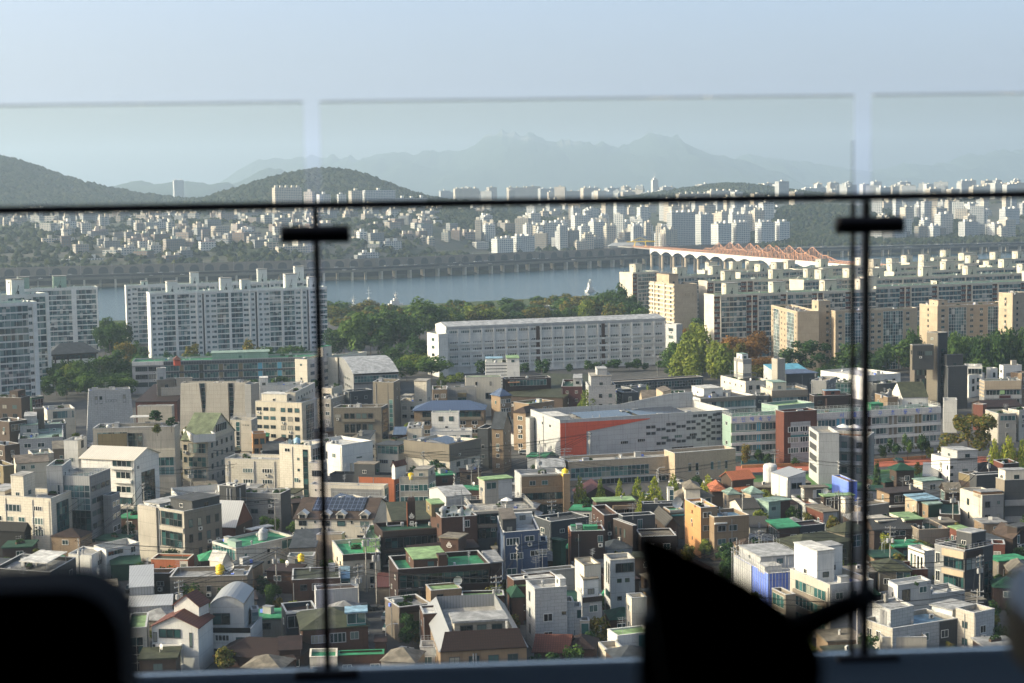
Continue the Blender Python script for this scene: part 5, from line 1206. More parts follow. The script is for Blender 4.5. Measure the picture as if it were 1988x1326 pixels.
bld('white metal clad box house with two tiny windows and a thin green roof','w',(300,262),(288,282),(750,272),15,'ivory seam','lgreen','house',ortho='u',f2=[(1,2,.7,1.5,.1,.9,1.8,3,'d'),('glass',.55,.95,6,2.4,'d')],par=.3,cl=0)
bld('brick house with a long navy hip roof and a covered veranda','t',(1190,850),(1085,905),(1985,895),11,'tan brick','navy seam','house',gable=('hip',2.6,.6),ortho='u',f2=[('glass',.12,.95,.5,2.1,'d','brown'),('band',.1,.96,2.4,.9,'umber',.7),wg(2,5,2,1.4,.1,.95,3.7,2.9)])
bld('brick bay with a navy gable stepping behind the navy hip roof','w',(620,500),(735,522),(905,515),15,'tan brick','navy','apartment_house',gable=('hip',2.2,.4),f2=[(3,2,2.4,1.4,.05,.95,1.2,3.1,'w')])
bld('tall brick gable end with small windows lit by the sun, over the alley','w',(690,905),(772,940),(872,880),13.5,'tan brick','slate','apartment_house',gable=('v',4.2,.3),f1=[wg(4,1,1.0,1.2,.2,.8)],f2=[wg(4,2,.4,.5)])
bld('shaded brick apartment house with navy gables beside the grey school hall','w',(905,725),(1062,738),(1240,700),12.5,'tan brick','dbrown','apartment_house',f1=[(4,1,1.9,1.4,.25,.85,1.2,3,'w')],gable=('hip',1.6,.4))
bld('round cafe terrace with a green floor behind the shaded brick apartment house','w',(1060,580),(1105,625),(1430,585),9.5,'tan','lgreen','cafe',f2=[wg(1,4,1.6,1.4)])
bld('broad building under a wide dull green sloping roof','w',(830,330),(770,520),(1540,545),8.5,'brown','olive','market_hall',gable=('shed_u',3.4,.3),ortho='u')
bld('terrace house with a timber pergola above the wide dull green roof','w',(800,280),(800,305),(1390,285),14,'dbrick','olive','house',ortho='u',f2=[('glass',.1,.9,.5,2.2,'c')],x=(('slab',.05,-.5,.3,.3,-.4,'wood'),))
bld('plum brick house beside the stepped stone building','w',(1545,310),(1525,400),(1790,385),12,'plum','dgreen','house',f2=[wg(3,2,1.0,1.0)],ph=((.55,.3,.98,.9,3,'lgrey','lgrey'),),cl=4)
bld('stepped pale stone building, lower shoulders','x',(45,340),(85,395),(432,385),13.5,'lgrey tile','stone','office_building',f1=[wg(3,2,.6,.6)],f2=[(3,2,1.2,1.4,.25,.98,3.0,3.6,'d')],ph=((.1,.1,.85,.9,4.2,'lgrey tile','stone'),(.35,.2,.72,.8,6.6,'lgrey tile','lgrey')),cl=3)
bld('teal box shed with white doors behind the school hall roof','x',(430,440),(515,480),(705,465),10,'slate','dgrey','building',f1=[('glass',.1,.9,1,6,'b')],f2=[wg(2,1,1.2,2)])
bld('grey felt roofed building beyond the teal box shed','x',(600,390),(620,420),(880,400),9,'grey','concrete','building',cl=5)
bld('tan gabled chapel like house with a square chimney tower','x',(735,545),(790,640),(1040,620),8.5,'beige','taupe','house',gable=('u',4.0,.2))
bld('square tan chimney tower with a sloping cap','x',(955,425),(1040,475),(1125,460),14,'beige','taupe','chimney_tower',gable=('shed_v',.8,.05),f1=[wg(1,1,.4,.8)])
bld('low green tarp roofed shop behind the tan chimney tower','x',(1120,450),(1130,520),(1330,505),8.5,'dgreen','mint','shop',cl=5)
bld('white gabled office with two bands of balcony glass and a grey stone eave','x',(1330,475),(1520,555),(2230,512),10.5,'white','taupe','office_building',ortho='u',f2=[('band',0,1,.1,1.3,'mud',.5),('glass',.06,.98,1.5,2.2,'b'),('band',0,1,3.8,.6,'white',.6),('glass',.06,.98,4.5,2.2,'b'),('band',0,1,6.8,.5,'white',.6)],ph=((.25,.45,.6,.98,3,'white','white'),))
bld('platform roof edge of a long dark market arcade below the campus','x',(400,320),(400,345),(1560,275),4.5,'slate','mud','arcade',ortho='u',f2=[('glass',.02,.98,1.0,2.5,'d')],cl=0,par=.3)
bld('cream tiled tower office with grey stripe bands and a green roof','r',(232,358),(348,382),(512,388),18.5,'ivory tile','mint','office_tower',f1=[('band',.0,1,.1,1.2,'grey',.05),('band',0,1,6.2,1.2,'grey',.05),('pipe',.35,.35)],f2=[('band',0,1,.1,1.8,'grey',.05),('band',0,1,5.6,1.2,'grey',.05),('band',.1,.9,7.2,2.0,'mud',.04)],ph=((.1,.2,.8,.8,2.6,'white','mint'),))
bld('cream tiled base with slanting buttress wall under the striped tower office','r',(60,590),(380,668),(700,650),11,'ivory tile','slate','office_building',f1=[wg(2,4,1,1)],f2=[wg(2,3,1.4,1.6,st='d')],x=(('slab',.3,.4,.9,.95,2.6,'slate'),))
bld('plain pale tower box without windows near the tan estate','r',(716,368),(790,378),(890,372),17,'stone','stone','stair_tower',cl=0)
bld('low swimming hall with a dark ridge and a sloping blue green glass roof','r',(905,535),(895,640),(1345,625),6.5,'lgrey','cyan','swimming_hall',gable=('shed_u',3.2,.1),ortho='u')
bld('long navy strip roof behind the blue green glass roof','r',(900,520),(905,575),(1310,560),10.2,'slate','navy','hall',ortho='u',par=0)
bld('cream walk up with a green terrace and a pink trimmed roof room','r',(575,735),(718,785),(1180,768),11.5,'beige','mint','apartment_house',f1=[('band',0,1,.1,2.2,'cream',.08)],f2=[('band',0,1,.05,2.3,'mud',.3),('glass',.02,.98,2.6,2.2,'b'),('band',0,1,5.0,.8,'mud',.3)],ph=((.12,.3,.5,.9,3.2,'cream','mint'),),x=(('rail',),),cl=4)
bld('mint white hall with three tiny square windows over the school roof','r',(672,938),(800,982),(1262,938),9.5,'mint','lgreen','hall',f2=[(1,3,.6,.8,.1,.32,1.6,3,'d'),(1,2,.6,.8,.75,.92,1.6,3,'d')],cl=0)
bld('grey slate fronted house under a railing left of the mint white hall','r',(500,810),(520,850),(690,870),10,'slate','grey','house',f2=[wg(2,2,1,1)],x=(('rail',),))
bld('dark brick walk up with a bright blue canopy roof','r',(1240,830),(1262,855),(1745,840),10.5,'dbrown brick','lblue','apartment_house',ortho='u',f2=[(2,4,1.7,1.2,.05,.9,1.6,3,'d')],ph=((.35,.4,.75,.95,2.2,'redbrick','lblue'),(.3,-.3,.85,.02,-3.2,'dbrick','mud')),cl=4)
bld('grey office block with a sand roof behind the dark brick walk up','r',(1330,700),(1420,660),(1560,605),12,'grey','beige','building',cl=3)
bld('green glass fronted block with rooftop pipes left of the post','r',(1545,650),(1550,680),(1750,690),12.5,'dgreen','dgrey','building',f2=[('glass',.05,.95,.5,3,'c')],cl=6)
bld('white roofed hall with a curved wall behind the post','s',(-60,480),(-80,600),(400,560),9.5,'white','white','hall',ortho='u',cl=3)
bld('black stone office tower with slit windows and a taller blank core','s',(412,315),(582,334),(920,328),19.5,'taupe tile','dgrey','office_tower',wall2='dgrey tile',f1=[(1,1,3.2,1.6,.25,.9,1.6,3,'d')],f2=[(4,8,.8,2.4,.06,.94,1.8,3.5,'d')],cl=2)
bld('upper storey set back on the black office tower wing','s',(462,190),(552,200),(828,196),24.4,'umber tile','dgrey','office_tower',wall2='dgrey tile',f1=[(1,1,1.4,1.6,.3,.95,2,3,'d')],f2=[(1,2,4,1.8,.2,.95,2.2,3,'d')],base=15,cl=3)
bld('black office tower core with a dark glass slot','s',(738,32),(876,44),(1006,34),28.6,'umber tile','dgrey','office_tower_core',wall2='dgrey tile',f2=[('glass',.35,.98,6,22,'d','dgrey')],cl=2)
bld('black office tower annex with a recessed top terrace','s',(990,460),(1004,472),(1262,464),16.3,'dgrey tile','dgrey','office_tower_annex',f2=[('pipe',.02)],ph=((.0,.3,.83,.95,4.9,'dgrey tile','dgrey'),),cl=0)
bld('white modern house with dark windows between the black tower annex and the trees','s',(1225,440),(1250,475),(1440,460),12,'white','white','house',f2=[('glass',.1,.95,.8,2.2,'d'),wg(2,2,1.4,1.6,tp=4.5,st='d')],cl=1)
bld('white modern house, lower block with a framed balcony','s',(1260,560),(1280,590),(1478,555),9,'white','white','house',f2=[wg(2,2,1.8,2,st='d')],cl=0)
bld('bright white cubic house with two small windows and a roof tank','s',(1608,452),(1722,462),(1960,455),13,'white','white','house',f2=[wg(1,2,1.6,1.3,.1,.8,3,3,'d')],ph=((.55,.4,.8,.8,2.4,'stone','stone'),),cl=1)
bld('white garden wing beside the bright white cubic house','s',(1505,485),(1560,500),(1620,490),10.5,'white','lgrey','house',f2=[wg(1,1,1,2,st='d')],cl=0)
bld('brown flats at the edge of the view behind the sign fronted shop','s',(1870,540),(1960,560),(2080,545),12.5,'tan brick','brown','apartment_house',f1=[wg(2,1)],f2=[wg(2,2)])
bld('weathered tan shop building with a long blank sign band and a lime poster','s',(1415,635),(1478,660),(1960,652),11.5,'grey','lgreen','shop_building',f1=[('band',0,1,.3+1.3*k,.6,'beige',.1) for k in range(5)],f2=[('band',0,.98,.05,3.2,'beige',.35),('glass',.05,.95,3.5,1.8,'d'),('band',.42,.54,3.6,1.4,'lgreen',.2),('band',0,1,5.4,1.2,'lgrey',.15),('band',.4,.7,5.5,1.0,'plum',.3),('glass',.05,.95,6.9,1.6,'d')],cl=4)
bld('green gambrel roofed house with a white gable end behind the school roof','s',(290,800),(425,870),(720,850),8,'white','olive','house',gable=('u',4.5,.2),f1=[wg(2,2,.8,1.2)])
bld('tan brick house with tall vent pipes beside the green gambrel','s',(70,820),(235,870),(320,850),8.5,'tan brick','grey','house',x=(('chimney',.8,.5,1.5),('roof_vent',.5,.4,2)),cl=3)
bld('dark green sided house with pipes behind the post, rooftop hedge','s',(60,660),(90,700),(410,680),11,'dgrey','olive','house',f2=[wg(2,3,1,1.2,st='d')],x=(('shrub',.3,.3,1.6),('shrub',.7,.3,1.8)))
bld('red peaked facade with two white chevrons','s',(1330,940),(1335,955),(1460,965),9,'redbrick','dtile','shop',cl=0)
bld('long dull red tiled roof behind the red peaked facade','s',(1470,940),(1500,1000),(1960,985),6.5,'brown','dtile','house',gable=('u',1.6,.3),ortho='u')
bld('pale house with a green glass balcony at the edge of the view','s',(1490,1030),(1660,1085),(1800,1050),9.5,'stone','mint','house',f1=[wg(2,1)],f2=[('glass',.1,.95,.6,1.6,'c'),wg(2,1,1,1.6,tp=3)],cl=2)
bld('white house with round cut roof terrace at the edge of the view','s',(1785,1015),(1925,1040),(2100,1020),10,'ivory','lgrey','house',f1=[wg(3,2,.9,1.2,st='d')],f2=[wg(3,2,1,1.2)],x=(('shrub',.3,.4,2),('shrub',.6,.6,2)))
bld('pale block at the foot of the park trees','s',(1780,1080),(1650,1180),(1790,1150),6,'ivory','stone','house',f1=[wg(2,1)],f2=[wg(1,1)])
# ------------------------------------------------------------------ the near quarter, from the cluster at the edge by the square backed chair to the estate of small houses
bld('cream tiled office with a green glass end wall and a square roof tower','a',(-60,750),(335,775),(470,722),13.5,'ivory tile','concrete','office_building',
 f1=[(1,1,4.6,1.7,.22,.50,1.9,3,'s'),(1,1,2.4,1.1,.68,.88,2.0,3,'w'),(1,3,1.9,1.2,.02,.60,4.8,3,'w'),(1,1,3.2,1.7,.64,.90,4.7,3,'w'),(1,3,1.9,1.2,.02,.60,7.6,3,'w'),(1,1,3.2,1.7,.64,.90,7.4,3,'w'),('pipe',.70),('pipe',.25)],f2=[('glass',.25,.82,1.6,11,'c','dgrey')],
 ph=((.02,.45,.55,.66,5.6,'ivory tile','concrete'),(.1,.8,.9,1.1,1.6,'stone','lgrey')),x=(('solar',.1,.70,.8,.95,.4,1.4),))
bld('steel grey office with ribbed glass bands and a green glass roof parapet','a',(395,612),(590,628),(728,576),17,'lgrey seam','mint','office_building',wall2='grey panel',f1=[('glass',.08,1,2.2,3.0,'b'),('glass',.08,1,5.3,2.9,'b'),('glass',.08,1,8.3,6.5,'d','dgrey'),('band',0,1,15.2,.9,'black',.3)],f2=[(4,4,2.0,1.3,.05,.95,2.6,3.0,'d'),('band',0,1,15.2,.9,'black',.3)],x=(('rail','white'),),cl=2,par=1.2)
bld('grey stair wing with a glazed strip beside the steel grey office','a',(330,545),(410,560),(470,515),19.5,'lgrey','mint','office_building',f1=[('glass',.25,.8,4.5,8,'b')],cl=1)
bld('lower dark grey annex at the back of the steel grey office','a',(700,745),(735,755),(790,732),11.5,'grey panel','grey','office_building',f2=[wg(3,2)],cl=1)
bld('white building with a pale metal pitched roof, stacked balconies and a dark glass bay','a',(535,505),(882,520),(1000,470),16.5,'white panel','ivory seam','office_building',gable=('v',2.2,.5),ortho='v',f1=[('glass',.60,.95,.3,1.5,'d'),('band',.55,1,2.1,.4,'white',.9),('glass',.66,.93,3.2,1.7,'d','white'),('band',.62,.96,5.2,.8,'white',.8),('glass',.66,.93,6.9,1.6,'d','white'),('glass',.66,.95,9.8,1.7,'d','dgrey'),('band',.6,1,12.0,.5,'stone',.8),('glass',.66,.95,12.9,2,'d','dgrey')],f2=[('glass',.28,.80,3.8,10,'d','dgrey'),('band',.12,.2,1.8,.8,'grey',.1)])
bld('small white stair head with condensers on top','a',(456,378),(512,392),(572,368),15,'white','lgrey','stair_tower',f2=[('band',.35,.65,.4,2.2,'dgrey',.03)],x=(('air_conditioner',.3,.3,1.3),('air_conditioner',.6,.5,1.3),('roof_vent',.8,.2,1.5)),cl=3)
bld('raw concrete studio with an amber curtained window wall and pines on its terrace','a',(551,285),(612,312),(1150,300),19,'stone','lgrey','studio_building',ortho='u',f2=[('glass',.05,.42,1.2,4.6,'b','stone'),('band',.06,.415,1.6,3.8,'amber',.16),('glass',.43,.60,1.6,3.8,'d','dgrey'),('band',0,1,6.2,2.4,'cream',.2),('glass',.6,.98,8.6,2.4,'c'),('glass',.6,.98,11.4,2.2,'b')],x=(('slab',.42,.5,.72,.95,3,'white'),),cl=3)
bld('small concrete pavilion roof behind the pines','v',(435,840),(440,855),(885,850),17.5,'stone','white','building',cl=1)
bld('corner house with a round glazed bay and a pale green pitched roof','c',(155,585),(392,590),(640,502),13.5,'cream tile','moss','corner_house',wall2='stone tile',gable=('v',6.5,.3),f1=[('glass',.25,.92,1.0,2.8,'b','stone'),('glass',.25,.92,5.0,2.8,'c','stone'),('glass',.25,.92,8.6,2.6,'b','stone'),(3,1,.9,1.6,.04,.2,1.4,3.6,'d')],f2=[(4,5,1.2,1.5,.06,.96,1.1,3.1,'d'),('glass',.3,.7,-3.6,2.2,'d')])  # lit bay cream, shaded side stone: light put into the tile colours
bld('white roof parapet screen on the round glazed corner bay','c',(170,490),(262,545),(412,500),15.6,'white','white','roof_screen',base=13.4,cl=0)
bld('pale concrete block with a louvred window slit','c',(600,402),(795,408),(850,380),13.5,'stone','stone','building',f1=[('glass',.27,.45,.6,12,'d','lgrey'),(1,3,.3,.3,.55,.9,1.4,3,'d')],x=(('rail',),),cl=1)
bld('ochre rendered house with arched looking dark windows beside the louvred block','c',(798,508),(806,530),(922,512),10.5,'orange','slate','house',f2=[wg(3,2,1.3,1.8,st='d')],cl=1)
bld('dark tiled low roofs in the lane behind the long cream office','c',(900,610),(905,690),(1050,640),6,'slate','dgrey','house',gable=('u',1.5,.3),f2=[wg(1,2)])
bld('long cream tiled walk up with a taller stair part and a blue roof tank','c',(552,758),(1060,768),(1150,725),11.5,'ivory tile','lgrey','apartment_house',ortho='v',f1=[(2,1,3.0,1.2,.30,.52,2.6,3.0,'w'),(2,1,3.0,1.2,.66,.86,2.6,3.0,'w'),('pipe',.53,.14),('pipe',.07,.1),('pipe',.9,.1)],cl=3)
bld('long walk up stair part','c',(1050,622),(1342,640),(1422,600),16,'ivory tile','mint','apartment_house',ortho='v',f1=[('glass',.75,.90,1.2,14,'d','dgrey'),(1,1,1.8,1.0,.12,.4,1.1,3,'w'),(3,1,.7,.7,.5,.7,3.5,3,'d'),(2,1,1.6,1.3,.35,.7,9.0,3,'w'),('pipe',.42,.1)],f2=[('glass',.1,.9,1,4,'d')],x=(('water_tank_b',.4,.62,1.2),('air_conditioner',.3,.3,1.3),('satellite_dish',.3,.85,1.4)))
bld('cream tiled end bay with framed windows hiding behind the post','c',(1335,790),(1448,800),(1490,775),12,'ivory tile','lgrey','apartment_house',f1=[(3,1,2.6,1.6,.2,.95,2,3.1,'d')],cl=1)
bld('bright white flat roofed block right behind the post','d',(10,640),(300,685),(428,618),12.5,'white','white','building',ortho='v',f1=[(1,1,1.5,1.3,.65,.85,2.6,3),(1,1,3,2.2,.3,.6,2.4,3,'s')],f2=[(2,1,2,.4,.3,.8,4,4,'d')],cl=3)
bld('small ivory lean to block before the bright white one','d',(305,840),(395,850),(435,815),7,'cream','cream','shed',cl=0)
bld('white house with a sloping slate roof and a tall roof chimney','d',(435,640),(540,650),(610,610),11,'ivory','slate','house',f1=[wg(1,1,1.6,1.6,st='s')],gable=('shed_v',2.0,.2),x=(('chimney',.5,.8,1.3),))
bld('white house with a navy flat cap roof and a strip of teal glass under it','d',(622,682),(818,690),(852,655),10.5,'ivory','slate','house',ortho='v',par=0,f1=[('glass',.03,.97,.2,2.2,'c'),(1,1,2.8,1.1,.08,.55,4.2,3,'s'),(1,1,.7,.7,.68,.85,4.2,3,'d')],f2=[('glass',.05,.95,.2,2.2,'c')])
bld('brilliant white cube house with a green topped parapet and a porch door','t',(1325,915),(1308,935),(1658,932),16,'white','green','house',ortho='u',f2=[(1,2,1.4,1.5,.15,.92,1.2,3,'d'),(1,1,.9,2.0,.48,.62,4.2,3,'s')],par=.5,cl=1)
bld('white balcony tiers under the brilliant white cube house','t',(1300,1140),(1292,1180),(1830,1170),11.5,'white','white','house',ortho='u',f2=[('glass',.45,.62,1.2,2.4,'c'),('glass',.72,.95,1.2,2.4,'c'),('band',0,1,3.8,1.0,'white',.5),('glass',.6,.95,5.0,2.4,'c')],cl=2)
bld('white roof room crowded with machines and a solar rack','t',(1020,1060),(995,1140),(1190,1145),13,'ivory','lgrey','house',x=(('air_conditioner',.2,.3,1.4),('air_conditioner',.5,.5,1.4),('water_tank_s',.7,.5,.9),('solar',-.9,-.3,-.02,.4,-.5,.6)),cl=3)
bld('navy grey rendered block with a blank end wall above the alley','w',(420,950),(578,942),(682,888),12.5,'slate','taupe','building',cl=2)
bld('olive clad modern house with white framed windows and rooftop solar panels','d',(888,642),(1290,684),(1424,612),12,'ivory tile','grey','house',ortho='v',f1=[('band',-.02,1.02,-.3,4.8,'umber',.5),('glass',.05,.2,1.2,1.4,'d','white'),('glass',.36,.66,1.3,1.5,'d','white'),('glass',.74,.9,1.3,1.5,'d','white'),(2,1,2.2,1.4,.5,.72,5.2,3.2,'s'),(2,1,2.2,1.4,.74,.95,5.2,3.2,'s')],f2=[('band',-.02,1.0,-.3,4.8,'umber',.4),(1,4,1.4,1.4,.2,.98,1.2,3,'w'),(2,3,1.6,1.4,.15,.9,5.2,3.1,'d')],x=(('solar',.15,.15,.7,.55,.6,1.6),),cl=1)
bld('modern house, dark grey half and rust red half, with a charcoal roof room','m',(530,268),(1360,292),(1425,255),8.5,'dgrey','dgrey','house',wall2='tile',ortho='v',par=.5,cope='dgrey',f1=[('band',.45,1,.5,8,'tile',.1),(1,1,1.6,.9,.30,.42,2.6,3,'d'),('pipe',.45),('pipe',.68)],f2=[('glass',.2,.8,2.6,5.5,'c')],ph=((.05,.30,.95,.62,3.4,'dgrey','mud'),),cl=3)
bld('tiled house with turquoise window bands and a yellow roof tank','m',(1425,305),(1798,300),(1892,245),10,'stone tile','mud','house',f1=[('glass',.02,.98,2.0,1.7,'c','white'),('glass',.02,.98,5.2,1.7,'c','white'),('glass',.02,.98,8.2,1.4,'c')],f2=[('glass',.1,.95,2.0,1.7,'c','white'),('glass',.1,.95,5.2,1.7,'c')],ph=((.0,.0,.9,.5,2.6,'cream','stone'),),x=(('water_tank_y',.1,.62,1.0),('shrub',.3,.9,1.2)))
bld('tiny white roof chapel with a red pitched cap','m',(1350,150),(1370,160),(1510,130),13.0,'white','redbrick','roof_room',gable=('u',.9,.25),base=9.4)
bld('cream modern house with a big square cut opening in its roof screen','m',(278,398),(1232,424),(1290,395),7.5,'ivory','stone','house',ortho='v',f1=[(1,2,.4,.4,.04,.18,1.3,3,'d'),('band',.28,.96,.9,2.4,'grey',.05),('glass',.3,.94,1.8,1.4,'d')],f2=[('glass',.1,.9,.8,5,'c')],cl=1)
bld('dark stone wing with a teal window under the square cut screen','m',(1010,575),(1235,580),(1262,555),5.5,'grey','lgrey','house',f1=[(1,1,2.2,1.5,.2,.8,1.4,3,'s')],cl=1)
bld('cream roof slab with a small tilted solar rack on the guesthouse yard','m',(700,500),(650,560),(1000,650),6.5,'ivory','ivory','shed',x=(('solar',-.25,.1,.3,.6,.3,1.0),),cl=0)
bld('cream guesthouse with four dormers and a wide solar array on its brown roof','m',(215,648),(82,838),(1085,848),7.5,'ivory','brown','guesthouse',gable=('u',3.2,.4),ortho='u',f2=[(1,1,1.9,1.2,.04,.16,.5,3,'d'),(1,1,1.9,1.2,.34,.46,.5,3,'d'),(1,1,2.0,1.2,.54,.65,.5,3,'d'),(1,1,2.6,1.3,.83,.96,.5,3,'s'),(1,1,.5,.8,.24,.28,.4,3),(1,1,.5,.8,.71,.75,.4,3),(1,4,1.6,.5,.05,.95,3.8,3,'d')],x=(('dormer',.10),('dormer',.40),('dormer',.59),('dormer',.89),('solar',.18,.16,.84,.48,1.3,3.4)))
bld('white garden wall house before the guesthouse','m',(60,1000),(50,1040),(1150,1050),3.0,'white','lgrey','wall_house',f2=[wg(1,5,.8,.6)],cl=0,ortho='u')
bld('white and grey walk up with a bent steel flue and a black gabled balcony room','b',(97,256),(378,302),(510,236),13,'stone','lgrey','apartment_house',wall2='mud',ortho='v',f1=[('band',.0,.42,.02,12.6,'stone',.5),(1,1,1.8,.6,.18,.38,5.4,3,'d'),(1,1,1.8,.6,.18,.38,7.6,3,'d'),('glass',.50,.95,.6,3.0,'d','dgrey'),('band',.48,1,3.8,1.0,'stone',.4),('glass',.50,.95,5.0,3.4,'d','dgrey'),('band',.48,1,8.6,.8,'stone',.5),('pipe',.46,.16)],f2=[(3,4,1.1,1.9,.05,.98,2.0,3.4,'d')],ph=((.25,.02,.98,.5,2.6,'dgrey','dgrey'),(.1,.62,.9,.98,1.2,'white','lgrey')),x=(('air_conditioner',.05,.72,1.3),('air_conditioner',.05,.8,1.3)))
bld('ribbed pale metal hall with a steep roof and a dark brick gable','b',(470,392),(702,400),(790,345),5.5,'redbrick','lgrey seam','hall',wall2='dbrick',gable=('v',5.2,.15),ortho='v',f1=[('band',.0,.4,.2,.3,'red',.8)],f2=[(1,1,.5,1.2,.4,.6,1,3,'w')])
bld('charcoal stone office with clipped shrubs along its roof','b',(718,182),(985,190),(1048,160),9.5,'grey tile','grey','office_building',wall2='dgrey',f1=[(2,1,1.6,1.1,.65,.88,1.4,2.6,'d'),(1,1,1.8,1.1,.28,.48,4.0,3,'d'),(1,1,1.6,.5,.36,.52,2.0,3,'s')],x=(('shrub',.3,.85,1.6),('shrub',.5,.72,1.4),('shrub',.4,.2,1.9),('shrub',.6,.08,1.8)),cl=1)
bld('black ribbed plant shaft with silver pipes and fans on top','b',(600,135),(702,145),(728,125),12,'dgrey seam','dgrey','plant_room',f1=[('pipe',.5,.2),('pipe',.7,.18)],f2=[('pipe',.4,.2)],x=(('air_conditioner',.3,.2,1.5),('air_conditioner',.4,.55,1.5),('air_conditioner',.6,.8,1.5),('roof_vent',.7,.4,1.8)),cl=2)
bld('white blank walled block with a sunken pale roof','b',(352,150),(342,215),(648,192),9,'white','lgrey','building',ortho='u',cl=1,par=1.5)
bld('white house with a green roof deck and two steel water tanks','b',(556,488),(705,536),(1068,456),6.8,'ivory','green','house',f1=[('glass',.02,.98,.4,2.2,'c')],f2=[('glass',.78,.98,.3,2.0,'c','white'),(2,1,.7,.7,.5,.6,1.6,2.6,'d'),(1,1,.8,1.4,.12,.2,1.4,3)],x=(('water_tank_s',.62,.4,1.25),('water_tank_s',.70,.55,1.25),('roof_vent',.35,.2)),ph=((.02,.05,.12,.4,1.7,'mint','mint'),),cl=1,par=.5)
bld('thin white shed roof beside the green roof deck','b',(800,410),(805,420),(930,395),6.5,'redbrick','white','shed',par=0)
bld('small terracotta rendered box with a mossy roof and an arched window','b',(215,566),(172,600),(402,604),5.2,'tile','olive','house',cope='ivory',f2=[('band',.78,1,.3,5,'ivory',.04),(1,1,1.4,1.4,.82,.96,1,3,'d')],cl=1,par=.4)
bld('long pale stone house with a leaning end wall and a golden roof tank','b',(340,652),(290,714),(775,702),6.5,'mud tile','grey','house',ortho='u',x=(('water_tank_y',.6,.62,1.1),('satellite_dish',.72,.7,1.8),('solar',.65,.05,.98,.5,.2,.6)),cl=2)
bld('white gabled shed roof behind the golden tank','b',(540,600),(620,612),(690,600),7.6,'ivory','white','shed',gable=('v',1.6,.2))
bld('pale corrugated shed with a single pitch roof','b',(42,695),(36,782),(188,784),6.5,'steel seam','lgrey seam','shed',gable=('shed_u',1.6,.1))
bld('low pale corrugated lean to in front of the corrugated shed','b',(40,862),(30,905),(305,890),4,'steel seam','lgrey seam','shed',gable=('shed_u',.8,.1))
bld('brown roofed house with a tiled ledge behind the corrugated sheds','b',(70,660),(66,690),(290,690),6.4,'brown','dtile','house',f2=[wg(1,2,1.5,1.0)],cl=1)
bld('white villa with terracotta pitched roofs, a balcony and a black slit window','b',(205,950),(176,1022),(466,1030),8.2,'white','redbrick rtile','villa',gable=('v',1.9,.35),ortho='u',f2=[('glass',.16,.62,.4,1.5,'d','dgrey'),('band',.14,.66,2.9,1.0,'white',.9),('glass',.2,.62,4.0,2.2,'c','white'),('band',.14,.66,6.4,.9,'white',.9),(1,1,.5,2.6,.78,.9,.9,3,'d'),(1,1,.8,3.4,.78,.92,4.6,3,'d'),(1,1,.7,1.7,.02,.12,1,3,'d')],x=())
bld('rear gable of the white villa with a dark red tiled roof','b',(330,850),(316,885),(472,895),10.8,'white','redbrick rtile','villa',gable=('v',1.8,.3),ortho='u',f2=[wg(1,1,.7,.8,.2,.45,1,3,'d',0)])
bld('white house with a curved grey metal upper storey over a black railed balcony','b',(560,800),(542,893),(754,890),9.5,'lgrey','steel seam','house',gable=('barrel_v',1.6,.1),ortho='u',f2=[('glass',.08,.58,1.4,2.0,'d','dgrey')])
bld('white base storeys with a black railing below the curved grey metal storey','b',(555,960),(537,1040),(796,1042),5.6,'white','lgrey','house',ortho='u',f2=[('band',0,1,-.3,.9,'black',.1),(1,1,3.0,1.1,.12,.5,1.0,3,'w'),(1,1,1.6,.6,.62,.88,1.4,3,'d'),('glass',.1,.9,3.5,1.8,'d')],cl=0)
bld('glazed side porch tower right of the curved grey metal storey','b',(795,895),(800,920),(845,905),7.5,'lgrey','lgrey','porch',f2=[('glass',.1,.95,.4,6,'b')],cl=0)
bld('old house under a dark clay tiled hip roof with a flue','b',(690,1115),(590,1200),(1075,1222),3.2,'brick','dtile rtile','old_house',gable=('hip',2.2,.7),ortho='u',f2=[wg(1,3)],x=())
bld('cream corner shop with a lime green flat roof and a tall dark window','b',(42,942),(24,1036),(142,1038),8.4,'stone','lgreen','shop',f2=[('glass',.1,.8,1.6,6,'d','stone')],cl=0,par=.4)
bld('black gable roofed house at the edge of the view','a',(-60,980),(160,990),(225,975),6.5,'black','black','house',gable=('v',1.6,.2))
bld('flat dark block with a white roof frame just above the square backed chair','a',(-40,1235),(330,1262),(500,1165),6,'dgrey','grey','building',x=(('slab',.1,.1,.9,.6,2.2,'white'),('air_conditioner',.5,.7,2.2)),cl=3)
bld('white cube workshop with a grey gravel roof','a',(450,1140),(605,1150),(700,1100),6,'white','concrete','workshop',cl=1,par=.4)
bld('white courtyard house with square openings in its roof wall','a',(620,1085),(700,1115),(920,1065),6.5,'white','lgrey','house',f2=[(1,5,.7,.9,.05,.5,.5,3,'d'),(1,1,1.6,1.4,.72,.88,.5,3,'w')],par=1.4,cl=2)
bld('green roofed shack in the yard of the white cube workshop','a',(720,1160),(735,1215),(930,1205),3.5,'dgreen','dgreen','shack',gable=('u',.9,.2))
bld('maroon roofed row with a brick edge behind the chair','a',(890,1238),(885,1262),(1010,1258),5.5,'brick','dtile','house')
bld('small ivory house with a mossy tiled roof under the cream tiled office','a',(90,505),(110,545),(320,530),12,'ivory','taupe','house',gable=('u',1.4,.3),f2=[wg(1,3,1.1,1.1,.05,.95,.6)])
bld('pale stone house with a mint roof behind the small ivory house','a',(185,455),(215,485),(345,465),13.5,'stone','mint','house',f2=[wg(2,2,1,1)],cl=3)
bld('umber felt roof with one skylight below the slatted white house','a',(345,400),(350,450),(455,440),10.5,'taupe','umber','house',gable=('u',1.2,.2))
bld('ochre yellow house at the edge of the view','a',(-60,530),(20,560),(62,540),12.5,'amber','brown','house',f2=[wg(2,1,.8,1.2)],cl=1)
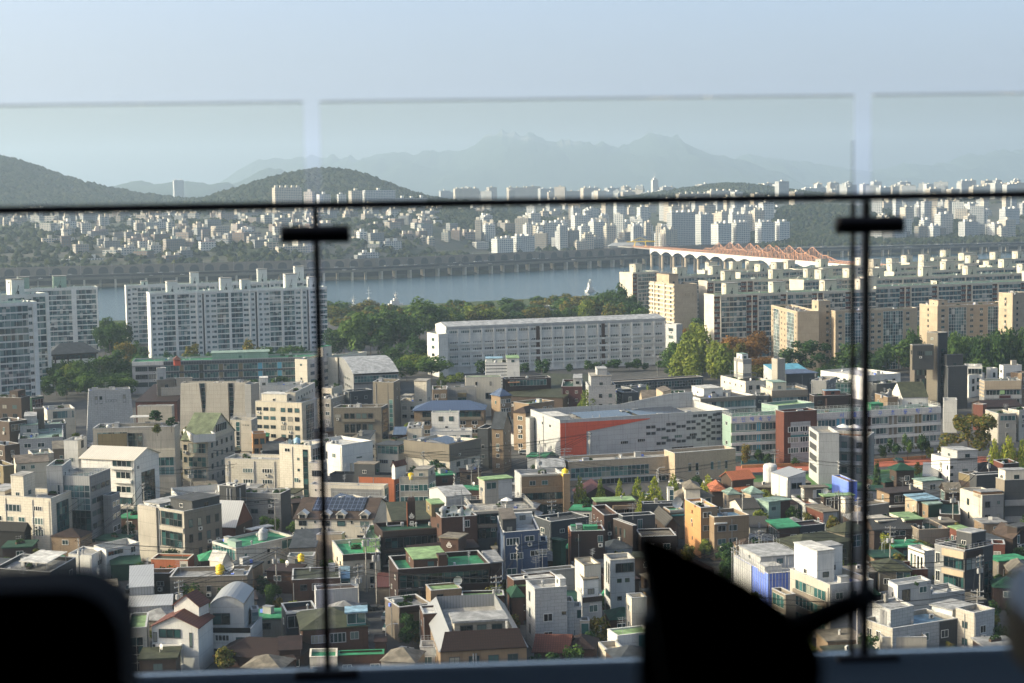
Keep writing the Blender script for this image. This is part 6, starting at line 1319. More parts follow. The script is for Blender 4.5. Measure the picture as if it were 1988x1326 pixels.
bld('brown stucco house with white railings at the edge of the view','a',(-60,410),(30,425),(92,405),15,'brown','dbrown','house',f1=[wg(2,2)],f2=[wg(2,1,1,1)],cl=2)
bld('brown house with a dark timber porch at the edge of the view','a',(-60,255),(60,270),(105,245),13,'brown','dbrown','house',f2=[('glass',.1,.9,1,2,'d')],cl=2)
# ---- around the bath house chimney
bld('tan warehouse with a blank panelled front and a sloping shoulder roof','e',(238,288),(212,304),(404,300),8.5,'beige panel','concrete','warehouse',f2=[('band',.84,1,3.5,5,'taupe',.06)],cl=0,par=.3)
bld('low workshop with a raised black skylight roof left of the tan warehouse','e',(60,330),(10,410),(205,400),6.5,'mud','slate','workshop',gable=('shed_u',1.8,.2),f2=[wg(1,2)])
bld('cream plastered house with a rust metal eave running back from the alley','e',(330,350),(410,460),(552,348),7.5,'cream','green','house',f2=[('band',0,1,-.1,1.3,'brown',.35),(2,2,.8,1.4,.2,.95,2,3,'d')],cl=1)
bld('mint white low house with a doorway and a dish on its green roof','e',(10,442),(-8,472),(190,466),6,'lgrey','lgreen','house',f2=[wg(1,1,1.2,2,.2,.6,.5,3,'d',0)],x=(('water_tank_y',.55,-.3,.9),),cl=3)
bld('red brick house with a flat olive felt roof','e',(32,562),(26,648),(392,632),6,'brick','olive','house',ortho='u',f2=[(1,1,1.4,1.3,.15,.32,1,3,'d'),(1,1,3.4,1.4,.4,.7,.9,3,'s')],cl=1,par=.2)
bld('teal glazed lean to at the side of the red brick house','e',(398,578),(394,640),(462,630),4.4,'teal','lblue','porch',gable=('shed_u',.8,.1),f2=[('glass',.1,.9,.5,2,'c')])
bld('pale grey low block with a white mast and a dish','e',(212,690),(206,728),(526,708),6,'lgrey','brown','house',ortho='u',x=(('antenna',.6,.2,1.5),('satellite_dish',.95,.3,1.8)),cl=0,par=.3)
bld('brown ridged terrace house with a shaded glass storey','e',(-10,822),(-20,890),(215,870),6.5,'slate','dtile','house',ortho='u',f2=[('band',0,1,.05,.35,'white',.3),('glass',.05,.95,.8,2.2,'d')],cl=1)
bld('brick house with an olive hip roof, wide teal windows and a roof greenhouse','e',(190,885),(105,1022),(602,988),6.2,'brick','olive','house',gable=('hip',2.2,.4),ortho='u',f2=[(1,1,3.2,1.5,.12,.36,1.2,3,'s'),(1,1,3.6,1.8,.40,.67,1.0,3,'s'),(1,1,1.8,1.4,.72,.86,1.0,3,'s')],x=())
bld('small teal roof greenhouse on the olive hip roof','e',(440,860),(440,900),(585,890),8.6,'teal','lblue','greenhouse',base=6.0,f2=[('glass',.03,.97,.1,1.8,'c')],par=0)
bld('low house with a bright green roof deck at the bottom of the view','e',(165,1170),(160,1232),(368,1228),4.5,'ivory','green','house',f2=[wg(1,2)],cope='ivory',cl=1,par=.5)
bld('low shop with a bright green roof strip next to the street lamp','e',(378,1185),(374,1220),(722,1208),4.2,'brick','green','shop',ortho='u',f2=[wg(1,3)],cope='green',cl=0,par=.3)
bld('rust orange lean to roofs at the edge of the alley','e',(660,1090),(655,1120),(740,1110),3.5,'dbrick','dtile','shack',gable=('shed_u',.5,.2))
bld('dark rusty house at the edge of the black chair','e',(-60,1080),(-70,1180),(90,1190),4.5,'dbrick','dtile','house',gable=('u',1.2,.3),f2=[wg(1,2)])
bld('dark brick bath house with long window bands and a green edged roof','f',(28,330),(6,392),(656,345),10.8,'dbrick','dgreen','bath_house',ortho='u',cope='brown',f2=[('band',0,1,.02,1.1,'brown',.3),('glass',.03,.97,1.5,2.2,'d','dgrey'),('band',0,1,4.0,.5,'brown',.3),('glass',.03,.97,4.9,1.9,'d','dgrey'),('band',0,1,7.2,.4,'concrete',.3),(1,4,.8,.7,.2,.8,3.9,3,'w')],cl=1)
bld('olive slate roofed shed behind the bath house roof','f',(100,240),(75,320),(375,305),10,'umber','olive','shed',gable=('shed_u',1.6,.2),ortho='u')
bld('lime metal sheeted gable wall beside the bath house, over the alley','f',(-60,400),(-12,440),(28,345),9.5,'lgreen seam','lgreen','shed',cl=0)
bld('brown brick roof storey of the bath house crowded with machines','f',(395,225),(408,298),(648,282),14,'brick','green','bath_house',ortho='u',f2=[('band',.6,.64,.2,3,'white',.1),(1,1,1.2,1.6,.65,.8,.8,3)],x=tuple((k,u_,v_,s_) for k,u_,v_,s_ in (('roof_vent',.1,.2,2.4),('roof_vent',.2,.4,2.2),('air_conditioner',.3,.2,1.5),('air_conditioner',.42,.3,1.5),('air_conditioner',.52,.2,1.5),('satellite_dish',.8,.2,1.5),('antenna',.6,.6,1.6),('antenna',.75,.5,1.8),('water_tank_s',.66,.35,.9),('roof_vent',.9,.3,2.4),('air_conditioner',.36,.6,1.5),('satellite_dish',.5,.5,1.6))),ph=((-.12,.5,.25,1.0,2.6,'amber','lgreen'),),cl=3)
bld('brick tower block with a white hot spring emblem','f',(412,400),(402,432),(522,440),11.8,'brick','umber','stair_tower',ortho='u',f1=[wg(2,1,.8,1.2)],f2=[('text','♨',.36,.6,1.3,'white')],par=0)
bld('low rusty tiled roof slope at the foot of the emblem tower','f',(200,520),(210,545),(660,500),9,'dbrick','dtile','shed',gable=('shed_u',1.0,.2),ortho='u')
bld('brick commercial house with a vivid green roof terrace and dark glass fronts','f',(78,556),(112,648),(738,606),9.6,'dbrick','green','commercial_house',ortho='u',wall2='dbrick',f2=[('band',0,1,.02,1.0,'dbrick',.2),('glass',.02,.98,1.2,2.5,'d','dgrey'),('band',.0,.3,3.9,.4,'dgrey',.6),('glass',.02,.7,4.3,2.8,'d','dgrey'),(1,5,.9,.6,.05,.7,3.8,3,'w')],ph=((.18,.08,.55,.92,2.4,'brick','lgreen'),(.44,-.0,.53,.2,3.0,'brick','dbrick')),cl=2,par=.9)
bld('grey roofed brick wing at the blue house side of the vivid green terrace','f',(690,530),(742,606),(818,598),8.8,'brick','grey','house',f2=[(1,1,.8,1.6,.4,.8,4,3,'w')],cl=0,par=0)
bld('small tan brick block with a mossy green roof and a dish','f',(330,748),(336,792),(546,776),7,'tan brick','lgreen','house',ortho='u',f2=[(1,1,1.3,1.5,.18,.4,.8,3,'d')],x=(('satellite_dish',.95,.5,1.6),),cl=0,par=.3)
bld('low lime green roof behind the seam metal house','f',(560,795),(546,832),(832,824),6,'dbrick','lgreen','house',ortho='u',cl=0,par=.4)
bld('brick house with a cluttered roof and a tiled eave on the alley corner','f',(128,828),(120,905),(335,878),6.6,'taupe','grey','house',ortho='u',f2=[('band',0,1,.0,1.1,'dtile',.5)],x=(('shrub',.3,.6,.8),('shrub',.5,.5,.7),('shrub',.7,.7,.7)),cl=6)
sm=bld('big villa with a steep grey seam metal roof round a brick red tiled terrace room','f',(420,905),(400,1205),(985,1172),6.2,'tan','steel seam','villa',gable=('mansard',2.6,.3),ortho='u',f1=[(1,2,1.6,1.3,tp_,3)[:4] for tp_ in (1,)],f2=[(2,4,1.8,1.5,.05,.95,1.0,3,'d'),('pipe',.38,.13),('pipe',.41,.13)])
q_=PLAN[-1];u_,v_,Lu_,Lv_=q_[2:6];O_=Vector((0,0,0))-u_*Lu_/2-v_*Lv_/2;P_=lambda a,c,z:O_+u_*a*Lu_+v_*c+Vector((0,0,z))
b=MB();b.hull4([P_(0,-.35,6.18),P_(1,-.35,6.18),P_(.93,1.95,8.85),P_(.07,1.95,8.85)],[P_(0,-.35,6.32),P_(1,-.35,6.32),P_(.93,1.95,9.0),P_(.07,1.95,9.0)]);b.build('tiled_roof',M('dtile','rtile'),sm)
b=MB();c_=[P_(.2,4.5,0),P_(.8,4.5,0),P_(.8,9,0),P_(.2,9,0)];b.prism([(p.x,p.y) for p in c_],6.5,9.9);o=b.build('roof_room',M('stone','tile'),sm)
b=MB();c_=[P_(.17,3.4,0),P_(.83,3.4,0),P_(.83,9.4,0),P_(.17,9.4,0)];b.prism([(p.x,p.y) for p in c_],9.91,10.25,0,None,True,True);b.build('roof_slab',M('lgrey','roof'),o)
nn_=-v_;rz_=math.atan2(nn_.y,nn_.x)+math.pi/2
for a_,w_ in ((.34,2.2),(.52,1.6),(.7,1.8)):p=P_(a_,4.48,7.0);window(o,tuple(p),rz_,w_,2.2,'d')
bld('white balcony bay at the corner of the seam metal villa','f',(268,1130),(262,1175),(365,1160),4.6,'white','concrete','house',f2=[wg(1,1)],x=(('rail',),),cl=1)
bld('white roofed brick wing beside the seam metal villa','f',(262,895),(285,950),(385,935),8,'brick','white','house',f2=[wg(2,1,.8,1)],cl=1,par=.3)
# ---- centre right
bld('tall white tiled house whose side steps down in terraces','g',(207,772),(266,828),(456,794),11.5,'lgrey tile','white','apartment_house',f1=[(3,1,1.0,2.0,.25,.6,1.2,3,'s')],f2=[('band',.18,.48,1.2,1.9,'lgrey',.05),(2,1,1.9,1.5,.25,.55,4.6,3.3,'w'),(1,1,.9,.7,.82,.98,4.4,3,'s')],ph=((.82,.1,1.0,.6,-.4+2.4,'white','white'),),cl=2,par=.8)
bld('first step of the tall white tiled house','g',(440,880),(456,915),(520,903),8.4,'lgrey tile','white','apartment_house',cl=1)
bld('second step of the tall white tiled house with a teal glazed corner','g',(505,915),(512,950),(572,940),7.3,'lgrey tile','white','apartment_house',f2=[('glass',.5,.98,.4,1.6,'c'),(1,1,.8,1.4,.05,.3,4,3)],cl=0)
bld('lowest step of the tall white tiled house above the tiled roofs','g',(560,1015),(566,1040),(625,1030),5,'stone','concrete','apartment_house',f2=[('glass',.1,.9,.4,2.0,'c')],cl=0)
bld('bright white flat roof over a red and green walled back house','g',(125,735),(128,772),(418,745),8,'brick','white','house',ortho='u',cl=1,par=.3)
bld('mossy lime roofed brick stub beside the bright white flat roof','g',(130,768),(135,808),(208,800),6.8,'redbrick','lgreen','house',par=0)
bld('tiny brick tower with a dark green pyramid roof and a dish','g',(88,835),(115,880),(185,865),5.5,'brick','dgreen','house',gable=('hip',1.8,.3))
bld('slate blue rendered house with white framed windows and a dark stair head','n',(965,810),(1042,1022),(1506,988),12,'navy','white','house',f1=[('band',.05,.2,3,3,'navy',.2)],cope='white',f2=[(1,1,3.4,1.6,.06,.45,1.2,3,'w'),(1,1,2.2,1.2,.58,.86,1.0,3,'w'),(1,1,3.4,1.4,.16,.55,4.4,3,'w'),(1,1,2.0,1.2,.72,1.0,4.2,3,'w'),(1,1,2.4,1.4,.06,.36,7.6,3,'w'),('pipe',.02,.14),('pipe',.5,.06)],ph=((.0,.12,.38,.75,3.4,'dgrey','taupe'),(.40,.72,.95,.80,2.2,'white','white')),cl=1,par=1.1)
bld('low slate blue wing with a triangular white edged terrace','g',(292,480),(298,515),(348,510),9,'navy','slate','house',f2=[wg(1,1,1.6,1.2)],cope='white',cl=0)
bld('long low pale roof at the foot of the slate blue house with a big aerial','g',(200,700),(205,722),(540,690),6.5,'stone','concrete','house',ortho='u',x=(('antenna',.38,.5,1.5),('antenna',.25,.5)),cl=0,par=.5)
bld('blue black metal clad house with a stretch of dark green netting','g',(302,345),(372,385),(622,352),9,'slate','dgrey','house',ortho='u',cl=1,par=.5)
bld('hanging dark green safety net wall','g',(378,485),(382,500),(438,515),8.5,'dgreen','dgreen','net_wall',cl=0,par=0)
bld('red brick house with one bright orange sunlit column and a green roof stair','g',(415,415),(505,448),(728,442),10,'redbrick','green','house',wall2='dbrick',f1=[('band',.0,.18,0,9.9,'orange',.15)],f2=[(1,1,1.2,.8,.12,.28,1.4,3,'d'),(1,1,1.4,1.5,.78,.95,1.0,3,'s'),('pipe',.22,.05)],ph=((.02,.2,.16,.5,1.6,'mint','green'),(.4,.2,.8,.6,1.4,'green','green')),cl=2)  # orange strip on the left face is sunlight put into the colour
bld('brown brick apartment house with dark ribbon windows and a pale blank side','n',(1186,218),(1272,285),(1815,262),11,'lgrey','lgrey','apartment_house',wall2='tan brick',f2=[('band',0,1,.02,.35,'stone',.2),(1,2,1.6,1.2,.12,.7,1.5,3,'s'),('band',0,1,3.2,1.4,'tan',.3),('glass',.02,.98,4.7,1.7,'d','dgrey'),('band',0,1,6.5,1.0,'tan',.3),('glass',.02,.98,7.8,2.4,'d','dgrey')],cl=1)
bld('windowless brown brick end bay with a yellow tank standing on it','n',(1800,240),(1812,268),(1895,258),11.2,'tan brick','stone','apartment_house',x=(('water_tank_y',.35,.4,1.1),('antenna',.3,.8,2.2)),cl=0)
bld('pale roof room with a lime green roof above a plant filled terrace','n',(745,318),(800,352),(1150,322),15,'stone','lgreen','house',ortho='u',f2=[('glass',.06,.42,.6,1.5,'d'),('band',.5,1,.1,4.5,'lgrey',.1)],base=8,par=0)
bld('dark glazed house with a rail fronted terrace and a pale stone eave','n',(640,600),(648,745),(1440,705),10.2,'slate','concrete','house',ortho='u',cope='stone',f2=[('band',-.02,1.02,-.02,.6,'stone',.9),('glass',.02,.98,.8,2.2,'d','dgrey'),('band',0,.5,3.2,.7,'mud',.4),('glass',.02,.98,4.2,2.2,'d','dgrey'),(2,1,1.0,.8,.25,.4,1.4,2.7,'w')],x=(('rail','white'),('parasol',.6,.3,1.0),('shrub',.5,.5,1.4),('shrub',.7,.5,1.3)),cl=2)
bld('white tent framed terrace roof with a steel mast','n',(300,440),(305,560),(620,530),11,'lgrey','lgrey','house',gable=('u',1.4,.2),ortho='u')
bld('old tiled house with a dark red roof behind the ginkgo row','o',(230,330),(190,430),(660,410),4.4,'brown','plum','old_house',gable=('v',2.6,.4),ortho='u')
bld('brown house under a lime green roof slab with a tan awning','o',(430,448),(385,497),(868,478),8.2,'brick','lgreen','house',ortho='u',par=0,f2=[('band',.42,1,.9,.9,'tan',1.0),wg(1,3,1.2,1.4)],x=(('roof_vent',.7,.4),))
bld('tall brown brick house with a steel stair on its lit side','o',(325,545),(482,668),(665,650),8,'brick','dbrown','house',f1=[wg(2,3,.8,1)],f2=[(2,1,.7,2.2,.2,.5,1.5,3.4,'d')],cl=0)
bld('blue black flat roofed house with a thin mast','o',(668,645),(722,682),(1138,655),8.6,'slate','grey','house',ortho='u',f2=[(1,1,1.2,2.4,.45,.62,.8,3,'s')],x=(('antenna',.3,-.1,1.2),),cl=0)
bld('dark brick house with slit windows and a plant hung stair','o',(572,690),(600,710),(850,800),8.2,'dbrown brick','dgrey','house',f2=[(2,3,.6,2.0,.05,.7,1.4,3.2,'d')],cl=0)
bld('brown flat roofed house right by the tip of the armchair','o',(925,845),(960,942),(1412,928),6.4,'dbrown','umber','house',ortho='u',f2=[wg(1,2)],cl=0,par=.4)
bld('house with a broken weathered tile roof beside the orange flats','o',(1120,640),(1290,790),(1420,770),5.4,'brown','gtile rtile','old_house',gable=('v',1.6,.4),f2=[wg(1,1)])
bld('small house with a green roof, a big white dish and a closed parasol','o',(1245,560),(1325,605),(1510,592),7,'tan brick','green','house',f2=[('band',0,1,.05,.5,'stone',.3),('band',.1,1,1.0,.3,'teal',.9)],x=(('satellite_dish',.6,.3,2.4),),cl=0,par=.4)
bld('low white roofed shop with black pipes behind the big dish','o',(985,490),(990,520),(1500,505),7.2,'dgrey','lgrey','shop',ortho='u',x=(('chimney',.32,.2,1.0),('roof_vent',.45,.2)),cl=2)
bld('orange brick flats with a tall blank sunlit end and a lower wing','o',(1520,460),(1726,572),(1940,556),11.5,'orange','white','apartment_house',wall2='tan',f1=[(3,1,.5,.8,.35,.6,1.5,3,'d'),(1,1,.8,.8,.35,.55,3.6,3,'w')],f2=[(1,1,2.0,1.3,.1,.65,1.0,3,'w'),(2,1,2.0,1.3,.1,.65,4.0,3,'s')],cl=2,par=.5)  # sunlit end orange, front tan: light and shade put into the wall colours
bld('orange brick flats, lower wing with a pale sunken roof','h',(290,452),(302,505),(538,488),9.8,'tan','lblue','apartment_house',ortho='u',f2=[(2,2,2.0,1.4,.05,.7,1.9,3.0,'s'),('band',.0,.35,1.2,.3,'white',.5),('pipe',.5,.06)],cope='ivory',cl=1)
bld('concrete house with a leaning sunlit side and tall slit windows','g',(722,600),(764,640),(925,628),12.5,'lgrey tile','stone','house',wall2='lgrey',f1=[(1,2,.5,4.0,.3,.9,.8,3,'d'),('glass',.3,.95,6.2,1.2,'d','dgrey'),('glass',.3,.95,9.0,1.4,'d','dgrey')],f2=[('glass',.22,.95,.7,1.7,'d','dgrey'),(2,2,.9,.8,.2,.85,3.6,3.4,'d')],cope='ivory',cl=0)
bld('ivory block with a round skylight dome half behind the armchair','g',(870,860),(905,890),(990,870),9,'ivory','grey','house',f1=[wg(2,1,.8,1)],cl=2)
bld('small white house with a sea green flat roof at the bottom of the view','g',(768,1092),(810,1138),(1045,1112),4.6,'white','lgreen','house',ortho='u',f1=[wg(1,1,.9,1)],f2=[('band',.6,.8,.3,3,'teal',.08)],cope='white',cl=1,par=.2)
bld('leaning cream garden wall house beside the sea green roof','g',(690,1120),(685,1180),(760,1250),3.8,'cream','cream','wall_house',cl=0)
bld('low old house with rust red tiled gable at the bottom of the view','g',(310,1170),(262,1236),(480,1240),3.2,'brick','redbrick rtile','old_house',gable=('u',2.0,.4))
bld('low old house with dark red tiles and a flue next to the rust red gable','g',(500,1150),(470,1215),(650,1220),3.4,'brick','dtile rtile','old_house',gable=('hip',1.5,.4),x=())
bld('white walled house with a stone rimmed roof room and pot plants','g',(545,815),(582,885),(708,872),8,'lgrey','slate','house',f2=[('band',0,1,.0,.9,'dbrown',.3),(2,1,1.9,1.4,.3,.8,1.5,3,'w')],ph=((.1,.2,.9,.8,3.6,'white','umber'),),cl=1)
bld('roof room with an open stone rim and a planter','g',(530,625),(592,672),(702,662),13.2,'ivory','stone','roof_room',base=7,cope='umber',f2=[wg(1,1,1,.8)],cl=0)
# ---- estate of small houses beyond the armchair
bld('building site wrapped in blue sheeting with raw white floors','h',(440,762),(666,886),(945,835),7.5,'blue','white','building_site',f1=[('band',0,.55,.1,7,'lgrey',.2)],cope='white',ph=((.1,.35,.9,1.0,2.4,'lgrey','lgrey'),(.0,.1,.35,.3,1.4,'white','white')),cl=0,par=.5)
bld('white apartment house with a curved front of teal glazing and a tall stair tower','h',(815,852),(1086,962),(1330,908),11,'stone','white','apartment_house',wall2='lgrey',f1=[('glass',.15,.9,1.5,1.8,'c','stone'),('band',.1,.95,3.4,1.0,'mud',.3),('glass',.15,.9,4.5,1.8,'c','stone'),('band',.1,.95,6.4,1.0,'mud',.3),('glass',.15,.9,7.5,1.8,'c','stone')],f2=[(2,2,1.6,1.3,.05,.7,1.5,3.0,'w')],ph=((.1,.42,.5,1.0,5.8,'white','white'),(.5,.72,.98,1.0,5.4,'white','lgrey')),cl=1,par=1.0)
bld('lower glazed bay of the white apartment house with a scaffold ladder','h',(692,985),(785,1030),(828,1012),8,'mud','grey','apartment_house',f1=[('glass',.08,.92,.5,2.2,'c','stone'),('glass',.08,.92,3.6,2.2,'d','stone')],cl=0)
bld('olive metal house with mansard ends and a long ridge','h',(790,645),(868,705),(1242,660),6.4,'olive','olive','house',gable=('hip',1.7,.3),ortho='u',taper=.0,f2=[wg(1,4,1,1,st='d')])
bld('white box house with a flat green roof and a small window','i',(408,452),(466,480),(638,458),6.8,'mint','mint','house',f1=[wg(1,1,.9,1)],f2=[(1,1,1.2,.8,.1,.35,1.2,3,'d'),('band',.55,1,.1,5,'brick',.06)],par=0)
bld('white church like hall with a ribbed grey roof and a bent pipe','p',(180,250),(392,318),(664,312),9,'white','steel seam','hall',wall2='lgrey',gable=('shed_v',1.2,.1),f1=[('band',.45,.55,.1,8.6,'cream',.04)],f2=[('glass',.2,.8,1.4,1.6,'d'),('glass',.2,.7,4.4,1.2,'c'),('pipe',.12,.12)])
c=at_z(1495,955,0);rt=empty('silo',(c.x,c.y,0),'short white silo beside the ribbed roof hall','silo');b=MB();b.sm=False;b.lathe([(1.9,0),(1.9,7.2),(1.6,7.7),(0,8.1)],0,0,16);b.build('drum',M('white'),rt)
bld('grey concrete slab block with terrace parasols on top','k',(598,520),(652,556),(962,570),12.8,'grey','wood','apartment_house',ortho='u',f2=[('band',.32,1,3.4,.9,'lgrey',1.0),('band',.32,1,7.0,.9,'lgrey',1.0),(3,2,1.6,1.8,.35,.98,1.6,3.6,'d')],x=(('parasol',.42,.4,1.3),('parasol',.65,.45,1.3)),cl=1)
bld('pale zigzag stair tower on the side of the grey concrete slab block','k',(576,502),(640,545),(712,512),14.6,'lgrey','stone','stair_tower',f1=[('band',.1,.8,.8+3.1*k,1.7,'dgrey',.05) for k in range(4)],cl=0)
bld('grey small house with white multi paned windows and a flat brown roof','p',(538,428),(608,452),(908,440),7.2,'mud','umber','house',ortho='u',par=0,f1=[('glass',.1,.9,.4,2.6,'b','white')],f2=[('glass',.5,.95,.4,2.0,'b','white'),('band',.36,.48,.5,2.2,'lgrey',.1)])
bld('terrace storey with a brown tiled skirt under the grey small house','p',(440,540),(620,655),(720,610),4.6,'lgrey','tile','house',f1=[('glass',.05,.95,.7,2.2,'b','white')],cl=1)
bld('brick house under a thin green roof slab with one white window','p',(815,532),(862,560),(1240,545),7.2,'dbrown','lgreen','house',ortho='u',par=0,f1=[wg(1,1,1.4,1.8)],f2=[wg(1,1,1.4,1.8,.02,.3,.4)],x=(('satellite_dish',.1,.6,1.4),))
bld('plain ivory gable wall house beside the green roof slab','p',(1075,560),(1135,580),(1250,570),7.8,'ivory','lgrey','house',cl=0)
bld('brown flat roofed house with red brick end windows and a green yard','p',(632,682),(852,765),(1006,740),5.2,'redbrick','umber','house',wall2='lgrey',par=0,f1=[wg(1,2,.9,1.4)])
bld('dark house under a teal green roof with a glazed porch','p',(128,872),(268,972),(542,948),5.6,'brick','green','house',f1=[('glass',.2,.95,.5,2,'d')],f2=[wg(1,2)],par=0)
bld('long low house with a dark red roof edge behind the teal green roof','p',(520,880),(552,940),(872,908),4.8,'slate','dtile','house',ortho='u',f2=[wg(1,3,1.4,1)],cl=0,par=.3)
bld('old house with a ribbed grey tile gable among the small houses','i',(150,470),(255,530),(388,522),5.6,'ivory','gtile rtile','old_house',gable=('u',1.5,.4),f2=[wg(1,1,1.6,1.6,st='s')])
bld('lower grey tiled porch roof below the ribbed grey tile gable','i',(308,632),(312,678),(442,662),4.4,'ivory','gtile rtile','porch',gable=('shed_u',1.2,.3))
bld('white house with a small green grey pyramid roof and a peach side','i',(256,382),(322,408),(404,395),7,'beige','mint','house',wall2='white',gable=('hip',1.4,.35),f1=[wg(1,1,.8,.8)])
bld('peach house with a green pyramid roof beside the orange tiles','i',(98,385),(142,412),(220,398),6.4,'beige','mint','house',gable=('hip',1.2,.35))
bld('house with vivid orange tiled roofs in two tiers','i',(148,262),(175,296),(345,280),7.6,'brown','tile rtile','house',gable=('u',1.6,.4),ortho='u',f2=[wg(1,2,1,.8)])
bld('lower tier of vivid orange tiles','i',(178,335),(200,392),(310,372),5.0,'brown','tile rtile','house',gable=('shed_u',1.2,.3))
bld('house with a vivid orange hip roof near the ginkgo trees','i',(-20,335),(10,385),(112,372),5.6,'brown','tile rtile','house',gable=('hip',1.7,.4))
bld('white walled house with a wide mauve brown hip roof','o',(1390,395),(1465,452),(1870,412),5.8,'ivory','umber','house',gable=('hip',2.2,.5),ortho='u',f1=[wg(1,1,.9,1)],f2=[('glass',.5,.95,.5,1.5,'d')])
bld('small upper hip roof on the mauve brown house','o',(1490,250),(1530,320),(1700,290),9,'ivory','umber','house',gable=('hip',1.2,.35),base=6)
bld('white framed glazed stair left of the mauve brown hip roof','o',(1290,300),(1300,320),(1375,310),8.6,'white','lgrey','porch',f2=[('glass',.3,.98,.3,4.5,'b','white')],cl=0)
bld('tiny peach house with a brown hip roof behind the scaffold','i',(186,802),(250,838),(352,822),5,'beige','brown','house',gable=('hip',1.3,.35),f2=[wg(1,1,.7,1.2)],x=())
bld('house wrapped in a bright blue tarpaulin with a rusty roof','p',(962,282),(1176,368),(1262,352),8.2,'blue','wood','house',cl=0,par=.3)
bld('dim brown house with a dark hip roof by the post','p',(1290,620),(1330,690),(1700,640),6,'mud','umber','house',ortho='u',f2=[('glass',.4,.9,2.5,1.2,'d')],par=.3,cl=0)
bld('cream walled lot house behind the post','p',(1120,660),(1240,760),(1400,720),4.5,'cream','mud','house',f2=[wg(1,1,1,1.8)],cl=0)
bld('house with a rounded olive roof and a steel frame lantern behind the post','p',(1050,960),(1130,1040),(1440,990),6.5,'umber','olive','house',gable=('hip',2.0,.3),f2=[('glass',.3,.95,.6,2.6,'c')])
bld('white and grey tiled clinic with a taller rear block','q',(796,12),(1036,68),(1390,55),9.6,'white tile','white','clinic',wall2='lgrey tile',f1=[(3,1,.9,1.4,.4,.65,1.6,3,'d'),(2,1,.5,1.2,.8,.95,2,3,'d')],f2=[(3,1,1.2,.8,.0,.12,2,2,'d'),(1,1,1.8,.8,.45,.65,3,3,'d')],ph=((.26,.0,1.0,.85,2.8,'lgrey tile','lgrey'),),cl=1)
bld('dark green hip roofed house on the playing field side','q',(258,182),(348,218),(572,208),7.4,'brown','dgreen','house',gable=('hip',1.7,.5),ortho='u',f2=[wg(1,1,1.4,1.4,.4,.8)])
bld('lower green skirt roof of the dark green house','q',(180,270),(200,370),(690,320),4,'dbrown','dgreen','house',gable=('hip',.8,.4),ortho='u')
bld('ribbed mauve metal lean to roof','q',(698,195),(690,298),(878,292),4.8,'grey','grey seam','shed',gable=('shed_u',1.6,.2))
bld('white house with a pea green flat roof and a bracketed eave','q',(592,332),(682,368),(932,348),6,'ivory','mint','house',ortho='u',f1=[wg(1,1,.8,1.6)],f2=[wg(1,1,1.8,1.5,.35,.7,.8)],par=0)
bld('house with a yellow plank band under a grey flat roof','q',(1150,245),(1368,300),(1500,268),6.4,'dbrown','umber','house',f1=[('band',0,1,.1,1.8,'amber',.1)],cl=0,par=.2)
bld('dark round roofed house behind the yellow plank band','q',(1370,195),(1400,240),(1700,225),5.6,'dbrown','dbrown','house',gable=('hip',2.2,.3))
bld('plain charcoal grey block with one long slot','q',(1400,250),(1378,285),(1760,262),8.2,'dgrey','lgrey','house',ortho='u',f2=[('band',.3,.55,3.6,.3,'white',.1)],cl=0,par=.3)
bld('brick red low house behind the dark round roof','q',(1595,85),(1725,140),(1920,125),6.4,'redbrick','brown','house',wall2='dbrown',cl=3)
bld('ivory concrete house with square windows and an orange timber roof fence','q',(1165,452),(1450,542),(1728,528),9,'ivory','lgrey','house',wall2='grey',f1=[(1,1,1.0,1.6,.28,.48,1.8,3,'d'),(1,1,.5,1.6,.35,.48,5.0,3,'d')],f2=[(2,1,1.4,1.5,.12,.38,1.5,3.2,'d'),(2,1,.7,.8,.62,.9,1.5,3.2,'d')],ph=((.0,.05,.98,.4,.9+.5,'wood','grey'),),cl=0,cope='ivory')
bld('grey concrete building with open zigzag stairs at the edge of the view','q',(1625,315),(1738,348),(2060,338),12.2,'mud','lgrey','apartment_house',wall2='dgrey',f2=[('band',0,1,4.8,1.4,'grey',.4),('band',0,1,8.8,1.4,'grey',.4)],ph=((.1,.2,1,1,3,'ivory','lgrey'),),cl=0)
bld('long low brick house with a brown flat roof and a chimney','q',(125,462),(256,522),(692,492),6.4,'tan brick','dbrown','house',wall2='dbrown',ortho='u',par=0,f1=[wg(1,1,1.0,1.7,.3,.7,.7)],f2=[('glass',.15,.5,.5,1.8,'d'),('band',0,.6,2.9,.5,'lgrey',.6)],x=(('chimney',.75,.3,.9),))
bld('house with a sky blue metal roof and sunlit peach sides','q',(458,540),(614,612),(884,594),6,'beige','lblue','house',wall2='brick',par=0,f1=[wg(1,2,.7,1.2)])  # beige side is brick with the sunlight put into its colour
bld('brick annex with a sea green roof beside the sky blue one','q',(648,622),(756,668),(922,650),5.5,'tan brick','mint','house',wall2='dgreen',par=0)
bld('dormered house with a white gable window above a green yard','q',(908,440),(985,500),(1160,480),5.4,'dbrown','umber','house',gable=('u',1.8,.3),f1=[('glass',.2,.8,.2,2.4,'c','white')])
bld('dark retaining storey with a green deck below the dormered house','q',(900,610),(905,780),(1165,760),4.2,'dbrown','dgreen','house',cl=0)
bld('sunlit brick house with a moss green flat roof and white fascia','q',(278,778),(466,862),(652,834),6.2,'tan brick','lgreen','house',wall2='brick',par=0,cope='white',f1=[('band',0,1,-.2,.6,'ivory',.4)],f2=[wg(1,1,1.4,1.4,.25,.65,.9)])  # paler brick on the sunny face: light put into the wall colour
bld('house with a plain white slab roof by the post','q',(-20,820),(112,884),(325,862),6,'tan brick','ivory','house',par=0,ortho='u')
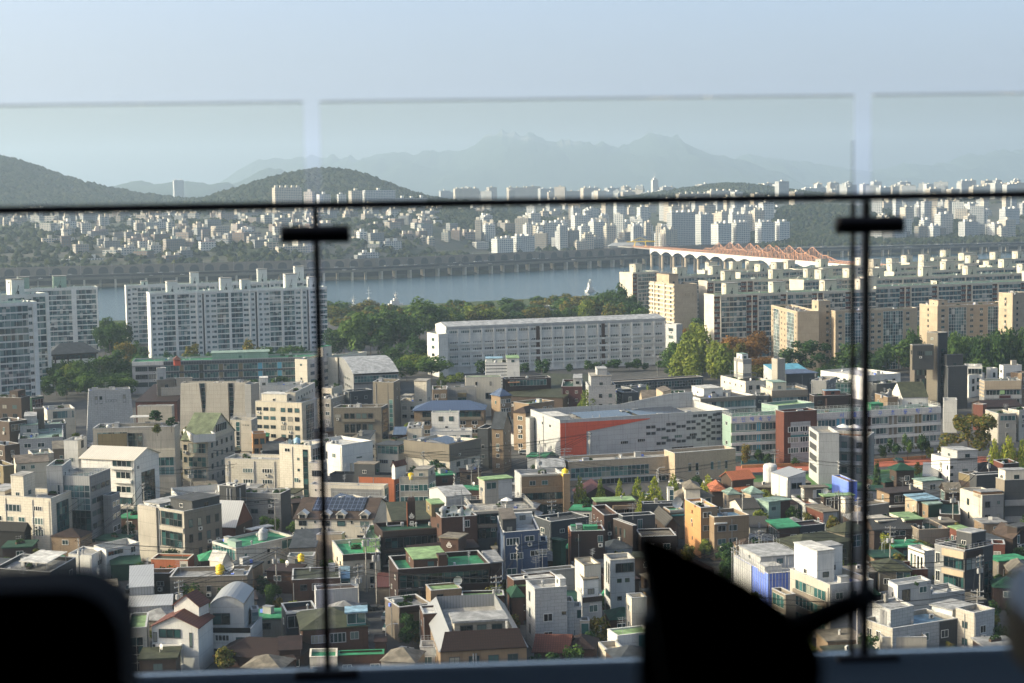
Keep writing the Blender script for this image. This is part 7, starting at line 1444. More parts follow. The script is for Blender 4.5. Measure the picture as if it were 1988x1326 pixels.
bld('old house with a dark ribbed tile roof before the moss green roof','q',(70,905),(60,985),(565,962),4.6,'brown','dgrey rtile','old_house',gable=('u',1.8,.4),ortho='u',f2=[('glass',.2,.8,.4,1.2,'d')])
bld('house with a sunken pool green roof deck inside a tan parapet','q',(640,850),(632,985),(1018,968),5,'mud','dgreen','house',ortho='u',cope='beige',x=(('antenna',.5,.2),('satellite_dish',.9,.3)),cl=1,par=1.0)
bld('red brick house with a lime flat roof and white shutters','q',(1032,948),(1222,1015),(1290,978),5.6,'redbrick','lgreen','house',f1=[wg(1,3,.9,1.2)],par=0)
bld('charcoal house with beige balcony bands and a steel roof rail','j',(446,652),(640,692),(822,656),11.5,'grey','lgrey','apartment_house',wall2='dgrey',f1=[('band',.28,1,.3,1.4,'beige',.4),('glass',.32,.98,1.9,2.0,'d','dgrey'),('band',.28,1,4.2,1.1,'beige',.4),('glass',.32,.98,5.5,2.0,'d','dgrey'),(2,1,1.4,2.2,.04,.2,1.4,3.6,'w')],f2=[('band',0,.6,.3,1.2,'dbrown',.3),('glass',.05,.6,1.8,2.2,'b','dgrey'),('glass',.68,.98,3,8,'d','dgrey')],ph=((.45,.2,.95,.7,3.4,'dgrey','lgrey'),),x=(('rail',),),cl=2)
bld('white house with a row of tall slit windows and a cornice','j',(275,660),(380,698),(442,682),7.2,'white','lgrey','house',wall2='lgrey',f1=[('band',0,1,.4,.25,'umber',.15),(1,4,.6,2.6,.12,.95,1.4,3,'d')],cl=0)
bld('brick lean to below the slit windowed white house','j',(225,762),(300,815),(385,800),4,'redbrick','dtile','shed',cl=0)
bld('white roof house with a dark patio door and a planter','j',(146,886),(208,918),(422,886),10.2,'white','lgrey','house',wall2='lgrey',f1=[wg(1,1,.6,1)],f2=[(1,1,2.0,2.2,.12,.38,.9,3,'d'),(1,1,1.8,1.2,.62,.9,.8,3,'w')],x=(('shrub',.5,-.2,1),),cl=0,par=.3)
bld('broad white terrace deck under the white roof house','j',(100,960),(200,1010),(640,950),7.4,'lgrey','white','apartment_house',f2=[wg(1,3,1.2,1.2)],x=(('satellite_dish',.8,.2),('roof_vent',.6,.4)),cl=2)
bld('pale grey tiled roof block with a small chimney','j',(45,1025),(162,1078),(312,1048),9.2,'lgrey tile','lgrey','apartment_house',f1=[('band',.45,.8,.5,3,'grey',.05)],x=(('chimney',.5,.9,.8),),cl=0,par=.3)
bld('pale grey tiled walk up filling the lower corner','j',(-20,1130),(175,1196),(592,1130),6.8,'stone tile','lblue','apartment_house',wall2='lgrey tile',f1=[(2,2,1.2,1.6,.1,.7,1.2,3,'w')],f2=[('band',.72,1,.1,5,'dgrey',.06),wg(1,3)],cl=2)
bld('pale tiled tower block beside the utility pole','j',(582,1062),(702,1096),(832,1068),8.6,'stone tile','grey','apartment_house',wall2='lgrey tile',f2=[(1,1,1.4,1.4,.25,.6,2.4,3,'w')],cl=1)
bld('white shed roof with a sunlit gable beside the pale tiled tower block','j',(470,1035),(560,1078),(690,1045),7.8,'white','lgrey','house',par=0)
bld('low stone rimmed roof at the very bottom of the view','j',(200,1218),(110,1252),(395,1250),5.2,'stone','umber','house',cl=0)
bld('house with an olive hip roof and a conservatory beside the brick lean to','j',(35,765),(85,822),(275,802),5,'umber','olive','house',gable=('hip',1.6,.3),f2=[('glass',.55,.98,.3,2,'b'),wg(1,1,1.2,1.2,.1,.4)])
bld('dark brown gabled house at the edge of the view under the zigzag stairs','q',(1600,1010),(1845,1092),(2060,1060),4.8,'dbrown','brown','house',gable=('v',1.8,.4),f2=[wg(1,1,2.2,1.4)])
bld('red brick house with a white sash window under the dark brown gable','q',(1565,1110),(1580,1165),(1740,1160),5.6,'redbrick','dgreen','house',f2=[wg(1,1,1.8,1.4,.1,.7)],cl=0)
bld('black roofed house with a narrow white door at the edge of the view','q',(1850,920),(1900,960),(2080,930),7,'dbrown','dgrey','house',f2=[wg(1,1,.8,2.0,.0,.2)],par=0)
bld('house with a grass green roof behind the pale table','j',(850,730),(860,765),(1040,750),5,'umber','green','house',f2=[wg(1,2)],par=0)
bld('brown hip roofed house behind the pale table','j',(890,770),(930,830),(1060,800),4.4,'brown','umber','house',gable=('hip',1.6,.3))
c=at_d(801,1095,338);rt=empty('chimney_sign',(c.x,c.y,0),'tall brick bath house chimney with white letters and a hot spring mark running down it','chimney',None,R(4))
top_=at_d(800,965,338).z;b=MB();b.box(-.85,.85,-.85,.85,0,top_-.6);b.hull4([(-.85,-.85,top_-.597),(.85,-.85,top_-.597),(.85,.85,top_-.597),(-.85,.85,top_-.597)],[(-.6,-.6,top_),(.6,-.6,top_),(.6,.6,top_),(-.6,.6,top_)]);b.build('shaft',M('dbrick','brick'),rt)
b=MB();text_mesh(b,'♨목욕탕',(-.62,-.87,top_-4.6),Vector((1,0,0)),Vector((0,-1,0)),1.25,.45,True,.15);b.build('lettering',M('white','letters'),rt)
b=MB();b.tube([(-.95,-.9,0),(-.95,-.9,top_-1)],.1,6);b.build('pipe',M('tile','metal'),rt)
b=MB();b.tube([(0,0,top_),(0,0,top_+4.4),(.4,0,top_+4.8)],.07,5);
for z in (1.2,1.9,2.6,3.3):b.tube([(-.2,0,top_+z),(1.7,0,top_+z-.1)],.04,4)
b.build('aerial_mast',M('lgrey','metal'),rt)
bld('weathered cream annex with a pink chimney beside the bath house alley','e',(620,330),(600,360),(690,330),5.5,'cream','mud','house',cl=2)
bld('striped pink awning stall in the alley','f',(-20,700),(-40,770),(62,760),3.4,'mud','redbrick seam','stall',gable=('shed_u',.8,.1))
# ------------------------------------------------------------------ trees, poles, lamps, small street things
def T(label,x,yb,yt,w,shape='round',leaf='green',n=900,group=None,name='tree',**k):return tree_px(label,x,yb,yt,w,shape,leaf,n,group,name=name,**k)
for x,yt,w in ((1126,922,30),(1166,926,24),(1203,928,26),(1238,924,34),(1271,922,40),(1308,918,26),(1375,920,30),(1410,912,24)):
 T('yellow green ginkgo in the row before the tan brick wing of the school hall',x,1000 if x<1290 else 965,yt,w,'cone','ginkgo',1300,'ginkgo row before the school hall','ginkgo_tree')
T('lone ginkgo in the lane above the bright green house roof',1246,1010,955,28,'cone','ginkgo',1200,name='ginkgo_tree')
T('slim yellow green tree between the school hall and the stepped stone building',1140,820,752,46,'cone','lime',1300)
T('small lime tree behind the tan chimney tower',1258,800,745,18,'cone','lime',700)
T('huge spreading tree with rusty patches before the white house at the edge of the school',1880,895,790,112,'wide','mixed',3200,name='zelkova_tree')
for k,(x,yt,w) in enumerate(((1930,848,24),(1957,842,34),(1985,850,30))):T(('slim lime tree nearest the huge spreading tree','fuller lime tree in the middle of three','lime tree cut by the edge of the view')[k],x,905,yt,w,'cone','ginkgo',1200)
for x,yb,yt,w,lf in ((1450,905,860,26,'mixed'),(1472,905,868,24,'deep'),(1490,908,880,18,'deep'),(1735,893,850,30,'deep'),(1762,893,840,24,'green'),(1790,892,838,30,'deep'),(1712,893,862,24,'deep'),(1830,892,855,26,'mixed'),(1805,892,866,20,'lime'),(1545,905,888,20,'green')):
 T('garden tree along the windowed front of the school, behind the track',x,yb,yt,w,'round',lf,700,'garden trees along the school front')
T('tall dark conifer on the playing field by the post',1702,975,900,26,'tall','deep',1100)
rg=random.Random(4)
for x,yb,yt,w in ((935,730,698,26),(1018,728,704,26),(1052,730,700,34),(1107,726,706,18),(1143,724,700,24),(1160,722,702,18),(1192,722,700,30),(1222,720,702,22),(1238,720,696,26),(1254,720,704,18),(1282,720,700,24)):
 T('small clipped tree at the foot of the long white campus block',x,yb,yt,w,'round','deep',500,'clipped trees at the foot of the campus block')
T('rounded olive tree at the near end of the campus block, the biggest there',838,742,692,70,'round','green',1500);T('olive tree just behind the biggest rounded one',806,728,684,48,'round','lime',1100);T('slim young tree in the car park lane',858,752,722,20,'cone','lime',600);T('small bushy tree near the white metal box house',884,752,726,36,'round','lime',800)
P_=[(648,700,640,50,'deep'),(690,700,612,62,'green'),(668,690,628,50,'green'),(720,690,600,70,'deep'),(735,700,640,56,'deep'),(752,668,592,52,'green'),(775,690,610,60,'deep'),(795,680,620,56,'deep'),(815,660,578,76,'green'),(840,655,585,60,'green'),(770,650,600,50,'mixed'),(805,715,650,52,'deep'),(772,720,670,46,'deep'),(742,735,690,46,'deep'),(860,650,600,50,'lime'),(790,740,695,40,'green'),(715,670,620,46,'mixed'),(700,655,624,40,'green'),
      (880,645,602,46,'green'),(905,640,598,44,'lime'),(930,640,596,44,'mixed'),(952,640,594,46,'lime'),(975,636,600,42,'deep'),(1000,636,604,36,'green'),(1022,634,606,36,'mixed'),(1045,634,592,40,'mixed'),(1068,632,606,34,'deep'),(1120,630,596,44,'green'),(1140,634,588,38,'lime'),(1160,632,584,46,'mixed'),(1178,632,560,40,'green'),(1198,630,552,44,'deep'),(1212,634,562,40,'deep'),(1228,640,580,40,'deep'),(1245,645,592,36,'green'),(1096,632,600,34,'green'),(1205,640,590,46,'mixed'),(1184,640,594,40,'mixed')]
for x,yb,yt,w,lf in P_:T('broadleaf tree in the riverside park behind the campus block',x,yb,yt,w,rg.choice(('round','round','tall')) if w<50 else 'round',lf,1100,'trees of the riverside park')
for k in range(84):
 x=rg.uniform(640,1215);T('low tree in the back of the riverside park',x,(yb_ := 634-(x-640)*.04+rg.uniform(-17,8)),yb_-rg.uniform(20,32),rg.uniform(26,40),'round',rg.choice(('deep','green','mixed')),500,'low trees in the back of the riverside park')
G_=[(1336,722,652,56,'lime'),(1362,726,640,54,'lime'),(1388,735,668,44,'lime'),(1405,738,672,44,'lime'),(1350,700,634,50,'lime'),(1322,715,660,44,'green'),(1375,690,640,54,'lime'),(1400,680,616,56,'green'),(1425,690,640,48,'lime'),(1420,715,655,50,'rust'),(1448,712,650,52,'rust'),(1475,705,646,50,'rust'),(1462,690,640,46,'mixed'),(1478,680,630,48,'green'),(1450,670,625,46,'deep'),(1432,725,670,40,'mixed'),(1480,730,690,46,'rust'),(1310,700,640,40,'deep'),(1306,735,690,36,'deep'),(1385,660,625,44,'deep'),(1352,660,622,40,'green'),(1330,690,640,36,'rust'),(1485,660,628,40,'green'),(1415,660,612,44,'green'),(1318,742,690,48,'lime'),(1345,745,692,46,'lime'),(1302,722,668,40,'green'),(1330,730,668,46,'lime'),(1440,742,700,40,'green'),(1468,745,705,38,'mixed')]
for x,yb,yt,w,lf in G_:T({'lime':'light green','rust':'rust brown','mixed':'olive and rust','green':'green','deep':'dark green'}[lf]+' tree in the grove beside the tan balcony block',x,yb,yt,w,'tall' if lf=='lime' else 'round',lf,1200,{'lime':'light green','rust':'rust brown','mixed':'olive and rust','green':'green','deep':'dark green'}[lf]+' trees in the grove')
T('great dark tree against the tan balcony block',1565,735,660,84,'wide','deep',2200)
for x,yb,yt,w,lf in ((1630,735,685,60,'green'),(1660,730,660,56,'green'),(1690,740,690,60,'deep'),(1720,730,670,50,'deep'),(1745,725,660,50,'green'),(1770,720,640,44,'green'),(1795,700,632,44,'green'),(1600,745,712,46,'deep'),(1645,745,705,46,'deep')):
 T('tree in the belt between the black office tower and the tan blocks',x,yb,yt,w,'round',lf,1000,'tree belt by the black office tower')
for k in range(15):
 x=1850+k*11;T('tall dark tree in the belt before the tan block at the edge of the view',x,722+rg.uniform(-4,8),652+rg.uniform(-8,12),40,'tall',rg.choice(('deep','deep','green')),900,'tall tree belt before the tan block')
T('bushy tree above the white cubic house',1905,735,700,40,'round','green',700)
L_=[(215,705,628,44,'deep'),(232,700,640,40,'deep'),(205,690,622,40,'deep'),(242,715,658,34,'mixed'),(262,712,664,34,'green'),(200,740,686,50,'green'),(222,740,684,52,'deep'),(240,745,694,44,'deep'),(118,745,700,36,'deep'),(135,760,712,44,'lime'),(150,765,705,40,'green'),(225,762,720,50,'deep'),(258,748,715,34,'deep'),(192,755,715,36,'deep'),(110,768,722,38,'deep'),(165,772,724,40,'green'),(130,778,735,36,'deep'),(205,772,728,40,'deep'),(245,770,730,38,'green'),(180,768,716,40,'deep'),(155,745,695,40,'deep'),(100,752,704,34,'green'),(225,690,618,40,'green'),(212,672,618,36,'deep'),(240,680,622,34,'deep'),(268,735,690,34,'green'),(85,775,735,36,'deep'),(275,722,678,30,'deep')]
for k,(x,yb,yt,w,lf) in enumerate(L_):T('tree in the grove between the temple roof and the school with solar bands',x,yb,yt,w,'round' if k != 9 else 'tall',lf,1100,'grove by the temple roof')
T('spreading pine with flat tiers beside the temple hall grove',178,752,712,36,'pine','pine',900,name='pine_tree')
T('narrow autumn tree before the tallest white tower, nearest the edge',22,752,708,16,'cone','mixed',600);T('narrow autumn tree before the tallest white tower, beside its bright pilaster',62,752,712,16,'cone','mixed',600)
for x,yb,yt,w,lf in ((372,700,672,34,'mixed'),(488,695,660,34,'mixed'),(520,700,674,34,'green'),(545,700,674,34,'green'),(570,698,672,34,'green'),(595,698,674,30,'deep'),(330,702,680,26,'deep'),(410,700,682,24,'green')):
 T('tree between the widest white slab and the school with solar bands',x,yb+18,yt,w,'round',lf,700,'trees behind the solar banded school')
for x,yb,yt,w in ((493,762,735,26),(545,762,732,34),(610,764,736,24)):T('dark bush tree at the foot of the solar banded school',x,yb,yt,w,'round','deep',500,'bush trees at the school foot')
def Troof(label,x,y,z,h,w,shape='pine',leaf='pine',n=800):
 p=at_z(x,y,z);return tree(label,p.x,p.y,z,h,w,shape,leaf,n,None,'pine_tree' if shape=='pine' else 'tree')
Troof('bigger pine on the terrace of the raw concrete studio',303,830,18.3,5.2,6.5);Troof('second pine on the studio terrace beside the pale green roof',333,838,18.3,4.2,5.0);Troof('rust tinged small tree on the studio terrace',306,846,18.3,3.2,3.0,'round','mixed',500)
T('round leafy tree in the yard before the long pale stone house',370,1172,1118,32,'round','green',1100);T('tree in the gap right of the leaning end wall',512,1160,1112,34,'round','deep',900);T('tree in the alley beside the red brick house',524,1195,1130,22,'round','green',700)
T('dark shade tree in the yard beside the alley with parked cars',800,1260,1190,56,'round','deep',1200);T('yard tree under the long cream walk up',580,1000,962,40,'round','deep',800)
T('street tree under the steel grey office',250,1045,1015,34,'round','deep',700);T('street tree before the green glass end wall',125,1078,1058,22,'round','deep',500)
T('dark tree in the alley behind the tiled house with turquoise bands',850,950,895,50,'round','deep',900);T('dark tree in the alley under the brick gable end',965,900,850,44,'round','deep',800)
T('yellowing yard tree behind the dark ribbed tile roof',1722,1085,1030,40,'round','ginkgo',900);T('small yard tree before the pool green roof deck',1790,1085,1048,44,'round','mixed',700);T('yard tree right of the dark green house',1785,930,898,22,'round','mixed',600)
T('tree behind the vivid orange tiles',1350,960,925,34,'round','deep',700);T('garden tree behind the brown flat house with a green yard',1530,1005,980,30,'round','lime',500);T('lime bush beside the black house with a thin mast',1143,1000,970,18,'tall','green',600);T('palm like bush behind the blue black flat roof',1256,1000,975,26,'round','mixed',600)
b=MB();b.tube([(0,0,0),(0,0,11)],.17,7,0,.11)
pole_m=b.mesh('shaft',M('concrete'));b=MB()
for z in (10.5,9.6,8.6):b.box(-1.1,1.1,-.06,.06,z,z+.1)
for z in (10.6,9.7):
 for x in (-1,-.4,.4,1):b.lathe([(.07,z),(.09,z+.12),(.04,z+.25),(0,z+.26)],x,0,6)
cross_m=b.mesh('cross_arm',M('steel','metal'));b=MB();b.lathe([(0,7.4),(.3,7.4),(.3,8.3),(0,8.4)],.5,0,8);b.lathe([(0,7.4),(.3,7.4),(.3,8.3),(0,8.4)],-.5,0,8);tr_m=b.mesh('transformer',M('lgrey','metal'))
poles=[]
def pole(label,x,yb,yt,trf=False,rz=0.3):
 p=at_z(x,yb,0);s=(yb-yt)*p.y/FPX/11;rt=empty('utility_pole',(p.x,p.y,0),label,'utility pole',None,rz);rt.scale=(1,1,s);inst('shaft',pole_m,rt);inst('cross_arm',cross_m,rt)
 if trf:inst('transformer',tr_m,rt)
 poles.append((p,11*s*.95))
pole('utility pole standing before the cream tiled office',42,1085,1038);pole('utility pole with cross arms in front of the steel grey office',168,1060,960,True);pole('utility pole between the flue walk up and the sunlit bands',287,1010,955)
pole('utility pole in front of the round glazed corner bay',372,975,903,True);pole('utility pole by the guesthouse wall',712,1150,1012,True);pole('alley pole loaded with transformers',732,1180,1040,True);pole('twin pole beside the lime green roof room',916,960,902);pole('lamp topped pole in the lane right of the twin pole',930,965,890)
pole('pole standing before the grey concrete slab block',1628,1030,950);pole('pole above the brown flat house, next to the first one',1620,1025,962);pole('pole tangled with yellow cable before the charcoal house',1887,1175,1085,True);pole('pole by the post, in front of the rounded olive roof',1660,1080,1018)
def wire(label,i,j):
 (p,hp),(q,hq)=poles[i],poles[j];o=(p+q)/2;w=MB()
 for dz,dx in ((0,-.8),(0,.8),(-.9,0)):
  pts=[]
  for k in range(9):
   f=k/8;c=p.lerp(q,f);pts.append((c.x-o.x+dx,c.y-o.y,hp+(hq-hp)*f+dz-1.2*4*f*(1-f)*.5))
  w.tube(pts,.05,3)
 tag(w.build('power_line',M('black','rubber'),None,(o.x,o.y,0)),label,'power line')
wire('power line slung between the two poles by the guesthouse alley',4,5);wire('power line over the office lane by the cream tiled office',0,1);wire('power line between the twin pole and the lamp topped pole',6,7);wire('power line across the small houses by the post',8,11)
b=MB();b.tube([(0,0,0),(0,0,8),(.25,0,8.7),(.9,0,9.1),(1.6,0,9.15)],.09,6,0,.06);b.box(1.5,2.2,-.12,.12,9.08,9.22);slm=b.mesh('street_lamp',M('lgrey','metal'))
for lab,x,yb,yt,rz in (('curved street lamp at the bottom of the alley with parked cars',750,1278,1208,0),('curved street lamp over the guesthouse lane',712,1120,1018,3.1),('curved street lamp behind the olive mansard house',1602,1070,1008,3.3),('curved street lamp by the yellowing yard tree',1712,1100,1048,0.2),('tall lamp pole before the grey school hall',1275,985,905,0),('tall lamp mast at the foot of the campus block',1276,730,690,0)):
 p=at_z(x,yb,0);o=inst('street_lamp',slm,None,p,rz,(1,1,(yb-yt)*p.y/FPX/9.2));tag(o,lab,'street lamp')
def carz(label,x,y,col,rz):p=at_z(x,y,0.02);tag(inst('car',CARM[col],None,p,rz),label,'car')
for k,(x,y,c_,lab) in enumerate(((752,1168,'dgrey','dark car parked highest up the alley'),(757,1182,'black','black car parked second up the alley'),(754,1200,'lgrey','silver car parked midway in the alley'),(757,1222,'white','white car parked by the alley lamp'),(722,1108,'white','white car turning by the guesthouse wall'),(705,1112,'lgrey','silver car stopped behind the turning white one'))):carz(lab,x,y,c_,R(80 if k<4 else 10))
for k in range(9):
 x=60+k*9;carz('car at the kerb below the steel grey office',175+k*8,1052-k*1.5,rg.choice(('white','lgrey','black')),R(25))
for o in [o for o in C.objects if o.get('label')=='car at the kerb below the steel grey office']:o['group']='cars at the kerb below the steel grey office'
q_=[p for p in PLAN if p[0].startswith('building site')][0];rt=empty('scaffold',(q_[1].x,q_[1].y,0),'thin steel scaffold poles rising round the blue sheeted building site','scaffold');b=MB();u_,v_,Lu_,Lv_=q_[2:6]
for k in range(16):
 for w_ in (-.6,Lv_+.6):
  p=u_*(-Lu_/2+Lu_*k/15)+v_*(w_-Lv_/2);b.tube([(p.x,p.y,0),(p.x,p.y,9.5+(k*7% 4)*.5)],.05,4)
 p=v_*(-Lv_/2+Lv_*k/15)-u_*(Lu_/2+.6);b.tube([(p.x,p.y,0),(p.x,p.y,9.2+(k*5% 3)*.5)],.05,4)
for z in (8.2,9.0):
 c4=[u_*s*(Lu_/2+.6)+v_*t*(Lv_/2+.6) for s,t in ((-1,-1),(1,-1),(1,1),(-1,1))]
 for k in range(4):b.tube([(c4[k].x,c4[k].y,z),(c4[(k+1)% 4].x,c4[(k+1)% 4].y,z)],.045,4)
b.build('pole_frame',M('steel','metal'),rt)
rg=random.Random(17)
def free(p,r):
 if p.y>600:return False
 for (_,c,u,v,Lu,Lv,h) in PLAN:
  d=Vector((p.x-c.x,p.y-c.y,0))
  if d.length>60:continue
  if abs(d.dot(u))<Lu/2+r and abs(d.dot(v))<Lv/2+r:return False
 return True
def lane(x,y):return (y>1085 and 690<x<775) or (870<y<960 and 925<x<1030) or (y<960 and x>1420) or (y>1000 and 228<x<262) or (y<1000 and 1100<x<1420)
put=[]
for _ in range(3600):
 x,y=rg.uniform(-20,2010),rg.uniform(850,1330)
 if lane(x,y):continue
 p=at_z(x,y,0);big=rg.random()<.66;r=4.2 if big else 2.0
 if not free(p,r-.8) or any((p-q).length<r+s for q,s in put):continue
 put.append((p,r))
 if big:
  rc=rg.choice(('olive','grey','dtile','dgreen','green','umber','slate'));t=Vector((1,rg.choice((.28,-.22,.1)),0)).normalized();n=Vector((-t.y,t.x,0));w,d,h=rg.uniform(2.6,3.6),rg.uniform(2.6,3.4),rg.uniform(2.8,5.2)
  nm={'olive':'olive','grey':'grey','dtile':'dark tile','dgreen':'dark green','green':'green','umber':'brown','slate':'slate'}[rc]
  rt=empty('house',(p.x,p.y,0),f'low house with a {nm} roof squeezed into a gap between bigger buildings','house',f'low gap filling houses with {nm} roofs');b=MB()
  P4=[-t*w-n*d,t*w-n*d,t*w+n*d,-t*w+n*d];b.prism([(q.x,q.y) for q in P4],0,h);b.build('wall',wallmat(rg.choice(('brick','mud','stone','dbrick','tan brick','lgrey','brown'))),rt)
  b=MB();E=[q*1.1 for q in P4];up=Vector((0,0,1));k_=rg.choice((0,0,1))
  if k_:b.hull4([q+up*h for q in E],[E[0]*.05+up*(h+1.5),E[1]*.05+up*(h+1.5),E[2]*.05+up*(h+1.5),E[3]*.05+up*(h+1.5)])
  else:b.prism([(q.x,q.y) for q in E],h+.003,h+.3,0,None,True,True)
  b.build('roof',roofmat(rc),rt)
  nn=-n;window(rt,tuple(nn*(d+.02)+up*(h-1.9)+t*rg.uniform(-.8,.8)),math.atan2(nn.y,nn.x)+math.pi/2,1.6,1.2,rg.choice('wd'))
  if not k_:fitting(rg.choice(('storage_box','planter','air_conditioner','satellite_dish','antenna')),rt,up*(h+.3),rg.uniform(0,3))
 else:
  s=rg.uniform(2.6,4.6);lf=rg.choice(('deep','green','deep','mixed','lime'));n_t=globals().get('n_t',0)+1
  if n_t<250:tree('small tree or bush filling a yard gap between houses',p.x,p.y,0,s*1.25,s,'round',lf,500,'yard trees in the gaps between houses','small_tree')
n_car=0
for _ in range(2500):
 if n_car>70:break
 x,y=rg.uniform(20,1960),rg.uniform(880,1290);p=at_z(x,y,.02)
 if not free(p,1.2) or any((p-q).length<s+1.6 for q,s in put):continue
 n_car += 1;put.append((p,2.0));col=rg.choice(('white','white','lgrey','black','dgrey'));nm={'white':'white','lgrey':'silver','black':'black','dgrey':'dark grey'}[col]
 o=inst('car',CARM[col],None,p,rg.uniform(0,3.1));tag(o,f'{nm} car parked in a lane between the houses','car',f'{nm} cars parked between the houses')
pp=[]
for _ in range(900):
 if len(pp)>34:break
 x,y=rg.uniform(150,1950),rg.uniform(900,1290);p=at_z(x,y,0)
 if not free(p,.8) or any((p-q).length<22 for q in pp):continue
 pp.append(p);rt=empty('utility_pole',(p.x,p.y,0),'utility pole standing in a lane among the houses','utility pole','utility poles in the lanes among the houses',rg.uniform(0,3));inst('shaft',pole_m,rt);inst('cross_arm',cross_m,rt)
 if rg.random()<.5:inst('transformer',tr_m,rt)
for i in range(len(pp)):
 near=sorted(range(len(pp)),key=lambda j:(pp[i]-pp[j]).length)[1:3]
 for j in near:
  if j<i and i in sorted(range(len(pp)),key=lambda k:(pp[j]-pp[k]).length)[1:3]:continue
  poles += [(pp[i],10.4),(pp[j],10.4)];wire('power line sagging across the roofs between lane poles',-2,-1);C.objects[-1]['group']='power lines across the roofs'
ROOT={o['label']:o for o in C.objects if o.parent is None and o.get('label') and o.type=='EMPTY'}
KID={}
for o in C.objects:
 if o.parent:KID.setdefault(o.parent,[]).append(o)
def find(s):
 r=[o for l,o in ROOT.items() if l.startswith(s)]
 assert len(r)==1,(s,len(r));return r[0]
def merge(main,*parts):
 m=find(main)
 for s in parts:
  r=find(s);d=r.location-m.location
  for ch in KID.get(r,[]):ch.parent=m;ch.location=ch.location+d
  ROOT.pop(r['label']);bpy.data.objects.remove(r)
for g in (('long white six storey campus','white windowed stair wing','grey windowed stair bay'),
 ('grey clad school hall','tan brick lower wing','tan brick hall block','white and glass stair tower','grey curved roof porch'),
 ('long school with dark solar','white school wing','white wing with a row','pink pyramid'),('long four storey school','red brick gate tower','school right wing','grey plant enclosure'),
 ('black stone office tower','upper storey set back','black office tower core','black office tower annex'),('steel grey office','grey stair wing','lower dark grey annex'),
 ('tall pleated','dark end slab'),('corner house with a round','white roof parapet screen'),('long cream tiled walk up','long walk up stair part','cream tiled end bay'),
 ('brilliant white cube','white balcony tiers'),('white modern house with','white modern house, lower'),('bright white cubic','white garden wing'),('cream modern house','dark stone wing'),
 ('white villa','rear gable'),('white house with a curved','white base storeys','glazed side porch'),('dark brick bath house','brown brick roof storey'),('brick commercial house','grey roofed brick wing','brick tower block','low rusty tiled'),
 ('big villa','white balcony bay','white roofed brick wing'),('tall white tiled house','first step','second step','lowest step'),('slate blue rendered','low slate blue wing'),('brown brick apartment house','windowless brown'),
 ('dark glazed house','pale roof room'),('white walled house with a stone','roof room with an open'),('orange brick flats with','orange brick flats, lower'),('white apartment house with a curved','lower glazed bay'),
 ('grey concrete slab block','pale zigzag'),('grey small house','terrace storey'),('house with vivid orange tiled roofs','lower tier'),('white walled house with a wide mauve','small upper hip','white framed glazed stair'),
 ('dark green hip','lower green skirt'),('house with a sky blue','brick annex'),('dormered house','dark retaining'),('white roof house','broad white terrace','pale grey tiled roof block'),('cream tiled tower office','cream tiled base'),
 ('low swimming hall','long navy strip'),('brick house with an olive hip','small teal roof greenhouse'),('tiled house with turquoise','tiny white roof chapel'),('brick house with a long navy','brick bay with a navy'),('old house with a ribbed','lower grey tiled porch')):merge(*g)
# ------------------------------------------------------------------ the terrace we look from
blk=M((.004,.004,.0045),'black steel',.5);
FZ=CAMZ-1.10
def rail_pt(x,y,D0=3.64):
 d=ray(x,y);nx,ny=math.sin(R(-3.0)),math.cos(R(-3.0));t=D0*ny/(d.x*nx+d.y*ny)
 return Vector((d.x*t,d.y*t,CAMZ+d.z*t))
tr=empty('handrail',(0,3.64,FZ),'black handrail across the glass balustrade','handrail')
pl,pr=rail_pt(-700,419),rail_pt(2700,367);off=Vector((0,3.64,FZ))
b=MB();zr=(rail_pt(0,408).z+rail_pt(1988,378).z)/2;b.tube([Vector((pl.x,pl.y,zr))-off,Vector((pr.x,pr.y,zr))-off],.0095,8);b.build('rail',blk,tr)
RX=Vector((pr.x-pl.x,pr.y-pl.y,0)).normalized();RN=Vector((RX.y,-RX.x,0))
def post(label,x,yc,yb,thin=None):
 p=rail_pt(x,420);rt=empty('balustrade_post',(p.x,p.y,FZ),label,'post',None,math.atan2(RX.y,RX.x))
 b=MB();b.box(-.007,.007,-.012,.012,0.0,zr-FZ-.01);b.build('upright',blk,rt)
 for k,(yy,w) in enumerate(((yc,.078),(yb,.074))):
  z=rail_pt(x,yy).z-FZ;b=MB();b.sm=True
  b.tube([(-w,-.03,z),(-w+.012,-.03,z),(w-.012,-.03,z),(w,-.03,z)],.0205,10)
  c=b.build('glass_clamp',blk,rt)
 if thin:
  q=rail_pt(thin,700);e=(q-p).dot(RX);b=MB();b.box(e-.004,e+.004,-.008,.008,0,zr-FZ-.012);b.build('edge_strip',blk,rt)
 b=MB();b.box(-.03,.03,-.03,.03,.002,.012);b.build('foot_plate',blk,rt)
post('black balustrade post with a clamp bar, on the side of the white slab blocks',613,454,1310)
post('black balustrade post with a clamp bar and a second thin strip beside it',1681,436,1280,1655)
gm,nt,out=newmat('balustrade glass');tp=nd(nt,'ShaderNodeBsdfTransparent');tp.inputs[0].default_value=(.975,.982,.945,1);gs=nd(nt,'ShaderNodeBsdfGlossy');gs.inputs['Roughness'].default_value=.02
fr=nd(nt,'ShaderNodeFresnel');fr.inputs[0].default_value=1.25;mx=nd(nt,'ShaderNodeMixShader');nt.links.new(fr.outputs[0],mx.inputs[0]);nt.links.new(tp.outputs[0],mx.inputs[1]);nt.links.new(gs.outputs[0],mx.inputs[2]);nt.links.new(mx.outputs[0],out.inputs[0])
zt=(rail_pt(0,205).z+rail_pt(1988,183).z)/2
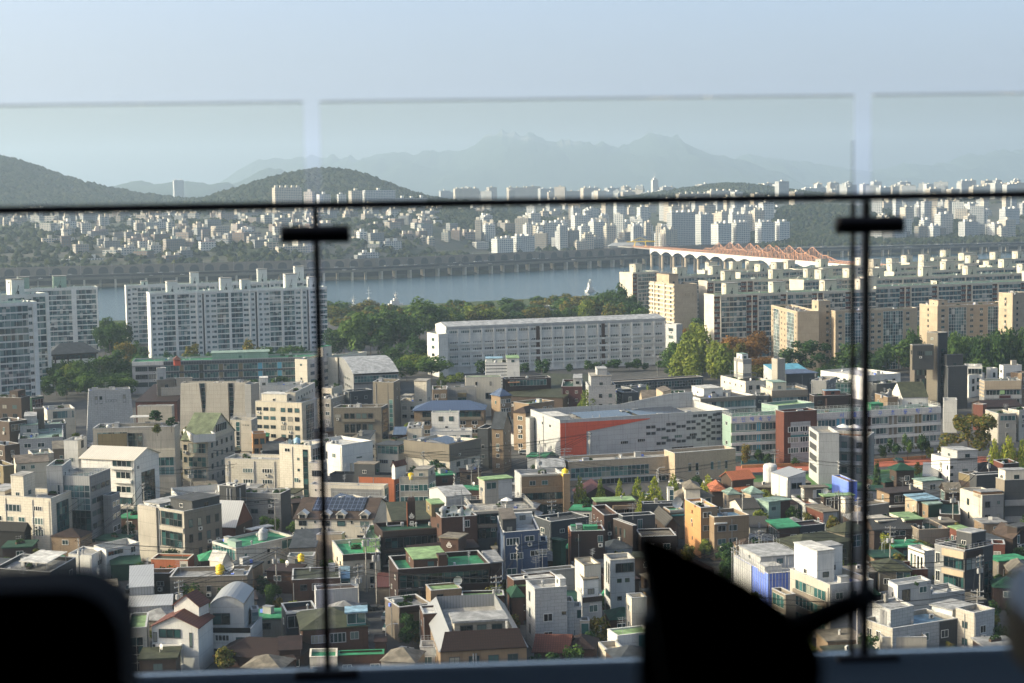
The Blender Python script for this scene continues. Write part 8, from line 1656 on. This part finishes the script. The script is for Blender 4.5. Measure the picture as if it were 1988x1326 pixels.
def pane(label,xa,xb):
 a,c=rail_pt(xa,300),rail_pt(xb,300);o=(a+c)/2;w=(c-a).length/2
 rt=empty('glass_panel',(o.x,o.y,FZ),label,'glass panel',None,math.atan2(RX.y,RX.x));b=MB();b.box(-w,w,-.006,.006,.01,zt-FZ);b.build('pane',gm,rt)
 e=MB();e.box(-w,w,-.0062,.0062,zt-FZ+.0005,zt-FZ+.002);e.build('polished_edge',M((.5,.55,.53),'glass edge',.3),rt)
pane('clear glass panel in front of the white slab blocks',-640,591);pane('widest clear glass panel between the two posts',623,1656);pane('clear glass panel in front of the tan estate',1692,2640)
b=MB();e0,e1=rail_pt(-900,1303),rail_pt(2900,1232);fw=M((.028,.048,.066),'terrace floor',1.0)
y0_,y1_=3.42,3.98
b.hull4([(-5,-5,FZ-.3),(5,-5,FZ-.3),(5,y1_,FZ-.3),(-5,y0_,FZ-.3)],[(-5,-5,FZ),(5,-5,FZ),(5,y1_,FZ),(-5,y0_,FZ)])
tag(b.build('terrace_floor',fw),kind='structure')
b=MB();b.box(-5,5,-5,2.6,CAMZ+1.5,CAMZ+1.7);tag(b.build('ceiling',M((.05,.05,.05),'ceiling')),kind='structure')
for nm,q in (('side_wall',(-2.4,-2.2,-4.79,3.5)),('side_wall',(4.8,5,-5,2.6)),('back_wall',(-4.795,4.795,-5,-4.8))):  # unseen left wall, drawn in close to keep sun off the floor
 b=MB();b.box(*q,FZ+.002,CAMZ+1.498);tag(b.build(nm,M((.05,.05,.05),'ceiling')),kind='structure')
b=MB();b.box(-14,14,-24,3.0,0,FZ-.302);tag(b.build('wall',M('concrete')),kind='structure')
def rbox(w,h,d,r,n=6):
 pts=[]
 for cx,cy,a0 in ((w/2-r,h-r,0),(-w/2+r,h-r,90),):
  for k in range(n+1):
   a=R(a0+90*k/n);pts.append((cx+r*math.cos(a),cy+r*math.sin(a)))
 return pts+[(-w/2,0),(w/2,0)]
fab=M((.0035,.0035,.004),'black fabric',.9)
def chair_low(label,x,y,D):
 p=at_d(x,y,D);rt=empty('chair',(p.x,p.y,FZ),label,'chair',None,R(4));H=p.z-FZ
 b=MB();prof=rbox(.50,H-.40,0,.05);n=len(prof)
 F=[(q[0],-.03-.0*q[1],q[1]+.40) for q in prof];Bk=[(q[0],.05,q[1]+.40) for q in prof]
 b.face([Vector(f) for f in F][::-1]);b.face([Vector(f) for f in Bk])
 for k in range(n):b.face([F[k],F[(k+1)% n],Bk[(k+1)% n],Bk[k]])
 b.build('backrest',fab,rt);b=MB();b.box(-.25,.25,-.50,-.04,.36,.46);b.build('seat',fab,rt)
 for sx in (-.22,.22):
  for sy in (-.46,.02):b=MB();b.tube([(sx,sy,.36),(sx*1.06,sy,0)],.016,6);b.build('leg',blk,rt)
chair_low('black chair with a square padded back, on the side of the white slab blocks',-312,1142,1.36)
def tub():
 D=1.25;P=lambda x,y,d=D:at_d(x,y,d)
 o=P(1400,1250);rt=empty('armchair',(o.x,o.y,FZ),'black shell armchair whose upper edge falls away to one arm','armchair');off=Vector((o.x,o.y,FZ))
 prof=[(1238,1046),(1241,1036),(1250,1034),(1264,1038),(1300,1052),(1350,1078),(1400,1102),(1450,1128),(1500,1160),(1540,1192),(1570,1222),(1590,1252),(1600,1290),(1596,1340),(1575,1430),(1530,1520),(1400,1560),(1330,1480),(1300,1380),(1275,1240),(1250,1110)]
 b=MB();F=[P(x,y,D)-off for x,y in prof];Bk=[P(x,y,D)-off+Vector((.0,.05,-.010)) for k,(x,y) in enumerate(prof)]
 n=len(F);b.face(F[::-1]);b.face(Bk)
 for k in range(n):b.face([F[k],F[(k+1)% n],Bk[(k+1)% n],Bk[k]])
 b.build('shell',fab,rt)
 b=MB();q=[P(1545,1222,1.25),P(1600,1196,1.25),P(1650,1174,1.26),P(1693,1154,1.28)];b.tube([w-off for w in q],.015,8,0,.011);b.build('armrest',fab,rt)
 for (xa,ya,xb) in ((1262,1190,1252),(1585,1350,1600),(1420,1500,1400)):
  a=P(xa,ya,1.3)-off;e=Vector((P(xb,ya,1.3).x-off.x-.0,a.y,0));b=MB();b.tube([a,(a.x+(e.x-a.x)*3,a.y,0)],.012,6);b.build('leg',blk,rt)
tub()
c=Vector((.805,1.42,0));tz=CAMZ-.380;rt=empty('side_table',(c.x,c.y,FZ),'round table with a pale top and a wooden rim, beyond the armchair','table')
b=MB();b.sm=False;b.lathe([(0,tz-FZ),(.325,tz-FZ),(.335,tz-FZ-.008)],0,0,40);b.build('tabletop',M((.11,.125,.15),'table top',.4),rt)
b=MB();b.lathe([(.336,tz-FZ-.008),(.336,tz-FZ-.058),(.25,tz-FZ-.07),(0,tz-FZ-.07)],0,0,40);b.build('rim',M((.10,.065,.025),'table wood',.5),rt)
for a in range(4):b=MB();g=R(45+90*a+25);b.tube([(.27*math.cos(g),.27*math.sin(g),tz-FZ-.05),(.31*math.cos(g),.31*math.sin(g),0)],.019,8);b.build('leg',M((.05,.032,.014),'table wood dark',.5),rt)
b=MB();b.lathe([(.03,0),(.045,0.02),(.05,tz-FZ-.06)],-.285,-.06,8);b.build('leg',M((.05,.032,.014),'table wood dark',.5),rt)
# ------------------------------------------------------------------ haze
hm,nt,out=newmat('haze');vp=nd(nt,'ShaderNodeVolumePrincipled');vp.inputs['Density'].default_value=1.05e-4;vp.inputs['Color'].default_value=(.62,.81,1.0,1);vp.inputs['Anisotropy'].default_value=.25
nt.links.new(vp.outputs[0],out.inputs['Volume'])
b=MB();b.box(-6000,6500,-260,16200,-16,720);h=b.build('haze',hm);tag(h,kind='stuff',label='pale blue haze over the whole city')
